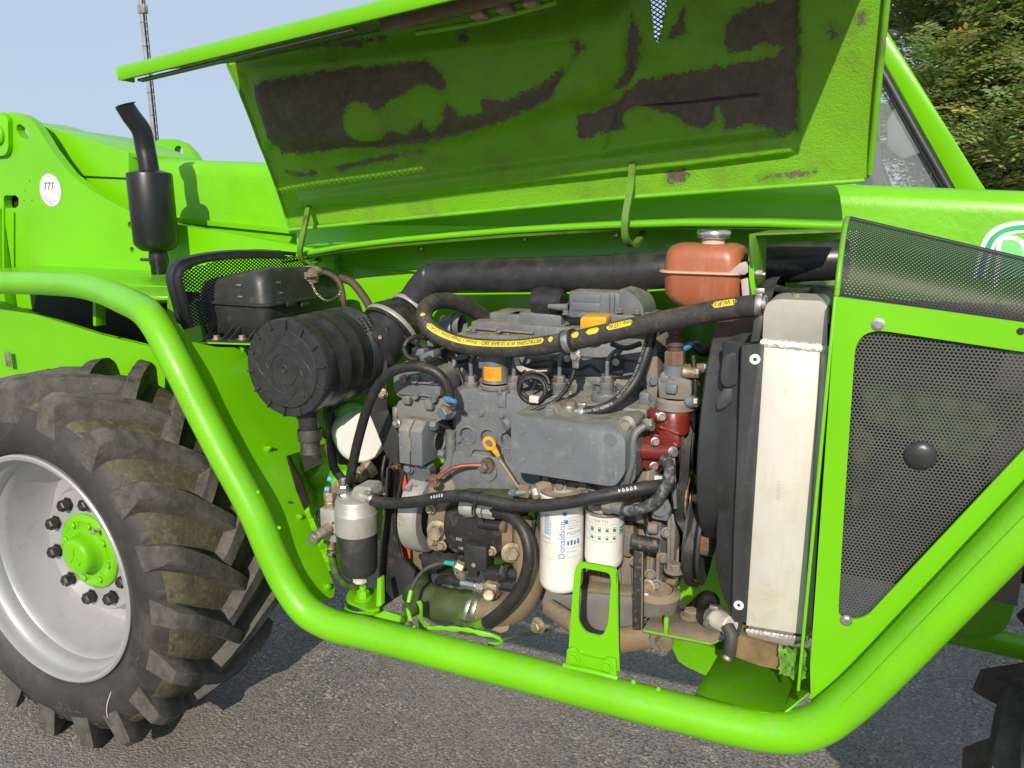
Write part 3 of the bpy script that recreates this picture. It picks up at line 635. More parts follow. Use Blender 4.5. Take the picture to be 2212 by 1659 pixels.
# ------------------------------------------------------------------ the open hood
HL, HR = -1.735, -.008
def zB(x): return 1.607+(x+1.735)*.087 if x < -.605 else 1.705+(x+.605)*.062
def zT(x): return 2.085+(x+1.70)*.088
def zL(x): return 1.982+(x+1.70)*.096
YBt, YTp, YLp = 2.05, 1.83, 1.43
pB, pR, pT = V((HL,YBt,zB(HL))), V((HR,YBt,zB(HR))), V((HL,YTp,zT(HL)))
HN = (pR-pB).cross(pT-pB).normalized()
if HN.y < 0: HN = -HN                                   # outwards, away from the engine
def hood_xy(u, v):
    p = PN(u, v, pB, HN); w = (YBt-p.y)/(YBt-YTp); return (p.x, w)
def poly(l): return np.array([hood_xy(u, v) for u, v in l])
def sdf(pts, pg, sw):
    """signed distance in metres, positive inside; pts, pg in (x, w) with w scaled by sw"""
    p = pts*np.array([1, sw]); g = pg*np.array([1, sw]); n = len(g); d = np.full(len(p), 1e9); ins = np.zeros(len(p), bool)
    for i in range(n):
        a, b = g[i], g[(i+1) % n]; e = b-a; w = p-a; t = np.clip((w@e)/(e@e+1e-12), 0, 1); d = np.minimum(d, ((w-t[:, None]*e)**2).sum(1))
        c = (a[1] > p[:, 1]) != (b[1] > p[:, 1]); ins ^= c & (p[:, 0] < (b[0]-a[0])*(p[:, 1]-a[1])/((b[1]-a[1])+1e-12)+a[0])
    d = np.sqrt(d); return np.where(ins, d, -d)
SW = .50
patchA = [(553,180),(620,165),(737,148),(870,135),(930,130),(950,143),(967,160),(974,187),(964,197),(937,180),(917,177),(904,187),(877,203),(850,213),(834,233),(825,242),(814,233),(804,217),(777,215),(757,227),(750,247),(750,270),(764,293),(787,305),(820,305),(840,293),(850,282),(864,283),(870,292),(884,290),(900,277),(917,263),(924,277),(937,290),(954,273),(967,260),(965,240),(975,223),(984,233),(1000,248),(1030,250),(1047,240),(1052,213),(1067,212),(1097,220),(1137,200),(1164,190),(1197,173),(1217,150),(1225,152),(1214,180),(1197,207),(1154,233),(1120,250),(1054,277),(1004,293),(937,310),(837,322),(737,325),(667,333),(603,335),(590,300),(563,227)]
patchDE = [(1244,263),(1284,257),(1337,227),(1360,207),(1370,192),(1475,173),(1575,160),(1675,137),(1685,125),(1682,115),(1662,112),(1635,115),(1608,130),(1572,130),(1558,110),(1563,77),(1582,50),(1608,40),(1642,27),(1675,17),(1702,-2),(1708,-60),(1724,-60),(1724,130),(1718,170),(1720,240),(1720,293),(1672,297),(1635,280),(1608,283),(1585,290),(1565,293),(1555,257),(1548,247),(1542,257),(1538,280),(1518,293),(1475,283),(1447,262),(1404,250),(1384,243),(1364,250),(1337,262),(1345,290),(1330,298),(1290,300),(1250,315),(1244,300)]
small = [[(737,93),(790,83),(840,83),(825,90),(770,100),(700,104),(660,108),(690,98)], [(710,370),(800,350),(897,333),(910,334),(840,350),(737,372)], [(612,374),(640,378),(680,378),(670,384),(630,383)],
         [(1367,40),(1377,67),(1384,100),(1370,160),(1350,200),(1327,200),(1354,160),(1357,110)], [(1240,85),(1255,85),(1275,105),(1252,117),(1247,100)], [(1787,63),(1795,62),(1808,87),(1803,93),(1788,80)], [(1852,42),(1872,42),(1868,72),(1853,75)],
         [(1437,383),(1475,372),(1490,385),(1480,400),(1440,403)], [(1437,97),(1455,65),(1472,35),(1475,85),(1450,100)], [(995,72),(1012,74),(1020,88),(1000,88)], [(1636,386),(1760,374),(1762,378),(1640,392)], [(1655,262),(1670,262),(1690,258),(1697,270),(1690,283),(1672,286)]]
dome = [(500,100),(560,330),(640,348),(800,343),(1000,318),(1100,293),(1230,265),(1318,243),(1358,192),(1395,110),(1402,0),(1405,-200),(400,-200)]
inner = [(520,160),(640,150),(737,141),(1000,113),(1250,90),(1252,108),(1234,150),(1195,200),(1120,250),(1000,292),(860,320),(640,336),(580,330)]
bead = [(640,425),(737,413),(1070,371),(1475,321),(1712,292),(1716,335),(1480,366),(1070,408),(737,441),(640,452)]
recess = [(1402,-200),(1722,-200),(1722,300),(1712,296),(1475,322),(1300,345),(1330,250),(1395,110)]
hole = poly([(1397,-60),(1444,-60),(1440,20),(1430,75),(1416,128),(1407,95),(1399,30)])
nx, ny = 300, 100
xs = np.linspace(HL, HR, nx); ws = np.linspace(0, 1, ny); gx, gw = np.meshgrid(xs, ws, indexing='ij'); pts = np.stack([gx.ravel(), gw.ravel()], 1)
sst = lambda a, e0, e1: (lambda t: t*t*(3-2*t))(np.clip((a-e0)/(e1-e0), 0, 1))
disp = -.050*sst(sdf(pts, poly(dome), SW), -.006, .075)*(1-sst(pts[:, 1], .80, 1.))+.012*sst(sdf(pts, poly(inner), SW), -.012, .012)-.020*sst(sdf(pts, poly(bead), SW), -.008, .010)+.012*sst(sdf(pts, poly(recess), SW), -.006, .006)
pm = np.maximum(sdf(pts, poly(patchA), SW), sdf(pts, poly(patchDE), SW))
for s_ in small: pm = np.maximum(pm, sdf(pts, poly(s_), SW))
hd = sdf(pts, hole, SW); disp -= .012*np.exp(-(hd/.03)**2)
rs = np.random.RandomState(3)
und = sum(a*np.sin(pts[:, 0]*fx+pts[:, 1]*fw+ph) for a, fx, fw, ph in ((.004,3.1,2.,.4), (.0025,7.3,5.,1.9), (.0015,15.,9.,.7)))
vs_ = []
for i, (x, w) in enumerate(pts):
    p = V((x, YBt, zB(x))).lerp(V((x, YTp, zT(x))), w); 
    p += HN*float(disp[i]+und[i]*.8+.025*4*w*(1-w)*.6)
    vs_.append(p)
fs = []; inh = hd > 0
for i in range(nx-1):
    for j in range(ny-1):
        a = i*ny+j; q = (a, a+1, a+ny+1, a+ny)
        if not all(inh[k] for k in q): fs.append(q)
hm = bpy.data.materials.new('hood_lining'); hm.use_nodes = True; t = hm.node_tree; N, K = t.nodes, t.links; b = N['Principled BSDF']; MAT['hood_lining'] = hm
def nd(ty, **k):
    n = N.new(ty)
    for a, x in k.items(): n.inputs[a].default_value = x
    return n
g_ = N.new('ShaderNodeNewGeometry'); at = N.new('ShaderNodeAttribute'); at.attribute_name = 'bare'
def nz(sc, de=5, ro=.6, di=0.): n = nd('ShaderNodeTexNoise', Scale=sc, Detail=de, Roughness=ro, Distortion=di); K.new(g_.outputs['Position'], n.inputs['Vector']); return n.outputs[0]
def mth(op, a, c=None):
    n = N.new('ShaderNodeMath'); n.operation = op
    for i, x in enumerate((a, c)):
        if x is None: continue
        if hasattr(x, 'links'): K.new(x, n.inputs[i])
        else: n.inputs[i].default_value = x
    return n.outputs[0]
def rmp(s_, p0, p1, c0=(0,0,0), c1=(1,1,1)):
    r = N.new('ShaderNodeValToRGB'); r.color_ramp.elements[0].position = p0; r.color_ramp.elements[1].position = p1; r.color_ramp.elements[0].color = (*c0,1); r.color_ramp.elements[1].color = (*c1,1); K.new(s_, r.inputs[0]); return r.outputs[0]
def mx(f, a, c):
    x = N.new('ShaderNodeMix'); x.data_type = 'RGBA'
    K.new(f, x.inputs[0])
    for s_, i in ((a, 6), (c, 7)):
        if hasattr(s_, 'links'): K.new(s_, x.inputs[i])
        else: x.inputs[i].default_value = (*s_, 1)
    return x.outputs[2]
e = mth('ADD', mth('MULTIPLY', at.outputs['Fac'], 60.), mth('ADD', mth('MULTIPLY', mth('SUBTRACT', nz(34, 7, .75), .5), 3.2), mth('MULTIPLY', mth('SUBTRACT', nz(130, 4, .7), .5), 1.6)))
near_ = mth('MULTIPLY', rmp(mth('ADD', mth('MULTIPLY', at.outputs['Fac'], 14.), nz(12, 6, .7)), .28, .62), .45)
bare = rmp(mth('ADD', e, .5), .42, .58)
spots = rmp(nz(16, 7, .7, .6), .72, .76)
mask = mth('MAXIMUM', bare, mth('MULTIPLY', spots, .8))
gcol = mx(rmp(nz(4.5), .3, .72), (.150,.44,.008), (.195,.41,.022)); gcol = mx(mth('MULTIPLY', rmp(nz(9, 6, .65), .5, .72), .5), gcol, (.115,.15,.03)); gcol = mx(near_, gcol, (.095,.12,.03))
bcol = mx(rmp(nz(17, 7, .7), .3, .7), (.080,.068,.050), (.155,.125,.090)); bcol = mx(mth('MULTIPLY', rmp(nz(60, 5, .7), .52, .70), .6), bcol, (.20,.165,.115))
K.new(mx(mask, gcol, bcol), b.inputs['Base Color']); K.new(mth('ADD', mth('MULTIPLY', mask, .35), .42), b.inputs['Roughness'])
wr = nz(75, 3, .5, 2.2); bp = nd('ShaderNodeBump', Strength=.55, Distance=.004); K.new(mth('SUBTRACT', wr, mth('MULTIPLY', mask, .35)), bp.inputs['Height']); K.new(bp.outputs[0], b.inputs['Normal'])
hood = empty('hood', (-.87, 2.05, 1.67), T); lab(hood, 'raised green engine hood seen from below, lining peeling')
pn = mk('hood_panel', vs_, fs, 'hood_lining', hood, 60, 'scuffed green hood lining with bare brown patches', recalc=False)
at_ = pn.data.attributes.new('bare', 'FLOAT', 'POINT'); at_.data.foreach_set('value', pm.astype(np.float32))
sm = pn.modifiers.new('thickness', 'SOLIDIFY'); sm.thickness = .006; sm.offset = 1 if pn.data.polygons[0].normal.dot(HN) > 0 else -1
# rolled edges
tube('hood_edge', [V((x, YBt-.004, zB(x)-.002)) for x in np.linspace(HL, HR-.01, 9)], .006, 'green_dusty', hood, 8)
tube('hood_edge', [V((HR, YBt, zB(HR)+.012)), V((HR, 1.98, 1.90)), V((HR, 1.90, 2.08)), V((HR, YTp, zT(HR)))], .007, 'green_dusty', hood, 8)
tube('hood_edge', [vs_[j]+V((-.002,0,0)) for j in range(0, ny, 11)]+[vs_[ny-1]], .005, 'green_dusty', hood, 8)
# overhead side panel of the hood (towards us): lip, sheet with two mesh windows
def roof(x, k): return V((x, YTp+(YLp-YTp)*k, zT(x)+(zL(x)+.012-zT(x))*k))
W1 = (-1.64, -1.05, .80, .955)
o_ = [roof(x, 0) for x in np.linspace(HL+.03, HR, 8)]+[roof(x, .97) for x in np.linspace(HR, HL+.03, 8)]
hs = []
for (x0, x1, k0, k1) in (W1,): hs.append(rounded([roof(x0, k0), roof(x1, k0), roof(x1, k1), roof(x0, k1)], .02))
plate('hood_side', o_, hs, (0,0,.008), 'hood_lining', hood, 'side panel of the hood overhead')
for (x0, x1, k0, k1) in (W1,):
    O = roof(x0, k1)+V((0,0,-.004)); ex = (roof(x1, k1)-roof(x0, k1)); ey = roof(x0, k0)-roof(x0, k1); sx, sy = .019, .0105
    diamond_mesh('hood_mesh', O, ex.normalized(), ey.normalized(), int(ex.length/sx), int(ey.length/sy), sx, sy, .003, lambda p: True, 'mesh_black', hood, 'expanded metal mesh in the hood')
eyh = (V((0,YTp,zT(-.5)))-V((0,YBt,zB(-.5)))).normalized()
diamond_mesh('hood_mesh', V((-.72, YBt, zB(-.5)))+HN*.022, X_, eyh, 26, 48, .015, .0105, .0026, lambda p: sdf(np.array([[p.x, (YBt+HN.y*.022-p.y)/(YBt-YTp)]]), hole, SW)[0] > -.012, 'mesh_black', hood)
vs_, fs = [], []
xl = list(np.linspace(HL+.03, HR, 12)); sec = [(.0,.0), (-.003,.005), (-.003,.027), (.004,.033), (.05,.036), (.05,.031), (.010,.028), (.008,0)]
for x in xl:
    for d, h in sec: vs_.append(V((x, YLp+d, zL(x)+h)))
k = len(sec)
for i in range(len(xl)-1):
    for j in range(k): fs.append((i*k+j, i*k+(j+1) % k, (i+1)*k+(j+1) % k, (i+1)*k+j))
fs += [tuple(range(k)), tuple(range((len(xl)-1)*k, len(xl)*k))]
mk('hood_lip', vs_, fs, 'green_paint', hood, 40, 'glossy green outer lip of the hood')
box('lip_end', (HL+.024, YLp-.003, zL(HL)+.003), (HL+.031, YLp+.045, zL(HL)+.034), 'green_paint', hood, .003)
prism('mesh_frame', [V((-1.66,YLp+.012,zL(-1.66)-.002)), V((-1.02,YLp+.012,zL(-1.02)-.002)), V((-1.02,YLp+.030,zL(-1.02)-.002)), V((-1.66,YLp+.030,zL(-1.66)-.002))], (0,0,-.006), 'mesh_grey', hood, .001)
# latch channel on the overhead panel
prism('latch_channel', [roof(-1.0,.55), roof(-.55,.55), roof(-.55,.80), roof(-1.0,.80)], (0,0,-.030), 'engine_soiled', hood, .004)
for x in (-.80, -.74, -.68): box('latch', roof(x,.6)+V((0,0,-.05)), roof(x+.03,.7)+V((0,0,-.028)), 'zinc_rusty', hood, .003)
tube('latch_rod', [roof(-.95,.62)+V((0,0,-.045)), roof(-.80,.60)+V((0,0,-.05)), roof(-.62,.62)+V((0,0,-.045))], .006, 'green_dusty', hood, 8)
tube('lining_crack', [P(u, v, 1.985)+V((0,-.004,0)) for u, v in ((1385,228), (1480,222), (1560,213), (1640,204))], .003, 'steel_black', hood, 6)
# goose-neck hinges
def hinge(pts, w, label):
    pa = Path([P(*q) for q in pts], .012); vs_, fs = [], []
    for i in range(len(pa.p)):
        t = pa.tan(i); nn = t.cross(X_).normalized()*.005
        for s_ in (-1, 1): vs_ += [pa.p[i]+X_*s_*w/2+nn*s_, pa.p[i]+X_*s_*w/2-nn*s_]
    for i in range(len(pa.p)-1):
        for j in range(4): fs.append((i*4+j, i*4+(j+1) % 4, (i+1)*4+(j+1) % 4, (i+1)*4+j))
    fs += [(0,1,2,3), tuple(range(len(vs_)-4, len(vs_)))]
    return mk('hinge_arm', vs_, fs, 'green_chipped', hood, 30, label)
hinge([(668,440,2.02), (662,470,1.98), (652,520,1.95), (648,545,1.95), (655,562,1.97), (672,572,1.99), (690,560,2.05)], .017, 'bent green hinge arm at the left of the hood')
hinge([(1366,350,2.00), (1364,390,1.96), (1356,440,1.93), (1350,480,1.92), (1352,515,1.93), (1366,530,1.96), (1380,518,2.02), (1392,500,2.06)], .017, 'chipped green goose-neck hinge arm near the tank')
# ------------------------------------------------------------------ grille frame at the right
YG = 1.425
gf = empty('side_grille', P(1950,1000,YG), T); lab(gf, 'green side panel with perforated black grille')
outer = px([(1806,641), (2030,671), (2400,724), (2400,985), (2205,1150), (2040,1318), (1890,1468), (1830,1520), (1775,1550), (1752,1545), (1750,1440)], YG)
openg = rounded(px([(1838,712), (2030,735), (2420,795), (2420,760), (2205,980), (1862,1340), (1811,1345), (1823,1106)], YG), [.05,0,0,0,0,.022,.04,0], 8)
openg = rounded(px([(1850,706), (2030,733), (2330,778), (2330,850), (2205,978), (1866,1338), (1810,1338), (1823,1106)], YG), [.05,0,.03,.03,0,.022,.04,0], 8)
plate('grille_frame', outer, [openg], (0,.006,0), 'green_paint', gf)
box('frame_flange', (P(1806,641,YG).x-.004, YG, P(1750,1500,YG).z), (P(1806,641,YG).x+.002, YG+.05, P(1806,641,YG).z), 'green_paint', gf, .002)
# fillet plate joining the frame to the tube
prism('fillet', px([(1775,1515), (1850,1450), (2030,1265), (2300,1000), (2320,1020), (2050,1290), (1870,1475), (1800,1540)], YG-.008), (0,.008,0), 'green_paint', gf, .006)
fa_ = [(1800,1520), (1836,1462), (1980,1300), (2132,1140), (2330,936)]; fb_ = [(1812,1528), (1866,1474), (2019,1314), (2171,1156), (2365,958)]
vs_, fs = [], []
for (ua, va), (ub, vb) in zip(fa_, fb_):
    A0, B0 = P(ua, va, YG-.0015), P(ub, vb, 1.3650)
    for k in range(6): t_ = k/5; q = A0.lerp(B0, t_); q.y = min(YG-.0012, q.y+.006*sin(pi*t_)); vs_.append(q)
for i in range(4):
    for k in range(5): fs.append((i*6+k, i*6+k+1, (i+1)*6+k+1, (i+1)*6+k))
mk('fillet_sheet', vs_, fs, 'green_paint', gf, 60, recalc=False)
def inpoly(p, pg):
    x, z = p; r = False; n = len(pg)
    for i in range(n):
        a, b_ = pg[i], pg[(i+1) % n]
        if (a.z > z) != (b_.z > z) and x < (b_.x-a.x)*(z-a.z)/(b_.z-a.z)+a.x: r = not r
    return r
def perforated(name, cells, mt, par, label, pitch, hr):
    """sheet of round holes; cells: list of (centre function) already placed, corners follow the sheet"""
    vs_, fs = [], []
    for fn, s_, t_ in cells:
        k = len(vs_); R = pitch/math.sqrt(3)
        for i in range(6): a_ = pi/6+i*pi/3; vs_.append(fn(s_+R*cos(a_), t_+R*sin(a_)))
        for i in range(6): a_ = pi/6+i*pi/3; vs_.append(fn(s_+hr*cos(a_), t_+hr*sin(a_)))
        for i in range(6): a_ = pi/6+i*pi/3; vs_.append(fn(s_+hr*cos(a_), t_+hr*sin(a_))+V((0,.0012,0)))
        for i in range(6): j = (i+1) % 6; fs += [(k+i, k+j, k+6+j, k+6+i), (k+6+i, k+6+j, k+12+j, k+12+i)]
    o = mk(name, vs_, fs, mt, par, 0, label, recalc=False); o['kind'] = 'stuff'; return o
pitch = .0064; cells = []; x0, x1 = P(1811,1300,YG).x-.02, .345
big = [p+(p-V((.16,YG,1.2)))*.03 for p in openg]
for j in range(140):
    z = .84+j*pitch*.866
    for i in range(int((x1-x0)/pitch)+1):
        x = x0+(i+.5*(j % 2))*pitch
        if inpoly((x, z), big): cells.append((lambda a_, c_: V((a_, YG+.012+.010*sin((a_-.1)*5)*0, c_)), x, z))
perforated('grille_mesh', cells, 'mesh_grey', gf, 'perforated black metal sheet', pitch, .00225)
lathe('rubber_stop', P(1988,984,YG+.010), -Y_, [(0,.0255), (.002,.0255), (.006,.022), (.009,.014), (.010,0)], 'plastic_black', gf, 28, 'round black rubber stop')
bolt(P(1897,701,YG), -Y_, .0075, 'steel_bright', gf, h=.006); bolt(P(1828,1340,YG), -Y_, .0075, 'steel_bright', gf, h=.006)
lathe('frame_hole', P(2205,716,YG-.0006), Y_, [(0,.006), (.0004,.006), (.0004,0)], 'dark_interior', gf, 12)
# curved perforated cover on top
cells = []; a0 = P(1812,641,YG); a1 = P(2400,724,YG); n_ = 36; Hh = lambda k: .128-.052*k
def cover(s_, t_):
    k = s_/(a1.x-a0.x); H = Hh(k); z0 = a0.z+(a1.z-a0.z)*k; L = H+.16
    e = min(1, max(0, t_/L)); th = e*pi/2
    return V((a0.x+s_, YG+.02+.23*(1-cos(th))**1.15, z0+H*sin(th)**.9))
for j in range(62):
    for i in range(int((a1.x-a0.x)/pitch)):
        s_ = (i+.5*(j % 2))*pitch; t_ = j*pitch*.866; k = s_/(a1.x-a0.x)
        if t_ < Hh(k)+.158: cells.append((cover, s_, t_))
perforated('cover_mesh', cells, 'mesh_black', gf, 'curved black perforated cover', pitch, .00135)
tube('cover_edge', [cover(0, t_)+V((-.004,0,0)) for t_ in np.linspace(0, .286, 9)], .005, 'green_dusty', gf, 8)
tube('cover_border', [cover(x, .283-.052*x/(a1.x-a0.x)) for x in np.linspace(0, a1.x-a0.x, 8)], .004, 'mesh_black', gf, 8)
tube('cover_border', [cover(x, .002)+V((0,-.002,-.004)) for x in np.linspace(0, a1.x-a0.x, 8)], .0035, 'mesh_black', gf, 8)
# what stands behind the grille
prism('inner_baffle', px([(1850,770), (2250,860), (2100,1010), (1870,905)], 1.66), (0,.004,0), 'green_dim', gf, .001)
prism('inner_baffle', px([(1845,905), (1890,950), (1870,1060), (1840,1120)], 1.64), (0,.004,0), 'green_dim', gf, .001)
box('grille_dark_backing', (.0,1.78,.86), (.36,1.80,1.49), 'dark_interior', gf, .002)  # dark box added in place of the shaded depth behind the mesh
# underbody panel seen under the diagonal tube, cross tube
prism('step_panel', rounded(px([(1990,1260), (2195,1170), (2192,1320), (2165,1372), (2110,1375), (1980,1350)], 2.25), .05), (0,.01,0), 'green_dusty', T, .003, label='dark green inner panel below the grille')
tube('cross_tube', [P(1990,1350,2.3), P(2120,1378,2.3), P(2300,1420,2.3)], .035, 'green_paint', T, 20)
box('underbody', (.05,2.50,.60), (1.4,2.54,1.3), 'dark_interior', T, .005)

# ------------------------------------------------------------------ radiator
rd = empty('radiator', P(1700,1400,1.5), T); lab(rd, 'aluminium radiator with welded end tank and black fan shroud')
YR = 1.475
def rbox(name, q, d, mt, bev=.004, label=None): return prism(name, px(q, YR), (0,d,0), mt, rd, bev, label=label)
rbox('side_channel', [(1646,742), (1772,756), (1735,1372), (1611,1352)], .07, 'alu_white', .003, 'whitish aluminium side of the radiator')
prism('side_lip', px([(1769,756), (1788,752), (1752,1378), (1732,1372)], YR+.012), (0,.05,0), 'alu_white', rd, .003)
prism('end_tank', rounded(px([(1660,652), (1680,646), (1775,650), (1787,660), (1786,752), (1647,738), (1650,672)], YR+.004), [.006,.012,.012,.006,.002,.002,.01]), (0,.12,0), 'alu_tank', rd, .010, label='dull aluminium top tank')
for i in range(27):
    u = 1650+i*5.1; lathe('weld_bead', P(u, 741+i*.52+rnd.uniform(-1,1), YR+.003), V((.3,-1,.15)), [(0,.0080), (.003,.007), (.0042,.003), (.0045,0)], 'weld', rd, 10)
for i in range(14):
    u = 1616+i*9.2; lathe('weld_bead', P(u, 1362+i*1.5, YR+.002), V((.3,-1,.15)), [(0,.006), (.003,.005), (.004,0)], 'weld', rd, 8)
prism('bottom_tank', px([(1614,1358), (1732,1378), (1733,1392), (1700,1398), (1612,1376)], YR+.004), (0,.10,0), 'cast_alu', rd, .006)
bolt(P(1715,650,YR+.06), Z_, .011, 'zinc_rusty', rd); lathe('filler_plug', P(1716,652,YR+.06), Z_, [(0,.014), (.008,.014), (.008,.010)], 'zinc', rd, 16)
prism('rubber_strip', px([(1788,700), (1797,700), (1764,1378), (1752,1378)], YR+.03), (0,.04,0), 'rubber', rd, .003)
text('stamp', '17-09-00', (lambda o: (lambda x, y: o+V((-y*1.0, -.0006, -x))))(P(1688,1038,YR)), .011, 'pale_grey', rd)
# shroud
def fl(u, v, d=0): return P(u, v, YR-.004+d)
prism('shroud_flange', [fl(1600,742), fl(1642,746), fl(1651,742), fl(1612,1346), fl(1592,1346), fl(1579,1330), fl(1585,1180)], (0,.014,0), 'shroud_black', rd, .003, label='black plastic shroud edge with two washers')
prism('shroud_tab', px([(1628,692), (1642,680), (1650,684), (1640,738), (1620,742)], YR+.0), (0,.03,0), 'shroud_black', rd, .003)
for u, v in ((1631,776), (1596,1307)):
    lathe('washer', fl(u, v, -.0005), -Y_, [(0,.0098), (.0018,.0098), (.0022,.009), (.0022,.0)], 'white_enamel', rd, 24); lathe('screw', fl(u, v, -.002), -Y_, [(0,.004), (.002,.003), (.0025,0)], 'steel_black', rd, 10)
sc = V((0, 1.815, 1.195)); fsx = P(1596,1000,1.49).x; fw_ = fsx-P(1502,1050,1.53).x; print('shroud', fsx, fw_)
lathe('fan_shroud', V((fsx, sc.y, sc.z)), -X_, [(-.02,.332), (0,.330), (fw_*.3,.316), (fw_*.5,.300), (fw_*.65,.292), (fw_*.96,.288), (fw_,.284), (fw_*.96,.276), (fw_*.6,.274)], 'shroud_black', rd, 72, 'round black fan shroud')
prism('shroud_web', [P(1560,735,1.53), P(1602,742,1.50), P(1590,1190,1.49), P(1580,1335,1.49), P(1556,1275,1.54), P(1545,1220,1.54)], (0,.02,0), 'shroud_black', rd, .008)
prism('shroud_block', rounded(px([(1562,770), (1590,760), (1594,830), (1566,838), (1556,820)], 1.505), .01), (0,.05,0), 'shroud_black', rd, .010)
prism('shroud_boss', rounded(px([(1548,868), (1562,838), (1584,840), (1586,860), (1566,880), (1548,888)], 1.515), .008), (0,.04,0), 'shroud_black', rd, .008)
for k in range(7):
    th = 2*pi*k/7; c = V((fsx-fw_*.6, sc.y, sc.z)); d1 = V((0, cos(th), sin(th))); d2 = V((0, -sin(th), cos(th)))
    prism('fan_blade', [c+d1*.06-d2*.03+X_*.02, c+d1*.06+d2*.03-X_*.02, c+d1*.262+d2*.07-X_*.025, c+d1*.262-d2*.03+X_*.02], X_*.004, 'plastic_black', rd, .001)
box('radiator_core', (-.14,1.56,.80), (-.04,2.12,1.50), 'plastic_black', rd, .003)
# foam pad and floor sheet under the radiator
prism('foam_pad', rounded(px([(1596,1372), (1700,1402), (1698,1450), (1640,1438), (1586,1418), (1588,1395)], YR-.004), .004), (0,.14,0), 'foam_brown', rd, .006, label='torn brown foam pad under the radiator')
vs_, fs = [], []; n_, m_ = 14, 12
for i in range(n_):
    for j in range(m_):
        u = 1686+i*62/(n_-1)+(rnd.uniform(-5,3) if i == 0 else 0); v = 1392+j*60/(m_-1)+(u-1688)*.12+(rnd.uniform(-5,3) if j in (0, m_-1) else 0); p = P(u, v, YR-.006); p.y += -.010*abs(sin(i*.9+j*.5))-.008*abs(sin(j*1.3-i*.6))+rnd.uniform(-.003,.003); vs_.append(p)
for i in range(n_-1):
    for j in range(m_-1): fs.append((i*m_+j, i*m_+j+1, (i+1)*m_+j+1, (i+1)*m_+j))
mk('foam_lump', vs_, fs, 'foam_green', rd, 80, 'lumpy foam sprayed green', recalc=False)
for u, v in ((1790,790), (1747,1368)): bolt(P(u, v, YR+.005), V((1,0,0)), .009, 'green_paint', rd)
# floor sheet between the tube and the mounts
zf = .665
prism('floor_sheet', [P(1500,1500,1.47), P(1560,1380,1.85), P(1750,1400,1.85), P(1755,1490,1.44), P(1690,1545,1.40), P(1600,1535,1.40), P(1520,1512,1.42)], (0,0,-.006), 'green_tube', T, .002, label='green floor sheet below the radiator')
prism('floor_support', [P(1440,1378,1.62), P(1500,1388,1.60), P(1560,1402,1.58), P(1530,1450,1.52), P(1525,1462,1.5), P(1482,1440,1.55), P(1465,1430,1.58)], (0,.05,-.012), 'green_tube', T, .004)

# ------------------------------------------------------------------ coolant tank
ct = empty('coolant_tank', P(1520,672,1.7), T); lab(ct, 'translucent orange coolant tank with metal cap')
def loft(name, rings, mt, par, label=None, n=6, smooth=50):
    """closed skin through rounded rectangles (cx, cy, z, half x, half y, corner)"""
    vs_, fs = [], []; k = None
    for cx, cy, z, hx, hy, r in rings:
        ring = []
        for qx, qy, a0_ in ((1,1,0), (-1,1,pi/2), (-1,-1,pi), (1,-1,1.5*pi)):
            for i in range(n+1):
                a_ = a0_+pi/2*i/n; ring.append(V((cx+qx*(hx-r)+r*cos(a_), cy+qy*(hy-r)+r*sin(a_), z)))
        k = len(ring); vs_ += ring
    for i in range(len(rings)-1):
        for j in range(k): fs.append((i*k+j, i*k+(j+1) % k, (i+1)*k+(j+1) % k, (i+1)*k+j))
    fs += [tuple(range(k)), tuple(range((len(rings)-1)*k, len(rings)*k))]
    return mk(name, vs_, fs, mt, par, smooth, label)
YO = 1.66; l, r_ = P(1426,600,YO).x, P(1600,600,YO).x; cx, hx = (l+r_)/2, (r_-l)/2; hy = .075; cy = YO+hy
zt, zs_, zb_ = P(1520,531,YO).z, P(1520,590,YO).z, P(1520,655,YO).z
loft('tank_body', [(cx+.03,cy,zb_-.03,hx*.45,hy*.6,.02), (cx+.02,cy,zb_-.018,hx*.66,hy*.8,.03), (cx+.008,cy,zb_,hx*.88,hy*.94,.032), (cx+.002,cy,zb_+.015,hx*.96,hy*.98,.032), (cx,cy,zs_-.002,hx*.985,hy,.03), (cx,cy,zs_+.002,hx*.985,hy,.03), (cx,cy,zt-.028,hx*.97,hy*.98,.032), (cx,cy,zt-.012,hx*.93,hy*.94,.034), (cx,cy,zt-.003,hx*.85,hy*.85,.034), (cx,cy,zt+.002,hx*.7,hy*.68,.03)], 'orange_plastic', ct, 'orange plastic tank body')
loft('seam_flange', [(cx,cy,zs_-.003,hx+.004,hy+.006,.034), (cx,cy,zs_-.0015,hx+.008,hy+.010,.036), (cx,cy,zs_+.0015,hx+.008,hy+.010,.036), (cx,cy,zs_+.003,hx+.004,hy+.006,.034)], 'flange_plastic', ct)
nk = V((P(1541,520,YO+.06).x, YO+.06, zt-.002)); hcap = P(1541,497,YO+.06).z-zt
lathe('filler_neck', nk, Z_, [(0,.026), (.004,.0245), (hcap*.55,.0245), (hcap*.55,.02)], 'flange_plastic', ct, 28)
lathe('tank_cap', nk+V((0,0,hcap*.48)), Z_, [(0,.030), (.002,.0345), (.008,.036), (.015,.0355), (.018,.033), (.019,.026), (.016,.022), (.016,0)], 'steel_bright', ct, 32, 'shiny ribbed metal cap')
prism('tank_ear', px([(1573,590), (1598,568), (1616,564), (1617,588), (1608,594)], YO-.002), (0,.03,0), 'tank_bracket', ct, .002)
prism('tank_ear', px([(1600,604), (1616,600), (1623,690), (1606,682)], YO-.0), (0,.03,0), 'tank_bracket', ct, .002)
tb = prism('tank_bracket', px([(1618,512), (1624,504), (1629,600), (1640,690), (1632,690), (1618,600)], YO-.01), (0,.004,0), 'green_paint', T, .001)
xb = P(1621,600,YO-.01).x
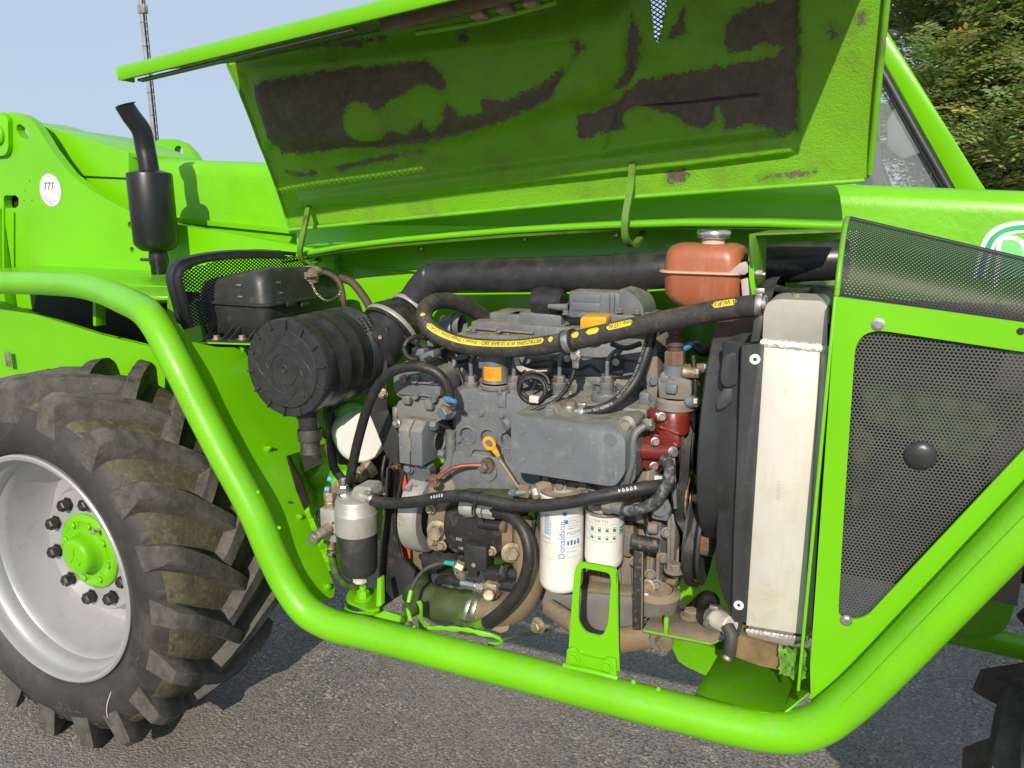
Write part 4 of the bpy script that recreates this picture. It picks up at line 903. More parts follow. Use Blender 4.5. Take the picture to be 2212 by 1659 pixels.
prism('tank_support', [PX(1622,506,xb+.004), PX(1656,516,xb+.004), PX(1654,600,xb+.004), PX(1641,690,xb+.004), PX(1632,690,xb+.004), PX(1628,600,xb+.004)], (-.004,0,0), 'green_dusty', T, .001, label='green sheet bracket holding the orange tank')
prism('support_top', [P(1622,505,YO-.01), P(1820,498,1.80), P(1820,493,1.88), P(1660,497,1.88)], (0,0,-.004), 'green_chipped', T, .001)
bolt(PX(1634,592,xb+.005), X_, .010, 'zinc', T, stud=.008); bolt(PX(1638,682,xb+.005), X_, .008, 'zinc_rusty', T, stud=.008)
# ------------------------------------------------------------------ black reservoir at the left
rv = empty('reservoir', P(560,735,1.7), T); lab(rv, 'black plastic reservoir with rusty filler cap')
YV = 1.62; xl_, xr_ = P(412,650,YV).x, P(572,650,YV).x; y1 = 1.985
zs_ = P(500,655,YV).z; zb_ = P(500,728,YV).z; cxv, cyv, hxv, hyv = (xl_+xr_)/2, (YV+y1)/2, (xr_-xl_)/2, (y1-YV)/2
loft('reservoir_body', [(cxv,cyv,zb_,hxv*.82,hyv*.86,.03), (cxv,cyv,zb_+.006,hxv*.87,hyv*.9,.034), (cxv,cyv,zs_-.02,hxv*.96,hyv*.97,.036), (cxv,cyv,zs_,hxv*.97,hyv*.97,.036)], 'tank_black', rv)
loft('reservoir_seam', [(cxv,cyv,zs_-.006,hxv,hyv,.04), (cxv,cyv,zs_-.004,hxv+.006,hyv+.006,.044), (cxv,cyv,zs_+.001,hxv+.006,hyv+.006,.044), (cxv,cyv,zs_+.003,hxv,hyv,.04)], 'tank_black', rv)
# upper half: roof slopes up towards the filler
n_ = 7; rows = []
def ring(kx, ky, zf, r):
    out = []; hx_, hy_ = hxv*kx, hyv*ky
    for qx, qy, a0_ in ((1,1,0), (-1,1,pi/2), (-1,-1,pi), (1,-1,1.5*pi)):
        for i in range(n_+1):
            a_ = a0_+pi/2*i/n_; x, y = cxv+qx*(hx_-r)+r*cos(a_), cyv+qy*(hy_-r)+r*sin(a_); out.append(V((x, y, zf(x, y))))
    return out
ztop = lambda x, y: zs_+.050+.046*min(1, max(0, (x-xl_)/(2*hxv)))+.016*min(1, max(0, (y-YV)/.2))-.03*max(0, (y-1.80)/.15)
for kx, ky, f, r in ((.97,.97,0,.036), (.93,.95,.55,.04), (.89,.92,.86,.045), (.82,.87,.97,.045), (.70,.78,1.0,.04), (.2,.3,1.02,.01)):
    rows.append(ring(kx, ky, lambda x, y, f=f: zs_+.002+(ztop(x, y)-zs_-.002)*f, r))
k = len(rows[0]); vs_ = [p for r in rows for p in r]; fs = []
for i in range(len(rows)-1):
    for j in range(k): fs.append((i*k+j, i*k+(j+1) % k, (i+1)*k+(j+1) % k, (i+1)*k+j))
fs.append(tuple(range((len(rows)-1)*k, len(rows)*k)))
mk('reservoir_lid', vs_, fs, 'tank_black', rv, 50)
for u in (630, 662): box('seam_clip', PX(u-8,663,xr_+.009), PX(u+8,651,xr_+.009)+V((-.012,0,0)), 'tank_black', rv, .002)
def foot(u0, u1):
    p0, p1 = P(u0,734,YV-.03), P(u1,734,YV-.03)
    for u in (u0, (u0+u1)/2+14): 
        q = P(u,734,YV-.034); prism('foot_gusset', [V((q.x,YV-.034,q.z)), V((q.x,YV+.02,q.z)), V((q.x,YV+.02,q.z+.036))], (.005,0,0), 'tank_black', rv, .001)
    box('foot', (p0.x,YV-.034,p0.z-.006), (p1.x,YV+.03,p0.z+.001), 'tank_black', rv, .002)
    bolt(V(((p0.x+p1.x)/2-.008,YV-.012,p0.z+.001)), Z_, .009, 'zinc_rusty', rv)
    bolt(V(((p0.x+p1.x)/2-.008,YV-.012,p0.z-.020)), -Z_, .007, 'green_paint', rv, stud=.008)
foot(437, 488); foot(492, 543)
prism('reservoir_shelf', [P(418,738,YV-.04), P(545,742,YV-.04), P(560,742,1.9), P(440,735,1.9)], (0,0,-.005), 'green_paint', T, .001, label='green shelf under the black reservoir')
cp = V((P(669,584,1.84).x, 1.84, P(669,589,1.84).z-.004)); cax = V((.18,-.22,1)).normalized()
lathe('filler_cap', cp, cax, [(-.02,.026), (0,.026), (0,.034), (.004,.037), (.013,.036), (.016,.031), (.013,.018), (.015,.014), (.015,0)], 'zinc_rusty', rv, 10, 'rusty lobed filler cap', smooth=30)
ch = [P(655,597,1.80), P(672,612,1.80), P(683,632,1.795), P(700,647,1.79), P(715,648,1.79), P(732,636,1.80), P(735,628,1.82)]
pa = Path(ch, .004)
for i in range(int(pa.L/.0062)):
    c, t_ = pa.at(i*.0062+.003); a_ = (t_.cross(Z_) if i % 2 else Z_-t_*Z_.dot(t_)).normalized()
    lathe('chain_link', c, t_.cross(a_), [(-.0008,.0030), (0,.0036), (.0008,.0030), (0,.0024), (-.0008,.0030)], 'zinc', rv, 8)
for s_, u, v in (('MAX', 606,613), ('MIN', 611,636), ('MAX', 691,613)): text('reservoir_mark', '—'+s_, (lambda o: (lambda x, y: o+V((.001,x,y))))(PX(u-14,v,xr_-.003)), .009, 'pale_ink', rv)
for s_, u, v in (('MAX', 508,617), ('MIN', 512,642)): text('reservoir_mark', '—'+s_, flat(P(u,v,YV+.004), X_, Z_), .007, 'pale_ink', rv)
tube('overflow_pipe', [P(688,588,1.86), P(712,592,1.86), P(733,610,1.86), P(740,634,1.86), P(744,660,1.86), P(760,690,1.87), P(775,720,1.88)], .0085, 'rubber_brown', T, 12)
tube('vent_hose', [P(735,600,1.9), P(760,610,1.9), P(785,640,1.9), P(803,672,1.88), P(820,706,1.86), P(828,735,1.86)], .0125, 'rubber_brown', T, 14, label='cracked brown rubber hose beside the reservoir')

# ------------------------------------------------------------------ air cleaner
ac = empty('air_cleaner', P(640,905,1.6), T); lab(ac, 'large round black plastic air cleaner')
YA = 1.50; R = .128; cA = V((P(617,797,YA).x, YA, P(617,797,YA).z))
lathe('housing', cA, Y_, [(.03,R*.93), (.045,R*.965), (.095,R*.97), (.10,R*.995), (.108,R*.995), (.112,R*.975), (.15,R*.985), (.154,R*1.005), (.162,R*1.005), (.166,R*.985), (.205,R*.99)]+[(.205+.0085*i+(.004 if j else 0), R*(1.0 if j else .965)) for i in range(7) for j in (0,1)]+[(.275,R*.98), (.30,R*.9), (.30,0)], 'plastic_black', ac, 72, 'ribbed black air cleaner body')
lathe('cover', cA, -Y_, [(-.045,R*.985), (-.04,R*1.0), (-.012,R*1.0), (-.004,R*.985), (0,R*.965), (0,R*.80), (.003,R*.79), (.006,R*.77), (.006,R*.52), (.0075,R*.51), (.0075,R*.49), (.006,R*.48), (.006,R*.34), (.0085,R*.33), (.0085,R*.31), (.006,R*.30), (.005,R*.09), (.008,R*.07), (.008,R*.05), (.005,R*.03), (.005,0)], 'plastic_black', ac, 72, 'round black cover with swirl ribs')
for k in range(14):
    th = 2*pi*k/14+.1; d = V((sin(th),0,cos(th))); s_ = V((cos(th),0,-sin(th))); c = cA+d*R*.885
    prism('cover_rib', [c-d*R*.085+s_*.004, c+d*R*.10+s_*.0015, c+d*R*.10-s_*.0015, c-d*R*.085-s_*.004], (0,-.006,0), 'plastic_black', ac, .001)
    prism('rim_rib', [cA+d*R*.985+s_*.002+Y_*.002, cA+d*R*1.004+s_*.002+Y_*.006, cA+d*R*1.004+s_*.002+Y_*.035, cA+d*R*.985+s_*.002+Y_*.04], s_*-.004, 'plastic_black', ac, .001)
for k in range(8):
    a0_ = 2*pi*k/8
    tube('swirl_rib', [cA+V((sin(a0_+.9*e)*R*(.40+.30*e), -.006, cos(a0_+.9*e)*R*(.40+.30*e))) for e in (0,.25,.5,.75,1)], .0015, 'plastic_black', ac, 8)
text('cover_mark', 'TOP', flat(cA+V((-.028,-.006,R*.62)), X_, Z_), .016, 'tank_black', ac)
dz = cA+V((.02,.05,-R*.93))
lathe('dust_outlet', dz, V((.03,0,-1)), [(0,.028), (.05,.026), (.05,.020)], 'plastic_black', ac, 24)
dv = [(0,.031), (.004,.032), (.030,.031), (.033,.026), (.06,.027), (.064,.030), (.068,.027), (.11,.025)]
o = lathe('dust_valve', dz+V((.002,0,-.05)), V((.06,-.06,-1)), dv, 'rubber_dusty', ac, 24, 'grey rubber dust valve')
for v in o.data.vertices:                          # squeezed duck-bill mouth
    z = (dz.z-.05)-(v.co.z+o.location.z); f = max(0, (z-.068)/.045); v.co.y = v.co.y*(1-.88*f); v.co.x *= 1+.25*f
    if z > .1: v.co.z += v.co.x*.5
lathe('cover_screw', P(652,686,YA+.10), Z_, [(0,.0065), (.004,.006), (.005,0)], 'zinc', ac, 12)
box('cover_strap', P(620,690,YA+.08), P(660,686,YA+.10)+V((0,.01,0)), 'plastic_black', ac, .002)
# clamp bracket
prism('clamp_wing', rounded([P(655,690,1.74), P(700,674,1.74), P(745,690,1.74), P(775,715,1.74), P(800,712,1.74), P(815,718,1.74), P(815,735,1.74), P(760,760,1.74), P(660,740,1.74)], .01), (0,.03,0), 'plastic_black', ac, .005)
prism('mount_plate', px([(787,752), (797,716), (836,708), (836,900), (800,905), (790,840)], 1.755), (0,.008,0), 'steel_black', ac, .002, label='black steel plate carrying the air cleaner')
bolt(P(822,727,1.752), V((.6,-1,.1)), .0095, 'zinc_rusty', ac, stud=.018, washer=1.7); bolt(P(827,850,1.752), V((.6,-1,.1)), .0095, 'zinc_rusty', ac, stud=.014, washer=1.5)
prism('lower_strut', px([(797,893), (836,886), (861,940), (861,1003), (841,1016), (836,986)], 1.70), (0,.008,0), 'steel_black', ac, .002, label='dusty black bent strut')
for i in range(5):
    for j in range(6): 
        p = cA+V((sin(.95-.06*i+.0*j)*R*1.0, .206+.010*j, cos(.95-.09*i)*R*1.0)); 
        box('grip_tooth', p-V((.003,.003,.003)), p+V((.003,.003,.003)), 'plastic_black', ac, .001) if j % 2 == 0 else None

# ------------------------------------------------------------------ intake pipe
ip = empty('intake_pipe', P(1150,600,1.95), T); lab(ip, 'wide black intake pipe crossing above the engine')
YI = 1.93; rI = .0475
c0, c1, c2 = P(885,668,YI-.02), P(935,598,YI), P(1330,590,YI)
c3 = P(1440,582,YI); c4 = P(1830,560,2.0)
tube('pipe', [c1, c1.lerp(c2,.33), c1.lerp(c2,.66), c2], rI, 'plastic_black', ip, 36, .03)
tube('pipe', [c2, c3, c3.lerp(c4,.5), c4], rI*1.01, 'plastic_black', ip, 36, .03)
lathe('pipe_joint', c2-(c2-c1).normalized()*.004, (c2-c1), [(0,rI), (0,rI+.0025), (.008,rI+.0025), (.008,rI)], 'plastic_black', ip, 36)
d_ = (c0-c1).normalized(); tube('pipe_elbow', [c1+(c2-c1).normalized()*.02, c1+d_*.02, c0+d_*.02], rI, 'plastic_black', ip, 36, .03)
lathe('elbow_weld', c1-V((.01,0,0)), ((c2-c1).normalized()-d_*.0).normalized(), [(0,rI*.9), (.004,rI+.001), (.01,rI*.98)], 'plastic_black', ip, 36)
ax_ = (P(845,712,YI-.09)-c0).normalized(); Lr = (P(845,712,YI-.09)-c0).length
lathe('rubber_reducer', c0-ax_*.012, ax_, [(0,rI), (0,rI+.008), (.03,rI+.010), (.036,rI+.014), (.075,.084), (.082,.088), (.115,.088), (.115,.078)], 'rubber', ip, 40, 'black rubber reducer with steel clamps')
clamp_band(c0+ax_*.006, ax_, rI+.010, .013, 'cast_alu', ip, screw=V((-.6,-.6,.5)), name='steel_clamp'); clamp_band(c0+ax_*.088, ax_, .089, .013, 'cast_alu', ip, name='steel_clamp')
lathe('filter_outlet', c0+ax_*.10, ax_, [(0,.078), (.08,.080), (.09,.06)], 'plastic_black', ip, 32)
tube('clamp_tail', [c0+ax_*.006+V((-.05,-.035,.02)), c0+ax_*.02+V((-.058,-.04,.0)), c0+ax_*.03+V((-.06,-.045,-.012))], .006, 'cast_alu', ip, 8)

# ------------------------------------------------------------------ spin-on filter, hoses and valve block behind the separator
hf = empty('hydraulic_filter', P(790,1000,1.75), T); lab(hf, 'white spin-on filter with a grey stripe')
fo, fa = P(764,924,1.80), (P(806,976,1.60)-P(764,924,1.80)).normalized()
rr = .072; Lf = .150
lathe('filter_can', fo-fa*.03, fa, [(0,rr*.92), (.01,rr), (Lf*.55,rr)], 'white_enamel', hf, 48); lathe('filter_band', fo-fa*.03, fa, [(Lf*.55,rr), (Lf*.78,rr)], 'pale_grey', hf, 48)
lathe('filter_end', fo-fa*.03, fa, [(Lf*.78,rr), (Lf*1.05,rr), (Lf*1.12,rr*.96), (Lf*1.16,rr*.86), (Lf*1.17,0)], 'white_enamel', hf, 48)
lathe('filter_seal', fo-fa*.05, fa, [(0,rr*.95), (0,rr*1.02), (.03,rr*1.02), (.03,rr*.9)], 'steel_black', hf, 40)
tube('suction_hose', [P(712,900,1.72), P(714,930,1.72), P(716,970,1.70), P(722,1010,1.68), P(735,1030,1.66), P(746,1045,1.65)], .0125, 'rubber', T, 14)
for u, v in ((716,948), (718,980)): lathe('cable_tie', P(u,v,1.71), Z_, [(-.002,.0125), (-.002,.0145), (.002,.0145), (.002,.0125)], 'plastic_black', T, 16)
bolt(P(711,905,1.72), Z_, .018, 'steel_black', T, h=.022, washer=0, name='hose_nut'); cyl('hose_nut', P(709,890,1.74), P(710,868,1.76), .015, 'steel_black', T)
tube('return_hose', [P(690,895,1.8), P(697,930,1.78), P(705,965,1.76), P(710,985,1.76)], .007, 'rubber_brown', T, 10)
cyl('check_valve', P(742,1000,1.8), P(742,950,1.8), .022, 'steel_black', T, seg=6); cyl('check_valve', P(742,975,1.79), P(742,968,1.79), .027, 'steel_black', T, seg=20)
box('bay_shade_box', P(725,1060,2.0), P(850,880,2.0)+V((0,.02,0)), 'dark_interior', T, .003)  # near-black box added as the shadow behind the filter, not a real wall
cyl('elbow_fitting', P(770,1030,1.66), P(790,1016,1.70), .020, 'zinc_rusty', T, seg=6); cyl('elbow_fitting', P(790,1018,1.70), P(806,1006,1.72), .026, 'zinc_rusty', T, seg=6)
cyl('elbow_fitting', P(752,1032,1.62), P(775,1030,1.64), .014, 'zinc_rusty', T, seg=12)

# ------------------------------------------------------------------ fuel/water separator with its bracket
sp_ = empty('fuel_separator', P(771,1245,1.54), T); lab(sp_, 'fuel separator with cast metal head and black bowl')
YS = 1.53; ax0 = P(771,1140,YS); xz = lambda v: P(771, v, YS).z
R = .0545; z0 = xz(1147)
lathe('separator_head', V((ax0.x,YS,z0)), Z_, [(-.002,R*.9), (0,R*1.0), (xz(1108)-z0,R*1.03), (xz(1106)-z0+.002,R*1.03), (xz(1104)-z0+.002,R*.99), (xz(1082)-z0,R*.96), (xz(1076)-z0,R*.90), (xz(1070)-z0,R*.6), (xz(1066)-z0,R*.34), (xz(1064)-z0,0)], 'cast_alu', sp_, 48, 'cast aluminium separator head')
lathe('separator_bowl', V((ax0.x,YS,xz(1236))), Z_, [(0,0), (0,R*.62), (.004,R*.80), (.014,R*.89), (z0-xz(1236)-.002,R*.97), (z0-xz(1236)+.004,R*.95)], 'steel_black', sp_, 48, 'scratched black separator bowl')
lathe('drain_valve', V((ax0.x+.003,YS,xz(1254))), Z_, [(0,.010), (0,.019), (.010,.019), (.011,.015), (.022,.015)], 'ivory_plastic', sp_, 8, smooth=25)
prism('head_arm', rounded(px([(757,1072), (766,1050), (800,1052), (802,1078), (790,1086)], YS-.035), .01), (0,.05,0), 'cast_alu', sp_, .008)
lathe('outlet', P(783,1068,YS-.02), V((1,0,-.1)), [(0,.017), (.025,.016), (.025,.012)], 'cast_alu', sp_, 24)
bolt(P(743,1069,YS-.01), Z_, .013, 'steel_bright', sp_, h=.022, stud=.022, washer=1.3); bolt(P(807,1052,YS+.06), Z_, .010, 'zinc', sp_, washer=2.0)
prism('head_bracket', [P(745,1060,YS+.03), P(838,1066,YS+.03), P(838,1050,YS+.10), P(760,1046,YS+.10)], (0,0,-.006), 'cast_alu', sp_, .002)
box('valve_block', P(694,1166,YS-.02), P(722,1104,YS-.02)+V((0,.05,0)), 'cast_alu', sp_, .003); 
for v in (1130, 1154): lathe('block_hole', PX(719,v,P(722,1104,YS-.02).x+.001), X_, [(0,.004), (.0004,.004), (.0004,0)], 'dark_interior', sp_, 10)
cyl('knob_shaft', P(712,1140,YS-.02), P(682,1160,YS-.07), .0145, 'zinc_rusty', sp_); lathe('knurled_knob', P(683,1160,YS-.066), P(662,1172,YS-.10)-P(683,1160,YS-.066), [(0,.012), (0,.0165), (.004,.0175), (.016,.0175), (.018,.016), (.018,0)], 'zinc', sp_, 26, 'knurled metal knob')
cyl('fitting', P(713,1104,YS), P(713,1082,YS), .014, 'zinc_rusty', sp_, seg=6); cyl('fitting', P(713,1082,YS), P(712,1062,YS), .016, 'zinc_rusty', sp_, seg=6)
cyl('fitting', P(719,1062,YS+.02), P(738,1046,YS+.02), .016, 'zinc_rusty', sp_, seg=6); cyl('fitting', P(712,1062,YS+.01), P(710,1050,YS+.01), .010, 'copper', sp_, seg=10)
for u, v in ((712,1033), (706,1055)): lathe('blue_cap', P(u+6,v+3,YS+.0), V((-1,-.5,.3)), [(0,.006), (.004,.0075), (.012,.007), (.014,0)], 'cyan_plastic', sp_, 12, 'small light blue plug')
tube('sensor_lead', [P(704,1098,YS+.03), P(690,1100,YS+.03), P(681,1112,YS+.03), P(684,1128,YS+.02), P(692,1142,YS+.01)], .006, 'rubber', sp_, 10, ripple=(.006,.0012))
cyl('fitting', P(716,1166,YS), P(716,1186,YS), .011, 'zinc_rusty', sp_, seg=12)
clamp_band(P(717,1192,YS), Z_, .0115, .010, 'zinc', sp_, screw=V((.4,-1,0)))
tube('drain_hose', [P(717,1188,YS), P(719,1215,YS), P(730,1245,YS), P(748,1264,YS+.01), P(768,1270,YS+.03)], .0105, 'green_overspray', sp_, 12)
# black engine bracket and green mount
br = empty('engine_bracket', P(820,1310,1.55), T); lab(br, 'black sheet steel engine bracket bolted to a green mount')
prism('bracket_web', px([(840,1010), (851,1010), (853,1150), (867,1207), (896,1235), (892,1268), (826,1312), (818,1302), (822,1245), (826,1190), (834,1100)], 1.60), (0,.008,0), 'steel_black', br, .002)
prism('bracket_edge', [P(834,1010,1.55), P(842,1010,1.60), P(829,1190,1.60), P(824,1312,1.60), P(816,1312,1.55), P(815,1245,1.55), P(819,1190,1.55), P(829,1100,1.55)], (.006,0,0), 'steel_black', br, .002)
prism('bracket_foot', rounded([P(746,1296,1.47), P(752,1276,1.52), P(772,1268,1.56), P(820,1272,1.56), P(820,1314,1.46), P(800,1318,1.45)], [.02,.02,.01,0,.004,.01]), (0,0,-.008), 'green_paint', br, .003, label='green mounting foot')
prism('bracket_upright', [P(814,1250,1.50), P(822,1248,1.50), P(823,1310,1.455), P(811,1312,1.455)], (0,.02,0), 'green_paint', br, .003)
lathe('rubber_mount', P(785,1312,1.50), Z_, [(-.02,.05), (-.004,.052), (.004,.044), (.012,.044)], 'green_paint', br, 28)
bolt(P(785,1292,1.50), Z_, .0165, 'green_paint', br, h=.018, stud=.016)
prism('mount_wedge', [P(805,1330,1.46), P(830,1318,1.47), P(868,1330,1.48), P(862,1348,1.46), P(832,1345,1.45)], (0,.03,-.02), 'green_paint', br, .004)
prism('gasket_strip', px([(858,1010), (876,1010), (882,1070), (886,1207), (868,1210), (862,1150)], 1.655), (0,.006,0), 'red_gasket', br, .001, label='orange painted strip behind the bracket')
prism('side_post', px([(843,1008), (858,1006), (861,1100), (849,1100)], 1.63), (0,.02,0), 'cast_rust', br, .002)
# ================================================================== the engine
E = empty('engine', (-.72, 1.85, .55)); lab(E, 'grey four-cylinder diesel engine sitting in the open green engine bay', 'engine')
G_ = 'engine_grey'; D_ = 'engine_grey_dirty'; S_ = 'engine_soiled'
# block, crankcase, head
bx('cylinder_block', 980, 885, 1398, 1064, 1.655, .40, G_, E, .008, 'grey painted engine block')
pl = px([(984,885), (1200,900), (1400,914), (1400,990), (1110,990), (1104,998), (1096,997), (1090,985), (1082,978), (1026,971), (1020,975), (1018,984), (1010,988), (1002,984), (999,972), (994,963), (986,950)], 1.645)
plate('side_plate', pl, [circ(P(1010,941,1.645), .0205, 28), circ(P(1055,946,1.645), .0205, 28), circ(P(1099,951,1.645), .0205, 28)], (0,.012,0), G_, E, 'cast side plate with three round pockets')
for u, v in ((1010,941), (1055,946), (1099,951)): lathe('pocket_rim', P(u, v, 1.645), -Y_, [(0,.0205), (.003,.0215), (.003,.024), (0,.0255)], G_, E, 32); lathe('core_plug', P(u, v, 1.654), -Y_, [(0,.0205), (0,.019), (-.004,.0), ], G_, E, 24)
for u, v, r in ((1055,898,.0038), (1010,977,.003), (1237,1000,.003)): lathe('bolt_hole', P(u, v, 1.6445), -Y_, [(0,r), (.0004,r), (.0004,0)], 'cast_rust', E, 12)
tube('casting_rib', [P(974,930,1.652), P(974,965,1.652), P(970,1000,1.652), P(958,1030,1.65)], .014, G_, E, 12)
bx('crankcase', 968, 1000, 1170, 1066, 1.645, .30, G_, E, .018)
lathe('oil_boss', P(1055,1018,1.645), -Y_, [(0,.026), (.006,.024), (.007,0)], G_, E, 24)
bx('cylinder_head', 986, 752, 1418, 884, 1.79, .26, G_, E, .008, 'grey cylinder head')
for u in (1040, 1150, 1258, 1362): p = P(u, 880, 1.80); q = P(u, 815, 1.80); cyl('head_swell', V((p.x,1.80,p.z)), V((p.x,1.80,q.z)), .040, G_, E, seg=28, bev=.012)
prism('head_rail', px([(1160,806), (1415,825), (1415,842), (1160,822)], 1.775), (0,.03,0), G_, E, .005)
prism('front_plate', px([(1391,745), (1412,735), (1421,760), (1420,885), (1404,893), (1398,880)], 1.70), (0,.20,0), D_, E, .004, label='dust-caked end plate of the head')
for v in (822, 858, 874): bolt(P(1410,v,1.70), V((.5,-1,0)), .010, G_, E)
bx('head_cover_box', 1378, 850, 1402, 890, 1.69, .05, G_, E, .006)
# rocker cover in three tiers
z1 = zcov = P(1000,722,1.80).z; z0 = P(1000,748,1.79).z; xl_, xr_ = P(985,735,1.8).x, P(1405,735,1.8).x
box('rocker_cover', (xl_,1.80,z0), (xr_,2.06,z1), G_, E, .008, label='ribbed grey rocker cover')
box('cover_tier', (xl_+.02,1.845,z1-.004), (xr_-.01,2.04,z1+.030), G_, E, .008)
box('cover_tier', (xl_+.05,1.90,z1+.026), (xr_-.03,2.03,z1+.048), G_, E, .006)
a = P(1120,690,1.87); b = P(1212,690,1.87); box('cover_pad', (a.x,1.87,z1+.02), (b.x,1.97,z1+.058), G_, E, .005)
a = P(1085,690,1.87); b = P(1120,690,1.87); box('cover_pad', (a.x,1.89,z1+.02), (b.x,1.96,z1+.048), G_, E, .006)
prism('cover_strip', [V((xl_+.02,1.842,z1+.010)), V((xl_+.21,1.842,z1+.008)), V((xl_+.21,1.842,z1+.012)), V((xl_+.02,1.842,z1+.016))], (0,-.008,0), D_, E, .001)
lathe('breather', P(985,702,1.86), -X_, [(-.02,.03), (0,.03), (.004,.034), (.012,.034), (.014,.026), (.04,.025), (.045,.018)], G_, E, 24)
lathe('breather_pipe', P(975,710,1.83), V((-1,-.4,-.1)), [(0,.022), (.05,.022), (.055,.016)], G_, E, 20)
for u, v in ((1023,717), (1096,726), (1077,717), (1180,738)): bolt(P(u, v, 1.815), Z_, .006, G_ if u != 1077 else 'zinc', E, washer=1.6)
# intake unit on top
bx('intake_body', 1228, 634, 1352, 686, 1.83, .10, G_, E, .006, 'grey intake housing on top of the engine'); 
for v0, v1 in ((637,652), (655,671)): bx('intake_panel', 1236, v0, 1296, v1, 1.827, .01, 'plastic_grey', E, .002)
for u in (1312, 1322): bx('intake_rib', u, 636, u+5, 684, 1.822, .02, G_, E, .002)
a = P(1333,684,1.80); b = P(1392,684,1.80)
bm_ = []; n_ = 12
for i in range(n_+1): th = pi*i/n_*.5; bm_.append(V((a.x+(b.x-a.x)*sin(th)*.95, 1.81, a.z+.066*cos(th))))
hull('intake_dome', [V((a.x,1.81,a.z))]+bm_, [V((a.x,1.93,a.z))]+[p+V((0,.12,0)) for p in bm_], G_, E, .008, 'domed end of the intake housing')
bx('intake_flange', 1255, 684, 1402, 699, 1.80, .14, G_, E, .004)
bx('intake_base', 1290, 697, 1400, 716, 1.81, .13, G_, E, .004)
for u, v in ((1376,675), (1398,680), (1338,672), (1222,676)): bolt(P(u, v+3, 1.805), Z_, .007, G_, E)
lathe('actuator', P(1188,652,1.90), X_, [(-.05,.02), (-.045,.034), (-.03,.040), (.03,.040), (.04,.032), (.04,0)], 'plastic_black', E, 28)
lathe('actuator_arm', P(1185,662,1.84), X_, [(0,.006), (.05,.010), (.06,.02)], G_, E, 14)
# yellow oil cap
q = px([(1253,688), (1258,684), (1306,685), (1310,690), (1307,711), (1252,712)], 1.70); hull('oil_cap', q, [p+V((.0,.045,.004)) for p in q], 'yellow_plastic', E, .005, 'yellow oil filler cap')
cyl('oil_neck', P(1282,722,1.73), P(1282,708,1.73), .02, G_, E)
# unit injection pumps
def pump(u, Yp):
    cx = P(u, 850, Yp).x; z = lambda v: P(u, v, Yp).z; c = lambda v: V((cx, Yp, z(v)))
    r = empty('injection_pump', c(874), E)
    lathe('pump_base', c(876), Z_, [(0,.029), (z(862)-z(876),.029), (z(862)-z(876),.02)], G_, r, 28)
    q = [c(864)+V((.036*cos(t_)*(1 if abs(cos(t_)) > .5 else .94), .024*sin(t_), 0))*1.0 for t_ in [2*pi*i/24 for i in range(24)]]
    R_ = M.Rotation(.5, 3, 'Z'); q = [c(864)+R_@(p-c(864)) for p in q]; prism('pump_flange', q, (0,0,z(851)-z(864)), G_, r, .002)
    lathe('pump_barrel', c(851), Z_, [(0,.022), (.003,.021), (.003,.0165), (z(838)-z(851),.0165), (z(838)-z(851)+.001,.019), (z(835)-z(851),.019), (z(835)-z(851),.016), (z(824)-z(851),.0145)], G_, r, 28)
    lathe('knurled_ring', c(834), Z_, [(0,.0165), (.001,.0178), (z(826)-z(834),.0178), (z(826)-z(834)+.001,.016)], G_, r, 28)
    bolt(c(826), Z_, .0148, 'zinc', r, h=z(811)-z(826), washer=0, name='union_nut')
    tube('fuel_pipe', [c(813), c(795), c(780), c(772)+V((.004,.02,.004)), c(768)+V((.006,.06,.004)), c(766)+V((.008,.11,0))], .0052, G_, r, 12)
    for s_ in (-1, 1): bolt(c(851)+R_@V((.027*s_, 0, 0)), Z_, .0062, 'zinc' if s_ > 0 else G_, r, washer=1.4)
    cyl('flange_stud', c(866)+R_@V((.028,-.01,0)), c(876)+R_@V((.028,-.01,0)), .006, G_, r, seg=10)
for u in (1018, 1110, 1208, 1310): pump(u, 1.695)
# stop solenoid
so_ = empty('stop_solenoid', P(1070,880,1.69), E); lab(so_, 'grey cylindrical solenoid with orange label')
cx = P(1070,820,1.69).x; z = lambda v: P(1070, v, 1.69).z; c = lambda v: V((cx, 1.69, z(v)))
lathe('solenoid_body', c(824), Z_, [(0,.0345), (z(820)-z(824),.033), (z(745)-z(824),.033), (z(745)-z(824)+.003,.028), (z(745)-z(824)+.003,0)], G_, so_, 36)
lathe('solenoid_ring', c(838), Z_, [(0,.030), (0,.0355), (.004,.037), (.010,.037), (.012,.034)], D_, so_, 36)
lathe('solenoid_base', c(880), Z_, [(0,.020), (0,.030), (z(840)-z(880),.031)], G_, so_, 12, smooth=20)
bx('solenoid_plug', 1072, 848, 1092, 880, 1.650, .03, G_, so_, .004); cyl('solenoid_pin', P(1080,852,1.652), P(1080,838,1.652), .006, G_, so_)
def lab_patch(name, c, r, a0_, a1_, z0_, z1_, mt, par, n=14):
    vs_ = []
    for i in range(n+1): a_ = a0_+(a1_-a0_)*i/n; vs_ += [V((c.x+sin(a_)*r, c.y-cos(a_)*r, z0_)), V((c.x+sin(a_)*r, c.y-cos(a_)*r, z1_))]
    return mk(name, vs_, [(2*i, 2*i+2, 2*i+3, 2*i+1) for i in range(n)], mt, par, 60, recalc=False)
def round_text(name, s, c, r, a_, z_, size, mt, par, vertical=False, align='LEFT'):
    if vertical: fn = lambda x, y: V((c.x+sin(a_-y/r)*r, c.y-cos(a_-y/r)*r, z_+x))
    else: fn = lambda x, y: V((c.x+sin(a_+x/r)*r, c.y-cos(a_+x/r)*r, z_+y))
    return text(name, s, fn, size, mt, par, align)
lab_patch('orange_label', c(800), .0336, -.56, .90, z(817), z(788), 'orange_label', so_)
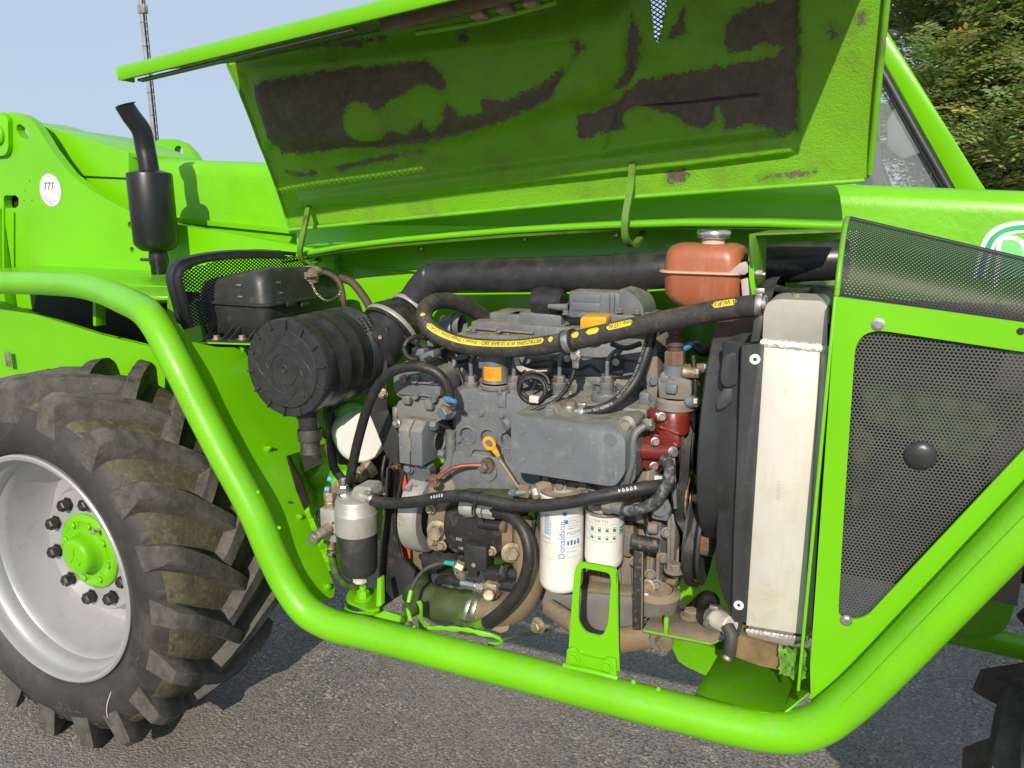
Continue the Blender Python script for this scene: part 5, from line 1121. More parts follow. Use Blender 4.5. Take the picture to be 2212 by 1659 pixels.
for i, s in enumerate(('Bei Anbau Hubmag-', 'net Abstellhebel in', 'Stopstellung halten', 'When fitting sole-', 'noid keep stop lever', 'in stop position')): round_text('label_lettering', s, c(800), .0340, -.50, z(793)-i*.0046, .0042, 'red_ink', so_)
bx('connector_arm', 1030, 758, 1056, 770, 1.66, .04, G_, E, .003); bx('connector_arm', 1033, 766, 1043, 796, 1.665, .02, G_, E, .003)
# auxiliary pump unit at the left
au = empty('auxiliary_pump', P(905,864,1.62), E); lab(au, 'ribbed grey pump with five bolt holes')
prism('pump_casing', rounded(px([(850,812), (862,802), (925,800), (948,806), (953,820), (950,856), (940,866), (868,860), (852,850)], 1.62), .008), (0,.10,0), G_, au, .010)
prism('pump_cover', px([(854,812), (858,790), (880,778), (915,782), (930,804)], 1.64), (0,.10,0), G_, au, .008)
lathe('pump_nose', P(942,838,1.665), X_, [(0,.034), (.006,.034), (.008,.027), (.028,.026), (.031,.022), (.031,0)], G_, au, 28)
for u0, v0, u1, v1 in ((858,822,948,825), (858,848,945,852)): prism('pump_rib', px([(u0,v0), (u1,v1+3), (u1,v1+7), (u0,v0+4)], 1.608), (0,.02,0), G_, au, .002)
for u, v in ((875,817), (899,818), (937,817), (900,853), (939,860)): lathe('screw_boss', P(u, v, 1.612), -Y_, [(0,.011), (.012,.010), (.012,.006), (.009,.0055), (.009,0)], G_ if u != 875 else 'zinc_rusty', au, 20)
prism('pump_lower', rounded(px([(856,884), (860,866), (885,862), (965,862), (966,892), (950,910), (862,912)], 1.62), .008), (0,.10,0), D_, au, .008)
bx('pump_lug', 915, 866, 932, 884, 1.60, .05, D_, au, .003); bx('pump_lug', 868, 858, 884, 872, 1.60, .04, G_, au, .002)
bx('pump_clip', 848, 880, 856, 914, 1.62, .02, 'zinc', au, .002); bolt(P(857,914,1.615), V((0,-1,.2)), .008, 'zinc', au)
# bell housing nose
zA, zB_, zC = P(886,1004,1.55).z, P(886,931,1.55).z, P(886,898,1.62).z; xa, xm_, xb = P(861,960,1.55).x, P(885,960,1.55).x, P(911,960,1.55).x
for n2, x0, x1 in (('housing_nose', xa, xm_-.0012), ('housing_nose', xm_+.0012, xb)):
    pr = [V((x0,1.55,zA)), V((x0,1.55,zB_)), V((x0,1.575,zB_+.022)), V((x0,1.62,zC)), V((x0,1.73,zC+.004)), V((x0,1.73,zA))]; prism(n2, pr, (x1-x0,0,0), G_, E, .003, label='split grey housing nose with a round opening' if x1 == xb else None)
lathe('nose_opening', V((xb+.001,1.635,P(946,953,1.635).z)), X_, [(0,.030), (.003,.031), (.003,.027), (-.004,.026), (-.0045,0)], G_, E, 32); lathe('nose_shade_disc', V((xb+.0012,1.628,P(946,953,1.635).z)), X_, [(0,.022), (.0004,.022), (.0004,0)], 'dark_interior', E, 28)  # the flat dark disc stands in for the shaded depth of the opening
bolt(PX(932,918,xb+.002), X_, .0125, G_, E, h=.016, washer=0); bolt(PX(949,980,xb+.002), X_, .012, G_, E, h=.016, washer=0)
lathe('bell_flange', V((xb+.006,1.905,1.14)), X_, [(-.03,.195), (-.02,.20), (.0,.20), (.004,.197), (.004,.18), (.0,.10)], G_, E, 64, 'curved rim of the bell housing')
prism('nose_slot', rounded(px([(880,950), (884,944), (887,950), (887,975), (884,980), (880,972)], 1.548), .003), (0,.004,0), D_, E, .001)
prism('under_shield', rounded([P(872,1006,1.60), P(925,1008,1.58), P(930,1024,1.60), P(918,1042,1.62), P(880,1052,1.64)], .01), (0,.03,0), G_, E, .004)
bolt(P(883,1012,1.595), V((.2,-1,.1)), .009, G_, E)
# oil cooler
oc = empty('oil_cooler', P(1230,1050,1.53), E); lab(oc, 'flat grey rectangular oil cooler')
face = [(1104,907), (1112,897), (1322,922), (1352,948), (1350,1022), (1330,1050), (1308,1049), (1116,1019), (1104,1004)]
for k in range(5):
    Yk = 1.505+k*.011; s_ = .0 if k % 2 == 0 else .003
    prism('cooler_plate', rounded(px(face, 1.505), .012), (0,.0085,0), G_, oc, .002, label='front plate of the oil cooler' if k == 0 else None).location += V((0,k*.0115,0))
prism('cooler_core', rounded([p+(V((P(1230,970,1.51).x,p.y,P(1230,970,1.51).z))-p)*.03 for p in px(face,1.507)], .012), (0,.055,0), G_, oc, .002)
for u, v, r in ((1126,927,.0130), (1125,995,.0098), (1318,949,.0150), (1316,1022,.0115)): lathe('cooler_dimple', P(u, v, 1.5052), -Y_, [(0,r), (.0016,r*.93), (.0016,r*.6), (.0026,r*.5), (.0026,0)] if r < .012 else [(0,r), (.0014,r*.93), (.0014,0)], G_, oc, 28)
prism('cooler_pad', px([(1190,950), (1240,957), (1240,992), (1190,985)], 1.505), (0,-.0008,0), G_, oc, 0)
prism('cooler_bracket', rounded(px([(1108,895), (1160,890), (1172,886), (1185,874), (1200,878), (1212,893), (1330,907), (1362,905), (1374,915), (1376,960), (1372,1035), (1350,1060), (1300,1050)], 1.565), .006), (0,.08,0), G_, oc, .006)
bolt(P(1192,891,1.562), -Y_, .0125, G_, oc); bolt(P(1355,915,1.562), -Y_, .0125, 'zinc', oc)
cyl('cooler_plug', P(1100,915,1.60), P(1094,917,1.60)+V((0,-.012,0)), .014, G_, oc)
tube('cooler_pipe', [P(1402,915,1.57), P(1390,922,1.565), P(1374,935,1.555), P(1367,955,1.55), P(1366,995,1.55), P(1356,1032,1.55), P(1349,1060,1.56)], .0078, G_, oc, 14)
cyl('pipe_fitting', P(1392,920,1.565), P(1404,912,1.575), .013, D_, oc, seg=12); cyl('pipe_fitting', P(1404,917,1.57), P(1412,916,1.57), .015, 'zinc', oc, seg=6)
# dipstick
dk = P(1057,957,1.575); dd = (P(1124,1056,1.60)-dk).normalized(); ss = dd.cross(V((0,-1,.2))).normalized(); nn = dd.cross(ss)
vs_, fs = [], []; n_ = 36
for i in range(n_):
    a_ = 2*pi*i/n_; e = dd*cos(a_)+ss*sin(a_)
    for r, h in ((.0158,.0026), (.0158,-.0026), (.0085,-.0026), (.0085,.0026)): vs_.append(dk+(dd*cos(a_)*1.12+ss*sin(a_))*r+nn*h)
for i in range(n_):
    for j in range(4): fs.append((i*4+j, i*4+(j+1) % 4, ((i+1) % n_)*4+(j+1) % 4, ((i+1) % n_)*4+j))
mk('dipstick_ring', vs_, fs, 'yellow_plastic', E, 40, 'yellow dipstick ring')
prism('dipstick_neck', [dk+dd*.015-ss*.008, dk+dd*.015+ss*.008, dk+dd*.042+ss*.0045, dk+dd*.042-ss*.0045], nn*.006, 'yellow_plastic', E, .001)
cyl('dipstick_tube', dk+dd*.038, P(1124,1056,1.60), .0045, 'zinc', E, seg=12); cyl('dipstick_stripe', dk+dd*.048-nn*.001+V((0,-.003,0)), P(1122,1053,1.60)+V((0,-.004,0)), .0017, 'yellow_plastic', E, seg=8)
# copper oil line
bolt(P(1050,1006,1.638), V((-.2,-1,0)), .0145, 'zinc', E, h=.02, washer=0); lathe('banjo', P(1056,1004,1.645), V((-.2,-1,0)), [(0,.02), (.01,.02), (.012,.016), (.012,0)], 'cast_rust', E, 20)
tube('copper_line', [P(1048,1006,1.625), P(1030,1005,1.62), P(1000,1006,1.61), P(975,1013,1.60), P(958,1024,1.595), P(947,1033,1.59)], .0052, 'copper', E, 10, label='thin copper oil line')
bolt(P(938,1046,1.59), V((0,-.2,1)), .0135, 'cast_rust', E, h=.02, washer=1.2)
# big breather hose with yellow print
bh = [P(1062,700,1.93), P(1035,678,1.90), P(1002,660,1.84), P(968,650,1.78), P(938,653,1.72), P(919,669,1.67), P(917,692,1.645), P(932,714,1.64), P(962,732,1.64), P(1005,746,1.635), P(1060,752,1.63), P(1120,752,1.62), P(1180,745,1.61), P(1240,735,1.60), P(1310,720,1.59), P(1400,700,1.575), P(1480,684,1.56), P(1560,669,1.545), P(1640,659,1.53)]
rb_ = .0215; bo = tube('breather_hose', bh, rb_, 'rubber_dusty', E, 24, .006, label='thick dark hose with yellow printed band'); pa = o_path[bo.name]
ref = V((.25,-.75,.62))
def S_at(u, v, Y=1.62): return pa.near(P(u, v, Y))
patch_on('hose_print', pa, rb_, S_at(926,706,1.64), S_at(1187,746,1.61), ref, .36, 'yellow_print', bo)
for q0, q1 in (((920,660), (918,672)), ((917,680), (917,690)), ((1199,743), (1214,740)), ((1254,733), (1272,728)), ((1290,725), (1315,718)), ((1332,715), (1393,701)), ((1580,664), (1632,659))): patch_on('hose_print', pa, rb_, S_at(*q0), S_at(*q1), ref, .34, 'yellow_print', bo)
hose_text('hose_lettering', 'PETROSPIR W.P.10 BAR S&D - Rmax 1 MegaOhms - ITALY', pa, rb_, S_at(1182,746,1.61), ref, .0138, 'black_ink', bo, sgn=-1)
hose_text('hose_lettering', 'hms - ITALY', pa, rb_, S_at(1393,701), ref, .0135, 'black_ink', bo, sgn=-1); hose_text('hose_lettering', 'R W.P.10', pa, rb_, S_at(1630,659), ref, .0135, 'black_ink', bo, sgn=-1)
for k in range(26):
    s_ = .34+k*.044; c, t_ = pa.at(s_)
    if s_ > pa.L-.02: break
    lathe('hose_wrap', c, (t_+V((0,.25,.35))).normalized(), [(-.0006,rb_), (0,rb_*1.035), (.0006,rb_)], 'rubber_dusty', bo, 24)
c, t_ = pa.at(S_at(1238,735))
for o_ in (-.011, .011): lathe('clamp_rubber', c+t_*o_, t_, [(-.0035,rb_), (-.003,rb_+.005), (.003,rb_+.005), (.0035,rb_)], 'rubber', E, 28)
clamp_band(c, t_, rb_+.002, .017, 'zinc', E, name='pipe_clamp'); 
prism('clamp_tab', rounded(px([(1231,758), (1254,748), (1252,778), (1248,786), (1236,784)], 1.60), .004), (0,.004,0), 'zinc', E, .001); bolt(P(1243,769,1.598), -Y_, .0085, 'zinc', E); bx('clamp_post', 1236, 780, 1250, 795, 1.602, .004, 'zinc', E, .001)
cyl('radiator_stub', P(1632,660,1.53), P(1660,656,1.53), .019, 'steel_bright', E); clamp_band(P(1640,658,1.53), X_, .0225, .012, 'zinc', E, screw=V((0,-.3,1)))
# oil hose with white lettering
oh = [P(1408,715,1.66), P(1404,738,1.655), P(1394,770,1.645), P(1378,812,1.635), P(1356,845,1.62), P(1326,872,1.61), P(1292,886,1.60), P(1255,891,1.60)]
ro_ = .0125; oo = tube('oil_hose', oh, ro_, 'rubber', E, 18, .006, label='black oil hose with white lettering'); po = o_path[oo.name]; ref = V((-.3,-.9,.2))
hose_text('hose_lettering', 'RUBBER OIL HOSE CARR. P', po, ro_, po.near(P(1326,872,1.61)), V((0,-.9,.35)), .0088, 'pale_ink', oo, sgn=1)
hose_text('hose_lettering', 'BAR R<1 MΩ  MADE IN ITALY>Parker ITR', po, ro_, po.near(P(1402,745,1.655)), V((-.5,-.8,.1)), .0078, 'pale_ink', oo, sgn=1)
clamp_band(P(1257,891,1.60), X_, ro_+.001, .012, 'steel_bright', E, screw=V((.1,-.2,1))); cyl('banjo_arm', P(1240,888,1.60), P(1252,890,1.60), .011, 'zinc', E)
lathe('banjo_eye', P(1230,900,1.60), Z_, [(0,.018), (.005,.021), (.010,.021), (.014,.018), (.022,.020), (.028,.0185), (.032,.013)], 'zinc', E, 24); bolt(P(1230,876,1.60)+V((0,0,.001)), Z_, .018, 'zinc_rusty', E, h=.011, washer=0)
# hose at the left over the auxiliary pump
tube('fuel_hose', [P(972,866,1.56), P(970,846,1.555), P(960,822,1.55), P(940,803,1.545), P(910,793,1.54), P(878,793,1.54), P(846,804,1.54), P(818,832,1.545), P(797,872,1.55), P(782,920,1.56), P(768,975,1.57), P(757,1030,1.58), P(752,1052,1.59)], .0125, 'rubber', E, 16, label='black rubber hose curving down beside the white filter')
lathe('blue_clip', P(962,861,1.548), V((1,-.2,-.12)), [(0,.007), (.004,.0085), (.018,.0085), (.018,.006), (.034,.0055), (.036,0)], 'blue_plastic', E, 10); cyl('clip_screw', P(973,864,1.545), P(984,866,1.545), .006, 'steel_bright', E, seg=8)
bolt(P(966,888,1.58), V((-.3,-1,-.1)), .0175, G_, E, h=.022, washer=0); lathe('banjo', P(972,886,1.60), V((-.3,-1,0)), [(0,.022), (.012,.022), (.014,.018)], D_, E, 20); cyl('banjo_neck', P(973,878,1.58), P(972,866,1.565), .013, 'zinc_rusty', E)
# wiring
tube('conduit', [P(934,742,1.70), P(920,731,1.68), P(900,728,1.66), P(881,736,1.64), P(873,752,1.63), P(878,768,1.62), P(895,777,1.62), P(904,776,1.62)], .0072, 'rubber', E, 12, ripple=(.0056,.0016))
tube('conduit', [P(930,752,1.68), P(945,746,1.69), P(965,738,1.72), P(985,742,1.76)], .010, 'rubber', E, 12, ripple=(.007,.002)); tube('conduit', [P(958,762,1.72), P(975,757,1.70), P(1000,758,1.72)], .011, 'rubber', E, 12, ripple=(.006,.002))
prism('plug_connector', px([(902,772), (916,762), (934,756), (938,770), (924,785), (910,781)], 1.63), (0,.04,0), 'plastic_grey', E, .004, label='grey wiring plug'); prism('plug_socket', px([(913,775), (926,768), (932,775), (920,783)], 1.622), (0,.02,0), 'plastic_black', E, .002)
bx('plug_latch', 922, 736, 936, 748, 1.66, .02, 'plastic_grey', E, .003); bx('sensor_block', 890, 754, 915, 768, 1.70, .05, 'plastic_grey', E, .004); bx('rusty_bracket', 935, 770, 975, 785, 1.78, .03, 'cast_rust', E, .004)
tube('small_pipe', [P(958,797,1.70), P(975,796,1.70), P(981,786,1.70), P(980,768,1.72)], .006, G_, E, 10)
cyl('small_filter', P(974,828,1.74), P(972,780,1.74), .010, D_, E, r2=.006); lathe('small_base', P(974,840,1.74), Z_, [(0,.026), (.02,.026), (.024,.018)], D_, E, 20)
bx('dark_filler', 940, 786, 1000, 850, 1.84, .05, 'dark_interior', E, .004)  # dark block added to fill the gap behind the wiring, no real bracket
cc = P(1154,834,1.66)
for k, (sx, sy, tl) in enumerate(((.040,.034,.2), (.037,.029,-.1), (.034,.031,.35))):
    pts = []
    for i in range(13): a_ = 2*pi*i/12+.6*k; q = V((cos(a_)*sx, -.006*k+.004*sin(a_*2), sin(a_)*sy)); ct_, st_ = cos(tl), sin(tl); pts.append(cc+V((q.x*ct_-q.z*st_, q.y, q.x*st_+q.z*ct_))+V((0,0,-.004*k)))
    tube('cable_coil', pts, .0056, 'rubber', E, 10, ripple=(.005,.0013), cap=False, label='coil of black corrugated conduit' if k == 0 else None)
tube('conduit', [P(1150,842,1.66), P(1156,830,1.66), P(1160,812,1.66)], .005, 'rubber', E, 10, ripple=(.005,.0012)); bx('connector_ivory', 1142, 857, 1163, 870, 1.64, .015, 'wire_white', E, .003)
tube('conduit', [P(1242,792,1.62), P(1236,815,1.615), P(1222,842,1.61), P(1196,868,1.60), P(1160,884,1.585), P(1130,896,1.575), P(1112,908,1.57)], .0058, 'rubber', E, 12, ripple=(.0052,.0014), label='thin corrugated conduit running to the oil cooler')
for k in range(5): tube('white_wire', [P(1112+k*2,770,1.70), P(1114+k*2,786,1.68), P(1122+k*4,800-k,1.665), P(1140+k*7,804-k*.6,1.66), P(1158+k*6,800,1.665)], .0016, 'wire_white', E, 6)
prism('terminal_block', px([(1132,788), (1190,777), (1194,790), (1186,806), (1140,806)], 1.69), (0,.04,0), 'plastic_black', E, .003); prism('terminal_lid', px([(1128,760), (1186,770), (1188,780), (1134,776)], 1.70), (0,.05,0), 'plastic_grey', E, .003)
tube('conduit', [P(1106,760,1.74), P(1110,768,1.72), P(1113,776,1.70)], .011, 'rubber', E, 12, ripple=(.006,.002)); tube('cable_tie', [P(1129,804,1.655), P(1135,800,1.652), P(1136,810,1.652)], .0022, 'plastic_black', E, 6)
# brackets and nuts on the head
for u0, u1, v0, v1, ub in ((1196,1240,760,796,1225), (1302,1346,768,806,1331)):
    prism('lifting_plate', rounded(px([(u0,v1-4), (u0+4,v0+6), (u0+18,v0), (u1-6,v0+2), (u1,v0+10), (u1,v1)], 1.765), .006), (0,.006,0), 'steel_black', E, .002); lathe('plate_button', P(ub, v0+14, 1.763), -Y_, [(0,.0095), (.003,.0090), (.0035,0)], 'cast_alu', E, 20)
for u, v in ((1223,812), (1327,820), (1331,845)): lathe('bolt_hole', P(u, v, 1.774), -Y_, [(0,.0045), (.0004,.0045), (.0004,0)], 'dark_interior', E, 12)
tube('conduit', [P(1320,742,1.70), P(1350,752,1.70), P(1385,742,1.70)], .007, 'rubber', E, 10, ripple=(.005,.0013))
# ------------------------------------------------------------------ thermostat, red water pump, pulleys
th_ = empty('thermostat', P(1460,880,1.64), E); lab(th_, 'grey thermostat housing with brown cap above the red pump')
def lc(v, Y=1.65, u=1458): return V((P(u, v, Y).x, Y, P(u, v, Y).z))
lathe('thermostat_cap', lc(758), Z_, [(0,.0165), (.010,.0165), (.012,.020), (.026,.020), (.029,.0155), (.037,.0155), (.040,.018), (.049,.018), (.051,.015), (.051,0)], 'rubber_brown', th_, 24)
cyl('thermostat_hex', lc(788), lc(757), .023, 'cast_rust', th_, seg=6); lathe('thermostat_collar', lc(818), Z_, [(0,.024), (.003,.0265), (lc(787).z-lc(818).z,.026), (lc(787).z-lc(818).z,.018)], G_, th_, 28)
prism('valve_body', rounded(px([(1422,822), (1432,800), (1440,815), (1474,816), (1492,824), (1494,850), (1484,864), (1424,860)], 1.625), .008), (0,.10,0), D_, th_, .010)
bx('valve_pad', 1437, 832, 1462, 850, 1.612, .03, G_, th_, .004); bx('valve_pad', 1425, 812, 1444, 826, 1.622, .03, G_, th_, .004)
lathe('valve_ring', lc(883), Z_, [(0,.040), (.003,.044), (lc(864).z-lc(883).z,.042), (lc(858).z-lc(883).z,.034)], D_, th_, 36)
cyl('sensor', P(1474,803,1.63), P(1505,806,1.63), .012, 'zinc_rusty', th_); cyl('sensor', P(1484,797,1.66), P(1524,795,1.66), .011, 'cast_rust', th_); bolt(P(1500,805,1.63), X_, .011, 'zinc', th_, washer=0); bolt(P(1520,794,1.66), X_, .010, 'zinc', th_, washer=0)
cyl('sensor', P(1480,868,1.63), P(1500,868,1.63), .014, G_, th_); bolt(P(1497,868,1.63), X_, .011, 'zinc', th_, washer=0)
tube('sensor_lead', [P(1497,770,1.66), P(1500,800,1.645), P(1502,830,1.64), P(1500,860,1.64), P(1494,900,1.66)], .0065, 'rubber', th_, 10, ripple=(.0055,.0014))
lathe('blue_clip', P(1478,752,1.66), V((1,0,.7)), [(0,.008), (.016,.008), (.016,.005), (.024,.005)], 'blue_plastic', th_, 10)
wp = empty('water_pump', P(1440,1020,1.62), E); lab(wp, 'dark red cast water pump')
RP = 'red_paint'
lathe('pump_neck', lc(930,1.64,1452), Z_, [(0,.038), (lc(884,1.64,1452).z-lc(930,1.64,1452).z-.004,.037), (lc(884,1.64,1452).z-lc(930,1.64,1452).z,.034)], RP, wp, 32)
prism('pump_body', rounded(px([(1402,896), (1418,888), (1470,892), (1480,910), (1470,968), (1425,972), (1416,930)], 1.63), .008), (0,.11,0), RP, wp, .008)
prism('pump_box', rounded(px([(1424,934), (1466,942), (1464,968), (1423,962)], 1.605), .004), (0,.06,0), RP, wp, .004); prism('pump_rib', px([(1422,919), (1468,936), (1467,941), (1421,925)], 1.60), (0,.05,0), RP, wp, .002)
cyl('pump_spigot', P(1386,974,1.615), P(1448,976,1.615), .0185, RP, wp); prism('pump_volute', rounded(px([(1388,950), (1402,936), (1424,940), (1420,985), (1400,990), (1386,980)], 1.62), .006), (0,.10,0), RP, wp, .008)
prism('pump_foot', rounded(px([(1389,992), (1418,984), (1440,988), (1428,1012), (1420,1030), (1408,1026), (1388,1008)], 1.62), .006), (0,.08,0), RP, wp, .006)
cyl('pump_boss', P(1406,892,1.62), P(1427,900,1.60), .013, RP, wp)
for u, v in ((1429,900), (1415,954), (1412,1007)): bolt(P(u, v, 1.598), V((.5,-1,.1)), .0082, 'zinc', wp, washer=1.2)
prism('belt_bracket', px([(1444,966), (1452,966), (1458,985), (1462,1100), (1454,1100), (1448,1000)], 1.60), (0,.006,0), G_, wp, .002); bolt(P(1453,975,1.598), V((.7,-1,0)), .010, 'zinc', wp, washer=1.2)
# pulleys and belt
pu = empty('belt_drive', P(1490,1280,1.7), E); lab(pu, 'black V-belt running over three pulleys')
def pulley(u, v, Y, r, w, mt, lbl=None, gro=.02):
    c = P(u, v, Y); return lathe('pulley', c-X_*w/2, X_, [(0,0), (0,r*.5), (.002,r*.55), (.004,r*.93), (0,r), (.003,r), (w*.35,r-gro), (w*.65,r-gro), (w-.003,r), (w,r), (w-.004,r*.9), (w*.6,r*.6), (w*.6,0)], mt, pu, 56, lbl)
zc1 = 1.252; xp = -.335
def pl_(x, Y, z, r, w, mt, lbl=None, gro=.012): return lathe('pulley', V((x-w/2,Y,z)), X_, [(0,0), (0,r*.45), (.003,r*.5), (.004,r*.92), (0,r*.97), (.001,r), (w*.18,r), (w*.4,r-gro), (w*.6,r-gro), (w*.82,r), (w-.001,r), (w,r*.97), (w-.006,r*.9), (w*.55,r*.62), (w*.55,0)], mt, pu, 64, lbl)
q1 = P(1490,960,1.70); pl_(q1.x, 1.745, q1.z, .082, .035, 'steel_black', 'water pump pulley')
q2 = P(1472,1086,1.66); pl_(q2.x, 1.70, q2.z, .052, .026, 'zinc_rusty', 'idler pulley'); bolt(P(1487,1086,1.66)+V((.0,.03,0)), X_, .014, 'zinc_rusty', pu)
q3 = P(1503,1180,1.66); pl_(q3.x-.004, 1.735, q3.z, .118, .040, 'steel_black', 'large crankshaft pulley'); cyl('pulley_hub', V((q3.x-.03,1.735,q3.z)), V((q3.x+.03,1.735,q3.z)), .05, 'cast_rust', pu)
def belt(pts, w, th):
    pa_ = Path(pts, .01); vs_, fs = [], []
    for i in range(len(pa_.p)):
        t = pa_.tan(i); n_ = t.cross(X_).normalized()*th/2
        vs_ += [pa_.p[i]-X_*w/2-n_, pa_.p[i]+X_*w/2-n_, pa_.p[i]+X_*w/2+n_, pa_.p[i]-X_*w/2+n_]
    for i in range(len(pa_.p)-1):
        for j in range(4): fs.append((i*4+j, i*4+(j+1) % 4, (i+1)*4+(j+1) % 4, (i+1)*4+j))
    return mk('belt', vs_, fs, 'rubber', pu, 40, 'black drive belt', recalc=True)
xb_ = q1.x
belt([V((xb_,1.75,q1.z+.084)), V((xb_,1.695,q1.z+.066)), V((xb_,1.663,q1.z+.01)), V((xb_,1.650,q1.z-.08)), V((q2.x,1.646,q2.z+.03)), V((q2.x,1.645,q2.z-.01)), V((q2.x+.003,1.65,q2.z-.04)), V((q3.x-.01,1.63,q3.z+.03)), V((q3.x-.008,1.616,q3.z-.01)), V((q3.x-.006,1.63,q3.z-.07)), V((q3.x-.005,1.70,q3.z-.118))], .020, .010)
# speckled hose by the pump
sh = tube('heater_hose', [P(1434,992,1.54), P(1444,1002,1.53), P(1447,1022,1.52), P(1438,1052,1.515), P(1420,1078,1.51), P(1394,1096,1.505), P(1362,1103,1.505), P(1340,1099,1.51)], .0125, 'rubber_speckled', E, 16, label='grey speckled hose below the red pump')
cyl('hose_end', P(1345,1099,1.508), P(1322,1094,1.515), .0135, G_, E, seg=12); cyl('hose_end', P(1324,1095,1.515), P(1304,1090,1.52), .016, D_, E, seg=6)
# long lower hose
lh = [P(800,1076,1.50), P(818,1084,1.495), P(850,1087,1.49), P(904,1083,1.48), P(960,1073,1.475), P(1000,1071,1.47), P(1040,1078,1.47), P(1104,1090,1.47), P(1170,1092,1.47), P(1237,1084,1.47), P(1320,1067,1.48), P(1380,1056,1.50), P(1425,1050,1.53), P(1450,1047,1.56)]
rl_ = .0142; lo_ = tube('fuel_line', lh, rl_, 'rubber', E, 18, .006, label='long black hose crossing below the oil cooler'); pl2 = o_path[lo_.name]
clamp_band(P(802,1077,1.50), V((1,0,-.3)), rl_+.0005, .012, 'steel_bright', E, screw=V((-.1,-.5,1)))
for u, v in ((968,1072), (1374,1057)): hose_text('hose_lettering', '8 0 0 0 4', pl2, rl_, pl2.near(P(u, v, 1.475)), V((0,-.85,.5)), .010, 'white_ink', lo_, sgn=-1)
c, t_ = pl2.at(pl2.near(P(1031,1076,1.47))); lathe('cable_tie', c, t_, [(-.0025,rl_), (-.0025,rl_+.002), (.0025,rl_+.002), (.0025,rl_)], 'plastic_black', E, 20); tube('cable_tie', [c+V((-.004,-.012,-.004)), c+V((-.004,-.012,-.03)), c+V((-.002,-.005,-.045))], .0025, 'plastic_black', E, 8)
# ------------------------------------------------------------------ spin-on filters
def canister(name, u0, u1, v0, v1, Yc, label, rim):
    r0 = empty(name, P((u0+u1)/2, v1, Yc), E); lab(r0, label)
    d = (P((u0+u1)/2, (v0+v1)/2, Yc)-CAM).dot(FWD); r = (u1-u0)/2/FPX*d*.985; cx = P((u0+u1)/2, (v0+v1)/2, Yc).x; z0, z1 = P((u0+u1)/2, v1-6, Yc).z, P((u0+u1)/2, v0, Yc).z
    c = V((cx, Yc, 0)); h = z1-z0
    lathe('filter_can', V((cx,Yc,z0)), Z_, [(0,0), (0,r*.70), (.003,r*.84), (.008,r*.93), (.016,r*.985), (.024,r), (h-.006,r), (h-.003,r*1.03), (h,r*1.03), (h+.002,r*.98), (h+.002,0)], 'white_enamel', r0, 56)
    if rim: lathe('filter_rim', V((cx,Yc,z1-.006)), Z_, [(0,r), (.001,r*1.035), (.006,r*1.04), (.008,r*1.0), (.008,r*.9)], 'zinc', r0, 48)
    return r0, c, r, z0, z1
f1, c1_, r1_, z0_, z1_ = canister('oil_filter', 1165, 1262, 1062, 1272, 1.585, 'tall white oil filter with blue lettering', False)
az = math.atan2(-c1_.x, c1_.y); va = -math.atan2(c1_.x, c1_.y)   # direction the can shows us
va = math.atan2(-c1_.x, c1_.y)
rt_ = r1_+.0006; zz = lambda v: P(1213, v, 1.535).z
def A(u): return va*1.0+math.asin(max(-.98, min(.98, (u-1213.5)/48.)))
round_text('filter_lettering', 'Donaldson.', c1_, rt_, A(1220), zz(1209), .0215, 'blue_ink', f1, vertical=True)
round_text('filter_lettering', 'P553771', c1_, rt_, A(1224), zz(1157), .0115, 'blue_ink', f1)
for i, s in enumerate(('Lube Filter', 'Filtre de aceite', 'Filtre à huile', 'Ölfilter')): round_text('filter_lettering', s, c1_, rt_, A(1225), zz(1128)-i*.0062, .0055, 'blue_ink', f1)
for v in (1121, 1143, 1162, 1185, 1206): lab_patch('print_line', c1_, rt_, A(1224), A(1256), zz(v), zz(v)+.0006, 'blue_ink', f1, 6)
for i in range(22):
    zq = zz(1160)+i*.0023; w = (.0007, .0013, .0009)[i % 3]; lab_patch('barcode_bar', c1_, rt_, A(1177), A(1187), zq, zq+w, 'blue_ink', f1, 4)
round_text('filter_lettering', '742330 04426 5', c1_, rt_, A(1191), zz(1162), .006, 'blue_ink', f1, vertical=True)
for u, v in ((1219,1111), (1222,1128)): lab_patch('print_mark', c1_, rt_, A(u-4), A(u+4), zz(v+4), zz(v-4), 'blue_ink', f1, 4)
for k in range(4): lab_patch('print_mark', c1_, rt_, A(1225+k*7), A(1229+k*7), zz(1179), zz(1170-k % 2*2), 'blue_ink', f1, 3)
for i in range(3): round_text('filter_lettering', ('Made in Poland', 'www.filter.info', 'Importer')[i] if i == 0 else 'Hydraulic', c1_, rt_, A(1223), zz(1194)-i*.005, .0045, 'blue_ink', f1) if i == 0 else None
for v in (1167, 1170, 1178): lab_patch('print_line', c1_, rt_, A(1173), A(1190), zz(v), zz(v)+.001, 'blue_ink', f1, 4)
f2, c2_, r2_, z0_, z1_ = canister('fuel_filter', 1263, 1348, 1098, 1224, 1.60, 'short white fuel filter with green pictograms', True)
va = math.atan2(-c2_.x, c2_.y); rt_ = r2_+.0006; zz = lambda v: P(1305, v, 1.557).z
def A(u): return va+math.asin(max(-.98, min(.98, (u-1305.5)/42.)))
round_text('filter_lettering', 'WK 723', c2_, rt_, A(1283), zz(1130), .0098, 'green_ink', f2); round_text('filter_lettering', 'WK 723', c2_, rt_, A(1334), zz(1132), .0098, 'green_ink', f2)
for v in (1134, 1153, 1172): lab_patch('print_line', c2_, rt_, A(1267), A(1333), zz(v), zz(v)+.0005, 'green_ink', f2, 12)
for u in (1267, 1274, 1287, 1303, 1319, 1333): lab_patch('print_line', c2_, rt_, A(u), A(u)+.006, zz(1172), zz(1134), 'green_ink', f2, 1)
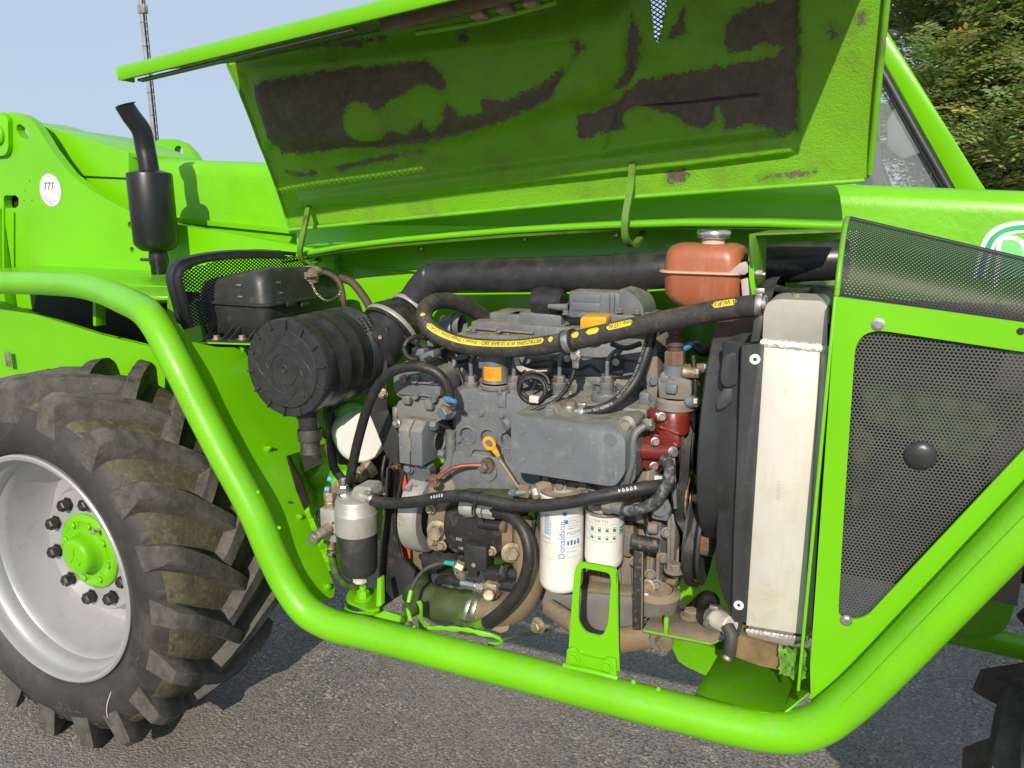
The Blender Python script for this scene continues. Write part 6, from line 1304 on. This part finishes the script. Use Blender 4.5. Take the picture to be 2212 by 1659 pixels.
for u in (1280, 1295, 1311, 1326):
    for v, s in ((1144,1), (1163,-1)): lab_patch('pictogram', c2_, rt_, A(u-3), A(u+3), zz(v+5+s), zz(v-1), 'green_ink', f2, 3); lab_patch('pictogram', c2_, rt_, A(u-4), A(u+4), zz(v-3), zz(v-4), 'green_ink', f2, 3)
lab_patch('brand_block', c2_, rt_, A(1336.5), A(1345), zz(1158), zz(1142), 'green_ink', f2, 4); round_text('filter_lettering', 'MANN', c2_, rt_+.0004, A(1337.5), zz(1149), .0062, 'white_ink', f2); round_text('filter_lettering', 'FILTER', c2_, rt_+.0004, A(1337.5), zz(1156), .0058, 'white_ink', f2)
# filter head and castings above the cans
prism('filter_head', rounded(px([(1160,1050), (1190,1040), (1260,1044), (1340,1052), (1385,1056), (1385,1110), (1262,1098), (1168,1068)], 1.60), .012), (0,.14,0), S_, E, .012, label='soiled filter head casting')
lathe('filter_collar', P(1213,1066,1.585), Z_, [(0,.05), (.012,.05), (.016,.038)], S_, E, 36)
cyl('oil_sensor', P(1160,1062,1.57), P(1192,1050,1.59), .020, D_, E); cyl('oil_sensor', P(1148,1066,1.56), P(1162,1062,1.57), .016, 'cast_alu', E, seg=6); cyl('oil_sensor', P(1098,1066,1.54), P(1150,1062,1.56), .008, 'plastic_grey', E); bx('sensor_plug', 1100, 1058, 1112, 1070, 1.535, .02, 'plastic_grey', E, .003); bx('sensor_plug', 1118, 1052, 1142, 1074, 1.548, .02, 'engine_soiled', E, .004)
for u, v in ((1184,1038), (1263,1050), (1211,1049)): bolt(P(u, v, 1.595), V((0,-1,.2)), .0105, D_, E)
tube('casting_web', [P(1225,1072,1.59), P(1245,1062,1.588), P(1263,1051,1.59)], .006, D_, E, 8); tube('casting_web', [P(1263,1051,1.59), P(1280,1058,1.588), P(1296,1072,1.59)], .006, D_, E, 8)
cyl('cap_plug', P(1396,1034,1.56), P(1412,1032,1.55), .019, D_, E, seg=6); cyl('cap_plug', P(1412,1033,1.55), P(1434,1036,1.55), .010, 'zinc', E, seg=6)
# ------------------------------------------------------------------ lower block and front cover
bx('lower_block', 1160, 1060, 1440, 1292, 1.70, .28, S_, E, .012, 'mud-stained lower engine block')
hull('oil_pan', px([(1150,1270), (1445,1290), (1438,1318), (1350,1345), (1325,1392), (1225,1372), (1170,1315)], 1.66), px([(1150,1270), (1445,1290), (1438,1318), (1350,1345), (1325,1392), (1225,1372), (1170,1315)], 1.66) and [p+V((0,.3,0)) for p in px([(1150,1270), (1445,1290), (1438,1318), (1350,1345), (1325,1392), (1225,1372), (1170,1315)], 1.66)], D_, E, .014, 'grey oil pan')
prism('pan_rail', px([(1150,1262), (1380,1284), (1380,1292), (1150,1272)], 1.645), (0,.05,0), S_, E, .004)
prism('block_web', rounded(px([(1344,1130), (1366,1126), (1372,1180), (1362,1205), (1345,1200), (1350,1160)], 1.66), .008), (0,.04,0), D_, E, .005)
for u, v, r in ((1359,1136,.005), (1356,1196,.007), (1353,1262,.007), (1303,1267,.006), (1330,1222,.006)): lathe('bolt_hole', P(u, v, 1.655 if v < 1200 else 1.695), -Y_, [(0,r), (.0005,r), (.0005,0)], 'cast_rust', E, 14)
lathe('cast_ring', P(1317,1240,1.70), -Y_, [(0,.032), (.006,.030), (.006,.025), (.001,.024)], S_, E, 28)
for u0, u1, v0, v1, Y in ((1393,1412,1205,1256,1.63), (1412,1430,1140,1255,1.64), (1428,1462,1110,1240,1.68), (1400,1425,1130,1170,1.62), (1440,1470,1190,1250,1.70)): bx('front_casting', u0, v0, u1, v1, Y, .10, D_, E, .012)
for u, v in ((1414,1140), (1390,1118), (1425,1100)): cyl('casting_boss', P(u-14, v, 1.60), P(u+8, v+2, 1.60), .013, D_, E, seg=14)
lathe('tensioner_eye', P(1426,1092,1.58), V((.4,-1,0)), [(0,.022), (.012,.021), (.013,.010), (.008,.008), (.008,0)], G_, E, 24); bx('tensioner_arm', 1406, 1108, 1444, 1122, 1.585, .04, G_, E, .006)
lathe('sump_cover', P(1416,1296,1.64), Z_, [(-.02,.05), (0,.055), (.02,.058), (.03,.04)], D_, E, 28)
bx('drain_tag', 1391, 1272, 1401, 1290, 1.60, .01, 'white_enamel', E, .002); bolt(P(1400,1266,1.60), V((0,-1,.1)), .012, 'zinc_rusty', E); bolt(P(1456,1234,1.64), Z_, .016, S_, E)
# mounting post and front mount
prism('mount_post', px([(1368,1176), (1386,1180), (1384,1362), (1366,1362), (1366,1330)], 1.535), (0,.03,0), 'post_worn', E, .003, label='scraped black mounting post')
prism('post_side', [P(1386,1180,1.537), P(1386,1180,1.64), P(1384,1362,1.64), P(1384,1362,1.537)], (.004,0,0), S_, E, .001)
cyl('post_pin', P(1362,1168,1.51), P(1424,1180,1.52), .0165, 'post_worn', E, label='scraped black pin on top of the post')
prism('mount_arm', [P(1388,1358,1.50), P(1402,1334,1.58), P(1463,1314,1.68), P(1512,1316,1.68), P(1536,1322,1.66), P(1562,1356,1.54), P(1552,1380,1.50), P(1534,1386,1.48)], (0,0,-.012), 'engine_soiled', E, .004, label='dusty front engine mount plate')
prism('mount_rib', [P(1398,1334,1.60), P(1400,1302,1.60), P(1455,1300,1.66), P(1464,1316,1.68)], (.004,.012,0), 'green_overspray', E, .003); bx('mount_tooth', 1432, 1336, 1444, 1370, 1.485, .012, 'green_dusty', E, .003)
bolt(P(1493,1333,1.60), Z_, .0175, S_, E, h=.014); prism('mount_edge', [P(1388,1360,1.498), P(1534,1389,1.478), P(1553,1382,1.498), P(1553,1386,1.497), P(1534,1393,1.477), P(1388,1364,1.497)], (0,.004,0), 'green_dusty', E, .001)
cyl('cross_rod', P(1330,1385,1.62), P(1440,1368,1.68), .030, 'engine_soiled', E); cyl('cross_rod', P(1186,1312,1.62), P(1245,1352,1.56), .022, 'engine_soiled', E); bolt(P(1432,1378,1.62), V((.5,-1,0)), .022, 'engine_soiled', E)
bolt(P(1164,1350,1.55), V((-.3,-1,0)), .014, 'zinc_rusty', E)
# lower radiator pipe
cyl('radiator_pipe', P(1546,1335,1.53), P(1580,1352,1.50), .021, 'alu_white', E); tube('radiator_hose', [P(1546,1336,1.53), P(1528,1330,1.60), P(1530,1300,1.68), P(1500,1325,1.74)], .026, 'rubber', E, 20); clamp_band(P(1543,1332,1.54), V((1,-.4,-.5)), .027, .012, 'zinc', E, screw=V((0,-.5,1)))
tube('drain_hose', [P(1572,1352,1.475), P(1580,1372,1.465), P(1578,1396,1.46), P(1574,1420,1.46)], .013, 'rubber_dusty', E, 14); cyl('hose_plug', P(1573,1415,1.455), P(1568,1426,1.45), .009, 'zinc_rusty', E)
# ------------------------------------------------------------------ hydraulic pump group
hp = empty('hydraulic_pump', P(1010,1200,1.62), E); lab(hp, 'oily black hydraulic pump on a cast aluminium flange')
cz = P(960,1118,1.64).z
def hx(u): return P(u, 1118, 1.62).x
lathe('adapter_ring', V((hx(888),1.655,cz)), X_, [(0,.10), (.003,.106), (hx(925)-hx(888)-.006,.104), (hx(925)-hx(888),.098), (hx(925)-hx(888),.07)], 'cast_alu', hp, 56, 'cast aluminium ring of the hydraulic pump')
lathe('starter_can', V((hx(925)-.002,1.70,cz+.05)), X_, [(0,.075), (.06,.075), (.07,.068), (.07,0)], 'engine_soiled', hp, 40)
prism('pump_flange', rounded(px([(922,1180), (926,1110), (936,1095), (962,1092), (958,1180), (945,1192)], 1.575), .008), (0,.12,0), 'engine_soiled', hp, .006)
lathe('pump_case', V((hx(940),1.655,cz-.012)), X_, [(0,.078), (.02,.078), (.03,.070), (hx(1085)-hx(940)-.01,.072), (hx(1085)-hx(940),.066), (hx(1085)-hx(940),0)], 'pump_black', hp, 48, 'oily black pump body')
prism('pump_block', rounded(px([(960,1105), (1070,1100), (1090,1120), (1092,1180), (1070,1200), (975,1192), (958,1150)], 1.565), .012), (0,.10,0), 'pump_black', hp, .010)
prism('end_flange', rounded(px([(1084,1135), (1096,1122), (1106,1128), (1106,1205), (1094,1210), (1084,1195)], 1.56), .006), (0,.10,0), 'cast_rust', hp, .005); bolt(P(1104,1193,1.555), V((.7,-1,.1)), .017, 'zinc_rusty', hp, h=.014)
bolt(P(946,1146,1.57), V((.2,-1,0)), .019, 'zinc_rusty', hp, h=.024, washer=1.5)
bx('solenoid_box', 1001, 1184, 1050, 1229, 1.535, .05, 'plastic_black', hp, .006, 'square black solenoid cover'); lathe('box_screw', P(1023,1221,1.533), -Y_, [(0,.006), (.002,.005), (.003,0)], 'zinc_rusty', hp, 12)
bx('solenoid_stem', 1010, 1226, 1030, 1246, 1.545, .02, 'pump_black', hp, .003)
lathe('elbow_top', P(1015,1112,1.56), Z_, [(0,.018), (.006,.022), (.012,.019), (.020,.019)], 'zinc_rusty', hp, 8); lathe('elbow_bend', P(994,1094,1.55), X_, [(0,0), (0,.012), (.005,.019), (.02,.021), (.038,.0205), (.040,.0175)], 'cast_alu', hp, 20)
cyl('hose_ferrule', P(1036,1101,1.548), P(1072,1106,1.54), .0185, 'cast_alu', hp, seg=6); cyl('pipe_stub', P(1034,1130,1.555), P(1084,1136,1.555), .012, 'pump_black', hp); cyl('pipe_stub', P(1082,1136,1.553), P(1094,1138,1.553), .014, 'cast_rust', hp)
hh = tube('pressure_hose', [P(1066,1105,1.54), P(1092,1110,1.53), P(1116,1126,1.52), P(1134,1152,1.51), P(1143,1190,1.50), P(1140,1230,1.495), P(1126,1268,1.49), P(1100,1304,1.485), P(1070,1332,1.485), P(1050,1346,1.49)], .0150, 'rubber', hp, 18, label='thick black pressure hose looping down')
tube('pressure_hose_end', [P(1050,1346,1.49), P(1030,1354,1.495), P(1008,1358,1.50), P(992,1352,1.51)], .0160, 'green_overspray', hp, 16)
for s in (('300',1039,1112), ('R711014',1068,1101)): pass
text('case_lettering', '300', flat(P(985,1160,1.5645), -X_, -Z_), .012, 'pale_ink', hp, 'RIGHT'); text('case_lettering', '301', flat(P(990,1180,1.5645), -X_, -Z_), .010, 'pale_ink', hp, 'RIGHT')
for u0, v0, u1, v1, r in ((1052,1238,1086,1240,.022), (1084,1236,1102,1238,.024), (1100,1238,1120,1242,.016)): cyl('black_fitting', P(u0, v0, 1.56), P(u1, v1, 1.56), r, 'pump_black', hp, seg=12)
for u0, v0, u1, v1, r in ((1070,1262,1092,1264,.014), (1090,1262,1115,1266,.017)): cyl('black_fitting', P(u0, v0, 1.55), P(u1, v1, 1.55), r, 'pump_black', hp, seg=8)
lathe('spring_plug', P(998,1208,1.56), V((-.5,-1,.1)), [(0,.012), (.012,.011), (.014,0)], 'pump_black', hp, 14)
tube('teal_plug', [P(962,1215,1.545), P(975,1217,1.545), P(984,1218,1.545)], [.006,.0065,.0085], 'teal_plastic', hp, 12, label='teal plastic wiring plug'); tube('teal_strap', [P(980,1222,1.54), P(984,1238,1.54), P(992,1250,1.54), P(1004,1251,1.54)], .0025, 'teal_plastic', hp, 8)
cyl('brown_fitting', P(984,1218,1.545), P(1002,1228,1.55), .016, 'zinc_rusty', hp, seg=8); cyl('brown_fitting', P(990,1236,1.54), P(1002,1246,1.545), .013, 'cast_rust', hp, seg=8)
tube('pilot_hose', [P(948,1256,1.60), P(955,1252,1.57), P(975,1254,1.545), P(998,1260,1.54)], .0115, 'rubber', hp, 14); cyl('pilot_ferrule', P(996,1259,1.54), P(1028,1265,1.538), .0115, 'steel_bright', hp, seg=16); cyl('pilot_nut', P(1028,1265,1.538), P(1046,1270,1.536), .012, 'zinc', hp, seg=6)
box('pilot_elbow', P(1044,1290,1.525), P(1072,1264,1.525)+V((0,.03,0)), 'zinc_rusty', hp, .006); cyl('pilot_elbow_end', P(1058,1280,1.53), P(1055,1286,1.50), .015, 'zinc_rusty', hp, seg=8)
# bell plate with cast number
prism('bell_plate', rounded(px([(862,1075), (870,1056), (900,1048), (905,1100), (904,1172), (888,1178), (862,1160)], 1.60), .006), (0,.05,0), G_, hp, .005, label='grey bell plate with a cast number')
text('plate_number', '1764', (lambda o: (lambda x, y: o+V((-y,-.0008,x))))(P(872,1126,1.60)), .018, 'pale_ink', hp)
for v in (1113, 1124): lathe('plate_hole', P(886,v,1.5995), -Y_, [(0,.0045), (.0005,.0045), (.0005,0)], 'pale_grey', hp, 12)
prism('plate_rib', px([(868,1060), (884,1050), (888,1062), (874,1075)], 1.585), (0,.03,0), G_, hp, .003); bolt(P(861,1157,1.60), V((-1,-.6,0)), .009, G_, hp); bx('plate_nut', 878, 1165, 890, 1182, 1.61, .02, 'zinc_rusty', hp, .002)
tube('conduit', [P(874,1008,1.60), P(868,1030,1.595), P(862,1062,1.59), P(855,1100,1.585), P(853,1130,1.585), P(857,1158,1.59), P(866,1170,1.60)], .0068, 'rubber', hp, 10, ripple=(.0052,.0014))
bx('starter_body', 890, 1190, 945, 1232, 1.66, .08, 'engine_soiled', hp, .010); cyl('starter_nose', P(925,1205,1.68), P(1000,1215,1.68), .040, 'pump_black', hp); lathe('starter_hole', P(911,1203,1.658), -Y_, [(0,.010), (.0005,.010), (.0005,0)], 'dark_interior', hp, 14)
prism('oily_top', px([(955,1075), (1000,1064), (1090,1066), (1150,1070), (1150,1100), (960,1100)], 1.61), (0,.08,0), 'green_overspray', hp, .010)
# ------------------------------------------------------------------ big pipes at the bottom
bp_ = empty('charge_pipe', P(1000,1350,1.55), E); lab(bp_, 'wide rubber pipe with green overspray and steel elbow')
tube('rubber_pipe', [P(905,1210,1.80), P(898,1250,1.70), P(912,1288,1.61), P(950,1304,1.585), P(1000,1312,1.58), P(1042,1318,1.575)], .0445, 'green_overspray', bp_, 32, label='rubber pipe dusted with green paint')
tube('steel_elbow', [P(1032,1317,1.577), P(1075,1322,1.575), P(1112,1306,1.58), P(1135,1268,1.585), P(1144,1220,1.59), P(1140,1170,1.60), P(1122,1130,1.62)], [.0405,.041,.042,.042,.040,.038,.036], 'elbow_metal', bp_, 32, label='rusty steel elbow pipe')
for u in (1022, 1036): clamp_band(P(u,1315+(u-1022)*.1,1.578), V((1,0,-.12)), .0455, .010, 'zinc', bp_)
box('clamp_screw', P(1020,1278,1.535), P(1040,1270,1.535)+V((0,.02,0)), 'zinc', bp_, .003); box('clamp_screw', P(1036,1272,1.53), P(1060,1264,1.53)+V((0,.02,0)), 'zinc_rusty', bp_, .003)
lathe('pipe_seam', P(905,1282,1.625), V((.55,-.45,-.5)), [(-.0015,.0445), (0,.0465), (.0015,.0445)], 'rubber', bp_, 32)
prism('pipe_foot', rounded([P(1066,1346,1.55), P(1100,1348,1.55), P(1098,1362,1.54), P(1080,1368,1.53), P(1060,1360,1.53)], .006), (0,.05,0), 'engine_soiled', bp_, .004)
# green cable and little bracket hanging at the tube
wl_ = empty('loose_wire', P(960,1360,1.42), T); lab(wl_, 'loose grey and green wire looping down to the tube')
tube('wire', [P(962,1216,1.545), P(945,1219,1.54), P(922,1228,1.53), P(902,1248,1.50), P(888,1276,1.48), P(882,1308,1.46), P(886,1335,1.44), P(896,1358,1.42), P(912,1370,1.43)], .0052, 'rubber_dusty', wl_, 10); tube('wire', [P(888,1276,1.4795), P(882,1308,1.4595), P(886,1335,1.4395), P(896,1358,1.4195)], .0056, 'green_wire', wl_, 10)
for k in (0, 1): tube('wire', [P(925,1356+k*3,1.45), P(950,1358-k*3,1.45), P(980,1356+k*5,1.45), P(1010,1362-k*3,1.45), P(1040,1366+k*4,1.45), P(1068,1374,1.46), P(1084,1384,1.47), P(1076,1390,1.475), P(1056,1391,1.48)], .0048, 'green_wire', wl_, 10)
tube('wire', [P(1084,1383,1.47), P(1110,1376,1.50), P(1150,1368,1.56), P(1190,1360,1.62)], .004, 'green_overspray', wl_, 8)
lathe('wire_stop', P(890,1314,1.47), V((-.5,-1,0)), [(-.004,.020), (0,.020), (.004,.0205), (.016,.0205), (.018,.018), (.018,0)], 'green_overspray', wl_, 24); prism('wire_tab', rounded(px([(898,1300), (908,1298), (912,1308), (912,1340), (928,1350), (928,1364), (905,1360), (903,1340)], 1.48), .004), (0,.004,0), 'green_dusty', wl_, .001)

# ------------------------------------------------------------------ step bracket on the guard tube
sb = empty('step_bracket', P(1280,1450,1.40), T); lab(sb, 'green stirrup-shaped bracket bolted to the tube')
YK = 1.395
po_ = rounded(px([(1247,1213), (1329,1227), (1334,1250), (1336,1450), (1228,1428), (1229,1390), (1240,1240)], YK), [.014,.014,0,.003,.003,0,0])
pi_ = rounded(px([(1256,1226), (1318,1238), (1320,1260), (1314,1350), (1300,1376), (1265,1368), (1250,1345), (1250,1300)], YK), [.008,.010,0,.018,.012,.012,.018,0])
plate('stirrup', po_, [pi_], (0,.006,0), 'green_paint', sb)
prism('stirrup_edge', [P(1329,1227,YK), P(1336,1450,YK), P(1336,1450,YK+.028), P(1329,1227,YK+.028)], (.003,0,0), 'green_paint', sb, .001)
prism('clamp_plate', rounded(px([(1225,1402), (1240,1398), (1252,1414), (1303,1426), (1312,1420), (1330,1424), (1332,1462), (1222,1436)], YK-.007), .004), (0,.006,0), 'green_paint', sb, .0015)
for u, v in ((1239,1421), (1311,1438)): bolt(P(u, v, YK-.008), -Y_, .0095, 'green_paint', sb, h=.007)
tube('weld_bead', [P(1218,1438,YK-.008), P(1260,1447,YK-.012), P(1300,1456,YK-.012), P(1334,1465,YK-.008)], .006, 'green_paint', sb, 8)
# ------------------------------------------------------------------ small fittings, gaskets and looms on the engine
zg = P(1000,748,1.79).z
box('cover_gasket', (P(985,748,1.79).x, 1.786, zg-.003), (P(1408,748,1.79).x, 1.80, zg+.001), 'rubber_brown', E, .0008)
for i in range(9):
    x = P(1000,735,1.8).x+i*.064; bolt(V((x, 1.812, zcov-.0005)), Z_, .0058, G_, E, washer=1.5)
for i, (u, v) in enumerate(((992,893), (992,950), (1150,906), (1040,893), (1085,897))): bolt(P(u, v, 1.644), -Y_, .0075, G_, E, h=.006, washer=1.3)
text('cast_number', '0428 2821 R', flat(P(1172,846,1.7735), X_, Z_), .013, G_, E); text('cast_number', '2012 4V', flat(P(1000,1042,1.6435), X_, Z_), .014, G_, E)
def loom(pts, r, mt='rubber', rip=True, name='conduit'): return tube(name, [P(*q) for q in pts], r, mt, E, 9, ripple=(.005,.0012) if rip else None)
loom([(938,752,1.70), (960,770,1.73), (985,782,1.74), (1010,778,1.745), (1036,764,1.72)], .0055)
loom([(905,748,1.72), (885,735,1.76), (865,728,1.80), (845,735,1.83), (830,728,1.86)], .0055)
loom([(830,722,1.86), (842,712,1.85), (852,716,1.84)], .008); loom([(826,720,1.86), (834,708,1.86), (838,730,1.85)], .006)
for k, (du, mt) in enumerate(((0,'wire_white'), (3,'rubber'), (6,'rubber'), (9,'wire_white'))): loom([(812+du,706,1.86), (818+du,722,1.85), (826+du,736,1.84), (838+du,748,1.83)], .0022, mt, False, 'thin_wire')
loom([(1250,800,1.77), (1275,790,1.765), (1300,808,1.77), (1340,815,1.775), (1390,806,1.72)], .004, 'rubber', False, 'thin_wire')
loom([(990,800,1.72), (1000,830,1.71), (988,858,1.70), (975,870,1.66)], .0035, 'rubber', False, 'thin_wire')
loom([(1180,810,1.74), (1200,826,1.745), (1215,850,1.74), (1240,866,1.72)], .0035, 'rubber', False, 'thin_wire')
loom([(845,1000,1.66), (838,1030,1.63), (842,1060,1.62), (835,1090,1.63)], .0055); loom([(832,985,1.68), (826,1020,1.66), (828,1060,1.66)], .0045, 'rubber', False, 'thin_wire')
loom([(1496,905,1.66), (1502,940,1.68), (1506,985,1.70)], .006); loom([(1500,745,1.78), (1520,760,1.76), (1545,745,1.74), (1570,735,1.70)], .012, 'rubber', False, 'hose')
loom([(1395,1065,1.57), (1400,1090,1.575), (1392,1115,1.585), (1398,1140,1.60)], .0045, 'rubber', False, 'thin_wire')
loom([(1160,1105,1.60), (1152,1140,1.59), (1160,1180,1.60), (1156,1220,1.61)], .0045, 'rubber', False, 'thin_wire')
loom([(1640,612,1.86), (1680,625,1.82), (1725,633,1.76), (1765,628,1.72)], .010, 'rubber_dusty', False, 'hose')
for u, v, Y in ((1186,842,1.63), (1228,828,1.61)): lathe('cable_tie', P(u, v, Y), V((.6,0,-.8)), [(-.002,.006), (-.002,.0075), (.002,.0075), (.002,.006)], 'plastic_black', E, 12)
for u, v in ((1190,884), (1196,888)): bx('cable_tie', u, v-14, u+3, v+2, 1.575, .003, 'plastic_grey', E, .001)
for u, v, r in ((1340,1075,.012), (1376,1090,.010), (1322,1078,.008), (1180,1058,.008)): bolt(P(u, v, 1.595), V((.2,-1,.1)), r, S_, E)
for u, v in ((1372,1212), (1432,1205), (1440,1150), (1404,1240), (1418,1262)): bolt(P(u, v, 1.625), V((.3,-1,.1)), .009, D_, E)
for u0, v0, u1, v1 in ((1400,1128,1400,1255), (1424,1128,1420,1250), (1446,1110,1444,1230)): tube('casting_rib', [P(u0, v0, 1.628), P((u0+u1)/2, (v0+v1)/2, 1.626), P(u1, v1, 1.63)], .005, D_, E, 8)
for i in range(5): prism('casting_rib', px([(1270+i*22,1226), (1274+i*22,1226), (1276+i*22,1280), (1270+i*22,1280)], 1.692), (0,.01,0), S_, E, .002)
for u, v in ((930,1100), (934,1168), (955,1178), (1076,1110), (1062,1190)): bolt(P(u, v, 1.562), V((.1,-1,0)), .009, 'zinc_rusty', E)
# grit and dry leaf scraps lying on the yard
gr = random.Random(5); vs_, fs = [], []
for k in range(900):
    x, y = gr.uniform(-2.6,1.2), gr.uniform(1.1,3.6); r = gr.choice((.002,.003,.003,.004,.006)); c = V((x, y, r*.35)); k0 = len(vs_); a0_ = gr.uniform(0, 6)
    vs_ += [c+V((cos(a0_+i*2.1)*r*gr.uniform(.6,1.2), sin(a0_+i*2.1)*r*gr.uniform(.6,1.2), -r*.3)) for i in range(3)]+[c+V((gr.uniform(-.3,.3)*r, gr.uniform(-.3,.3)*r, r*.55))]
    fs += [(k0,k0+1,k0+3), (k0+1,k0+2,k0+3), (k0+2,k0,k0+3)]
mat('grit_stone', (.22,.20,.17), .9, var=.6, vscale=400)
g2 = mk('grit', vs_, fs, 'grit_stone', None, 0, recalc=False); lab(g2, 'loose grit scattered over the asphalt', 'grit', kind='stuff')
# ------------------------------------------------------------------ mast far behind the boom
ms = empty('slotted_mast', (P(322,150,4.4).x, 4.4, 0)); lab(ms, 'slim slotted steel mast rising behind the boom', 'mast')
mx_, my_ = P(322,150,4.4).x, 4.4
box('mast_tube', (mx_-.030, my_-.012, 0), (mx_+.002, my_+.012, 4.6), 'mast_steel', ms, .003)
hs = []; z = .3
while z < 4.5: hs.append([V((mx_+.008,my_-.004,z)), V((mx_+.022,my_-.004,z)), V((mx_+.022,my_-.004,z+.028)), V((mx_+.008,my_-.004,z+.028))]); z += .05
plate('mast_rail', [V((mx_+.002,my_-.004,.02)), V((mx_+.028,my_-.004,.02)), V((mx_+.028,my_-.004,4.6)), V((mx_+.002,my_-.004,4.6))], hs, (0,.006,0), 'steel_black', ms)
z = 1.7
while z < 4.5: box('mast_collar', (mx_-.033, my_-.015, z), (mx_+.004, my_+.015, z+.008), 'zinc', ms, .001); z += .16
box('mast_joint', (mx_-.036, my_-.02, P(308,30,4.4).z), (mx_+.030, my_+.02, P(308,10,4.4).z), 'zinc', ms, .005)
# ------------------------------------------------------------------ locust tree behind the cab
tr = empty('locust_tree', (1.9, 9.2, 0)); lab(tr, 'olive green locust tree with yellowing leaves behind the cab', 'tree')
lm = bpy.data.materials.new('leaf'); lm.use_nodes = True; t = lm.node_tree; N, K = t.nodes, t.links; MAT['leaf'] = lm
b = N['Principled BSDF']; at = N.new('ShaderNodeAttribute'); at.attribute_name = 'tint'; K.new(at.outputs['Color'], b.inputs['Base Color']); b.inputs['Roughness'].default_value = .5
tl_ = N.new('ShaderNodeBsdfTranslucent'); K.new(at.outputs['Color'], tl_.inputs[0]); mxs = N.new('ShaderNodeMixShader'); mxs.inputs[0].default_value = .5
K.new(b.outputs[0], mxs.inputs[1]); K.new(tl_.outputs[0], mxs.inputs[2]); K.new(mxs.outputs[0], N['Material Output'].inputs[0])
rt = random.Random(21)
def limb(p, d, L, r, lvl, out, tips):
    pts = [p]; q = p.copy(); d = d.normalized(); n = 6
    for i in range(n):
        d = (d+V((rt.uniform(-.22,.22), rt.uniform(-.22,.22), rt.uniform(-.14,.20)))).normalized(); q = q+d*L/n; pts.append(q.copy())
        if lvl >= 2 and i > 0: tips.append((q.copy(), d.copy()))
    out.append((pts, [r*(1-.75*i/n) for i in range(n+1)], lvl))
    if lvl < 3:
        for k in range(5 if lvl else 8):
            i = rt.randint(2 if lvl else 2, n); a_ = rt.uniform(0, 2*pi); e = V((cos(a_), sin(a_), rt.uniform(-.1,.7)))
            limb(pts[i], (d*.5+e).normalized(), L*rt.uniform(.42,.66), r*(1-.7*i/n)*.6, lvl+1, out, tips)
limbs, tips = [], []
limb(V((1.9,9.2,0)), V((-.05,-.05,1)), 3.4, .15, 0, limbs, tips)
for x, y, z, dx, dz in ((1.9,9.2,1.2,-1,.55), (1.9,9.2,1.5,-.7,.9), (1.9,9.2,1.0,-.4,.5), (1.9,9.2,2.0,-.9,.8), (1.9,9.2,1.3,.8,.7), (1.9,9.2,.8,-.6,.35), (1.9,9.2,.9,-.9,.4), (1.9,9.2,1.1,-.2,.4), (1.9,9.2,1.8,-.5,.6), (1.9,9.2,2.2,-.6,.7), (1.9,9.2,1.6,-1.,.6)): limb(V((x,y,z)), V((dx,rt.uniform(-.9,-.1),dz)), 2.3, .06, 1, limbs, tips)
big_ = [l for l in limbs if l[2] == 0]; 
tube('trunk', big_[0][0], big_[0][1], 'bark', tr, 12, .1, label='forked bark-covered trunk')
vs_, fs = [], []
for pts, rr_, lvl in limbs:
    if lvl == 0: continue
    sg = 6 if lvl == 1 else 4; k0 = len(vs_)
    for i, p in enumerate(pts):
        d = (pts[min(i+1, len(pts)-1)]-pts[max(0, i-1)]).normalized(); _, a_, b_ = frame_of(d)
        vs_ += [p+(a_*cos(2*pi*j/sg)+b_*sin(2*pi*j/sg))*max(.003, rr_[i]*.55) for j in range(sg)]
    for i in range(len(pts)-1):
        for j in range(sg): fs.append((k0+i*sg+j, k0+i*sg+(j+1) % sg, k0+(i+1)*sg+(j+1) % sg, k0+(i+1)*sg+j))
mk('branches', vs_, fs, 'bark', tr, 60, recalc=False)
LV, LF, LC = [], [], []
def leaf(p, d, L, tint):
    d = d.normalized(); s_ = d.cross(Z_+V((rt.uniform(-.5,.5), rt.uniform(-.5,.5), 0)))
    if s_.length < .1: s_ = X_.copy()
    s_.normalize(); up = s_.cross(d).normalized(); n = rt.randint(5, 8)
    for i in range(n):
        c = p+d*L*(i+.6)/n+up*-.10*L*((i+.6)/n)**2
        for sd in ((-1, 1) if i < n-1 else (0,)):
            e = (s_*sd*1.0+d*(.35 if sd else 1.)+up*rt.uniform(-.25,.15)).normalized(); l = L*.20*rt.uniform(.8,1.15); w = (e.cross(up)).normalized()*l*.27
            k = len(LV); LV.extend((c+e*l*.08, c+e*l*.5+w, c+e*l, c+e*l*.5-w)); LF.append((k, k+1, k+2, k+3)); tt = tuple(x*rt.uniform(.75,1.25) for x in tint); LC.extend([(*tt, 1)]*4)
tints = [(.32,.44,.14), (.38,.50,.16), (.43,.49,.18), (.28,.40,.13), (.48,.47,.17), (.72,.55,.08), (.55,.44,.11)]
wts = [26, 26, 18, 16, 6, 2.5, 2]
for p, d in tips:
    if p.y > 12: continue
    for k in range(10):
        a_ = rt.uniform(0, 2*pi); e = (d*.3+V((cos(a_), sin(a_), rt.uniform(-.55,.35)))); leaf(p+V((rt.uniform(-.08,.08), rt.uniform(-.08,.08), rt.uniform(-.08,.08))), e, rt.uniform(.24,.40), rt.choices(tints, wts)[0])
print('leaves', len(LF), 'tips', len(tips))
cr = mk('crown', LV, LF, 'leaf', tr, 0, recalc=False, label='airy crown of small paired leaflets'); ca = cr.data.attributes.new('tint', 'FLOAT_COLOR', 'POINT'); ca.data.foreach_set('color', np.array(LC, dtype=np.float32).ravel())
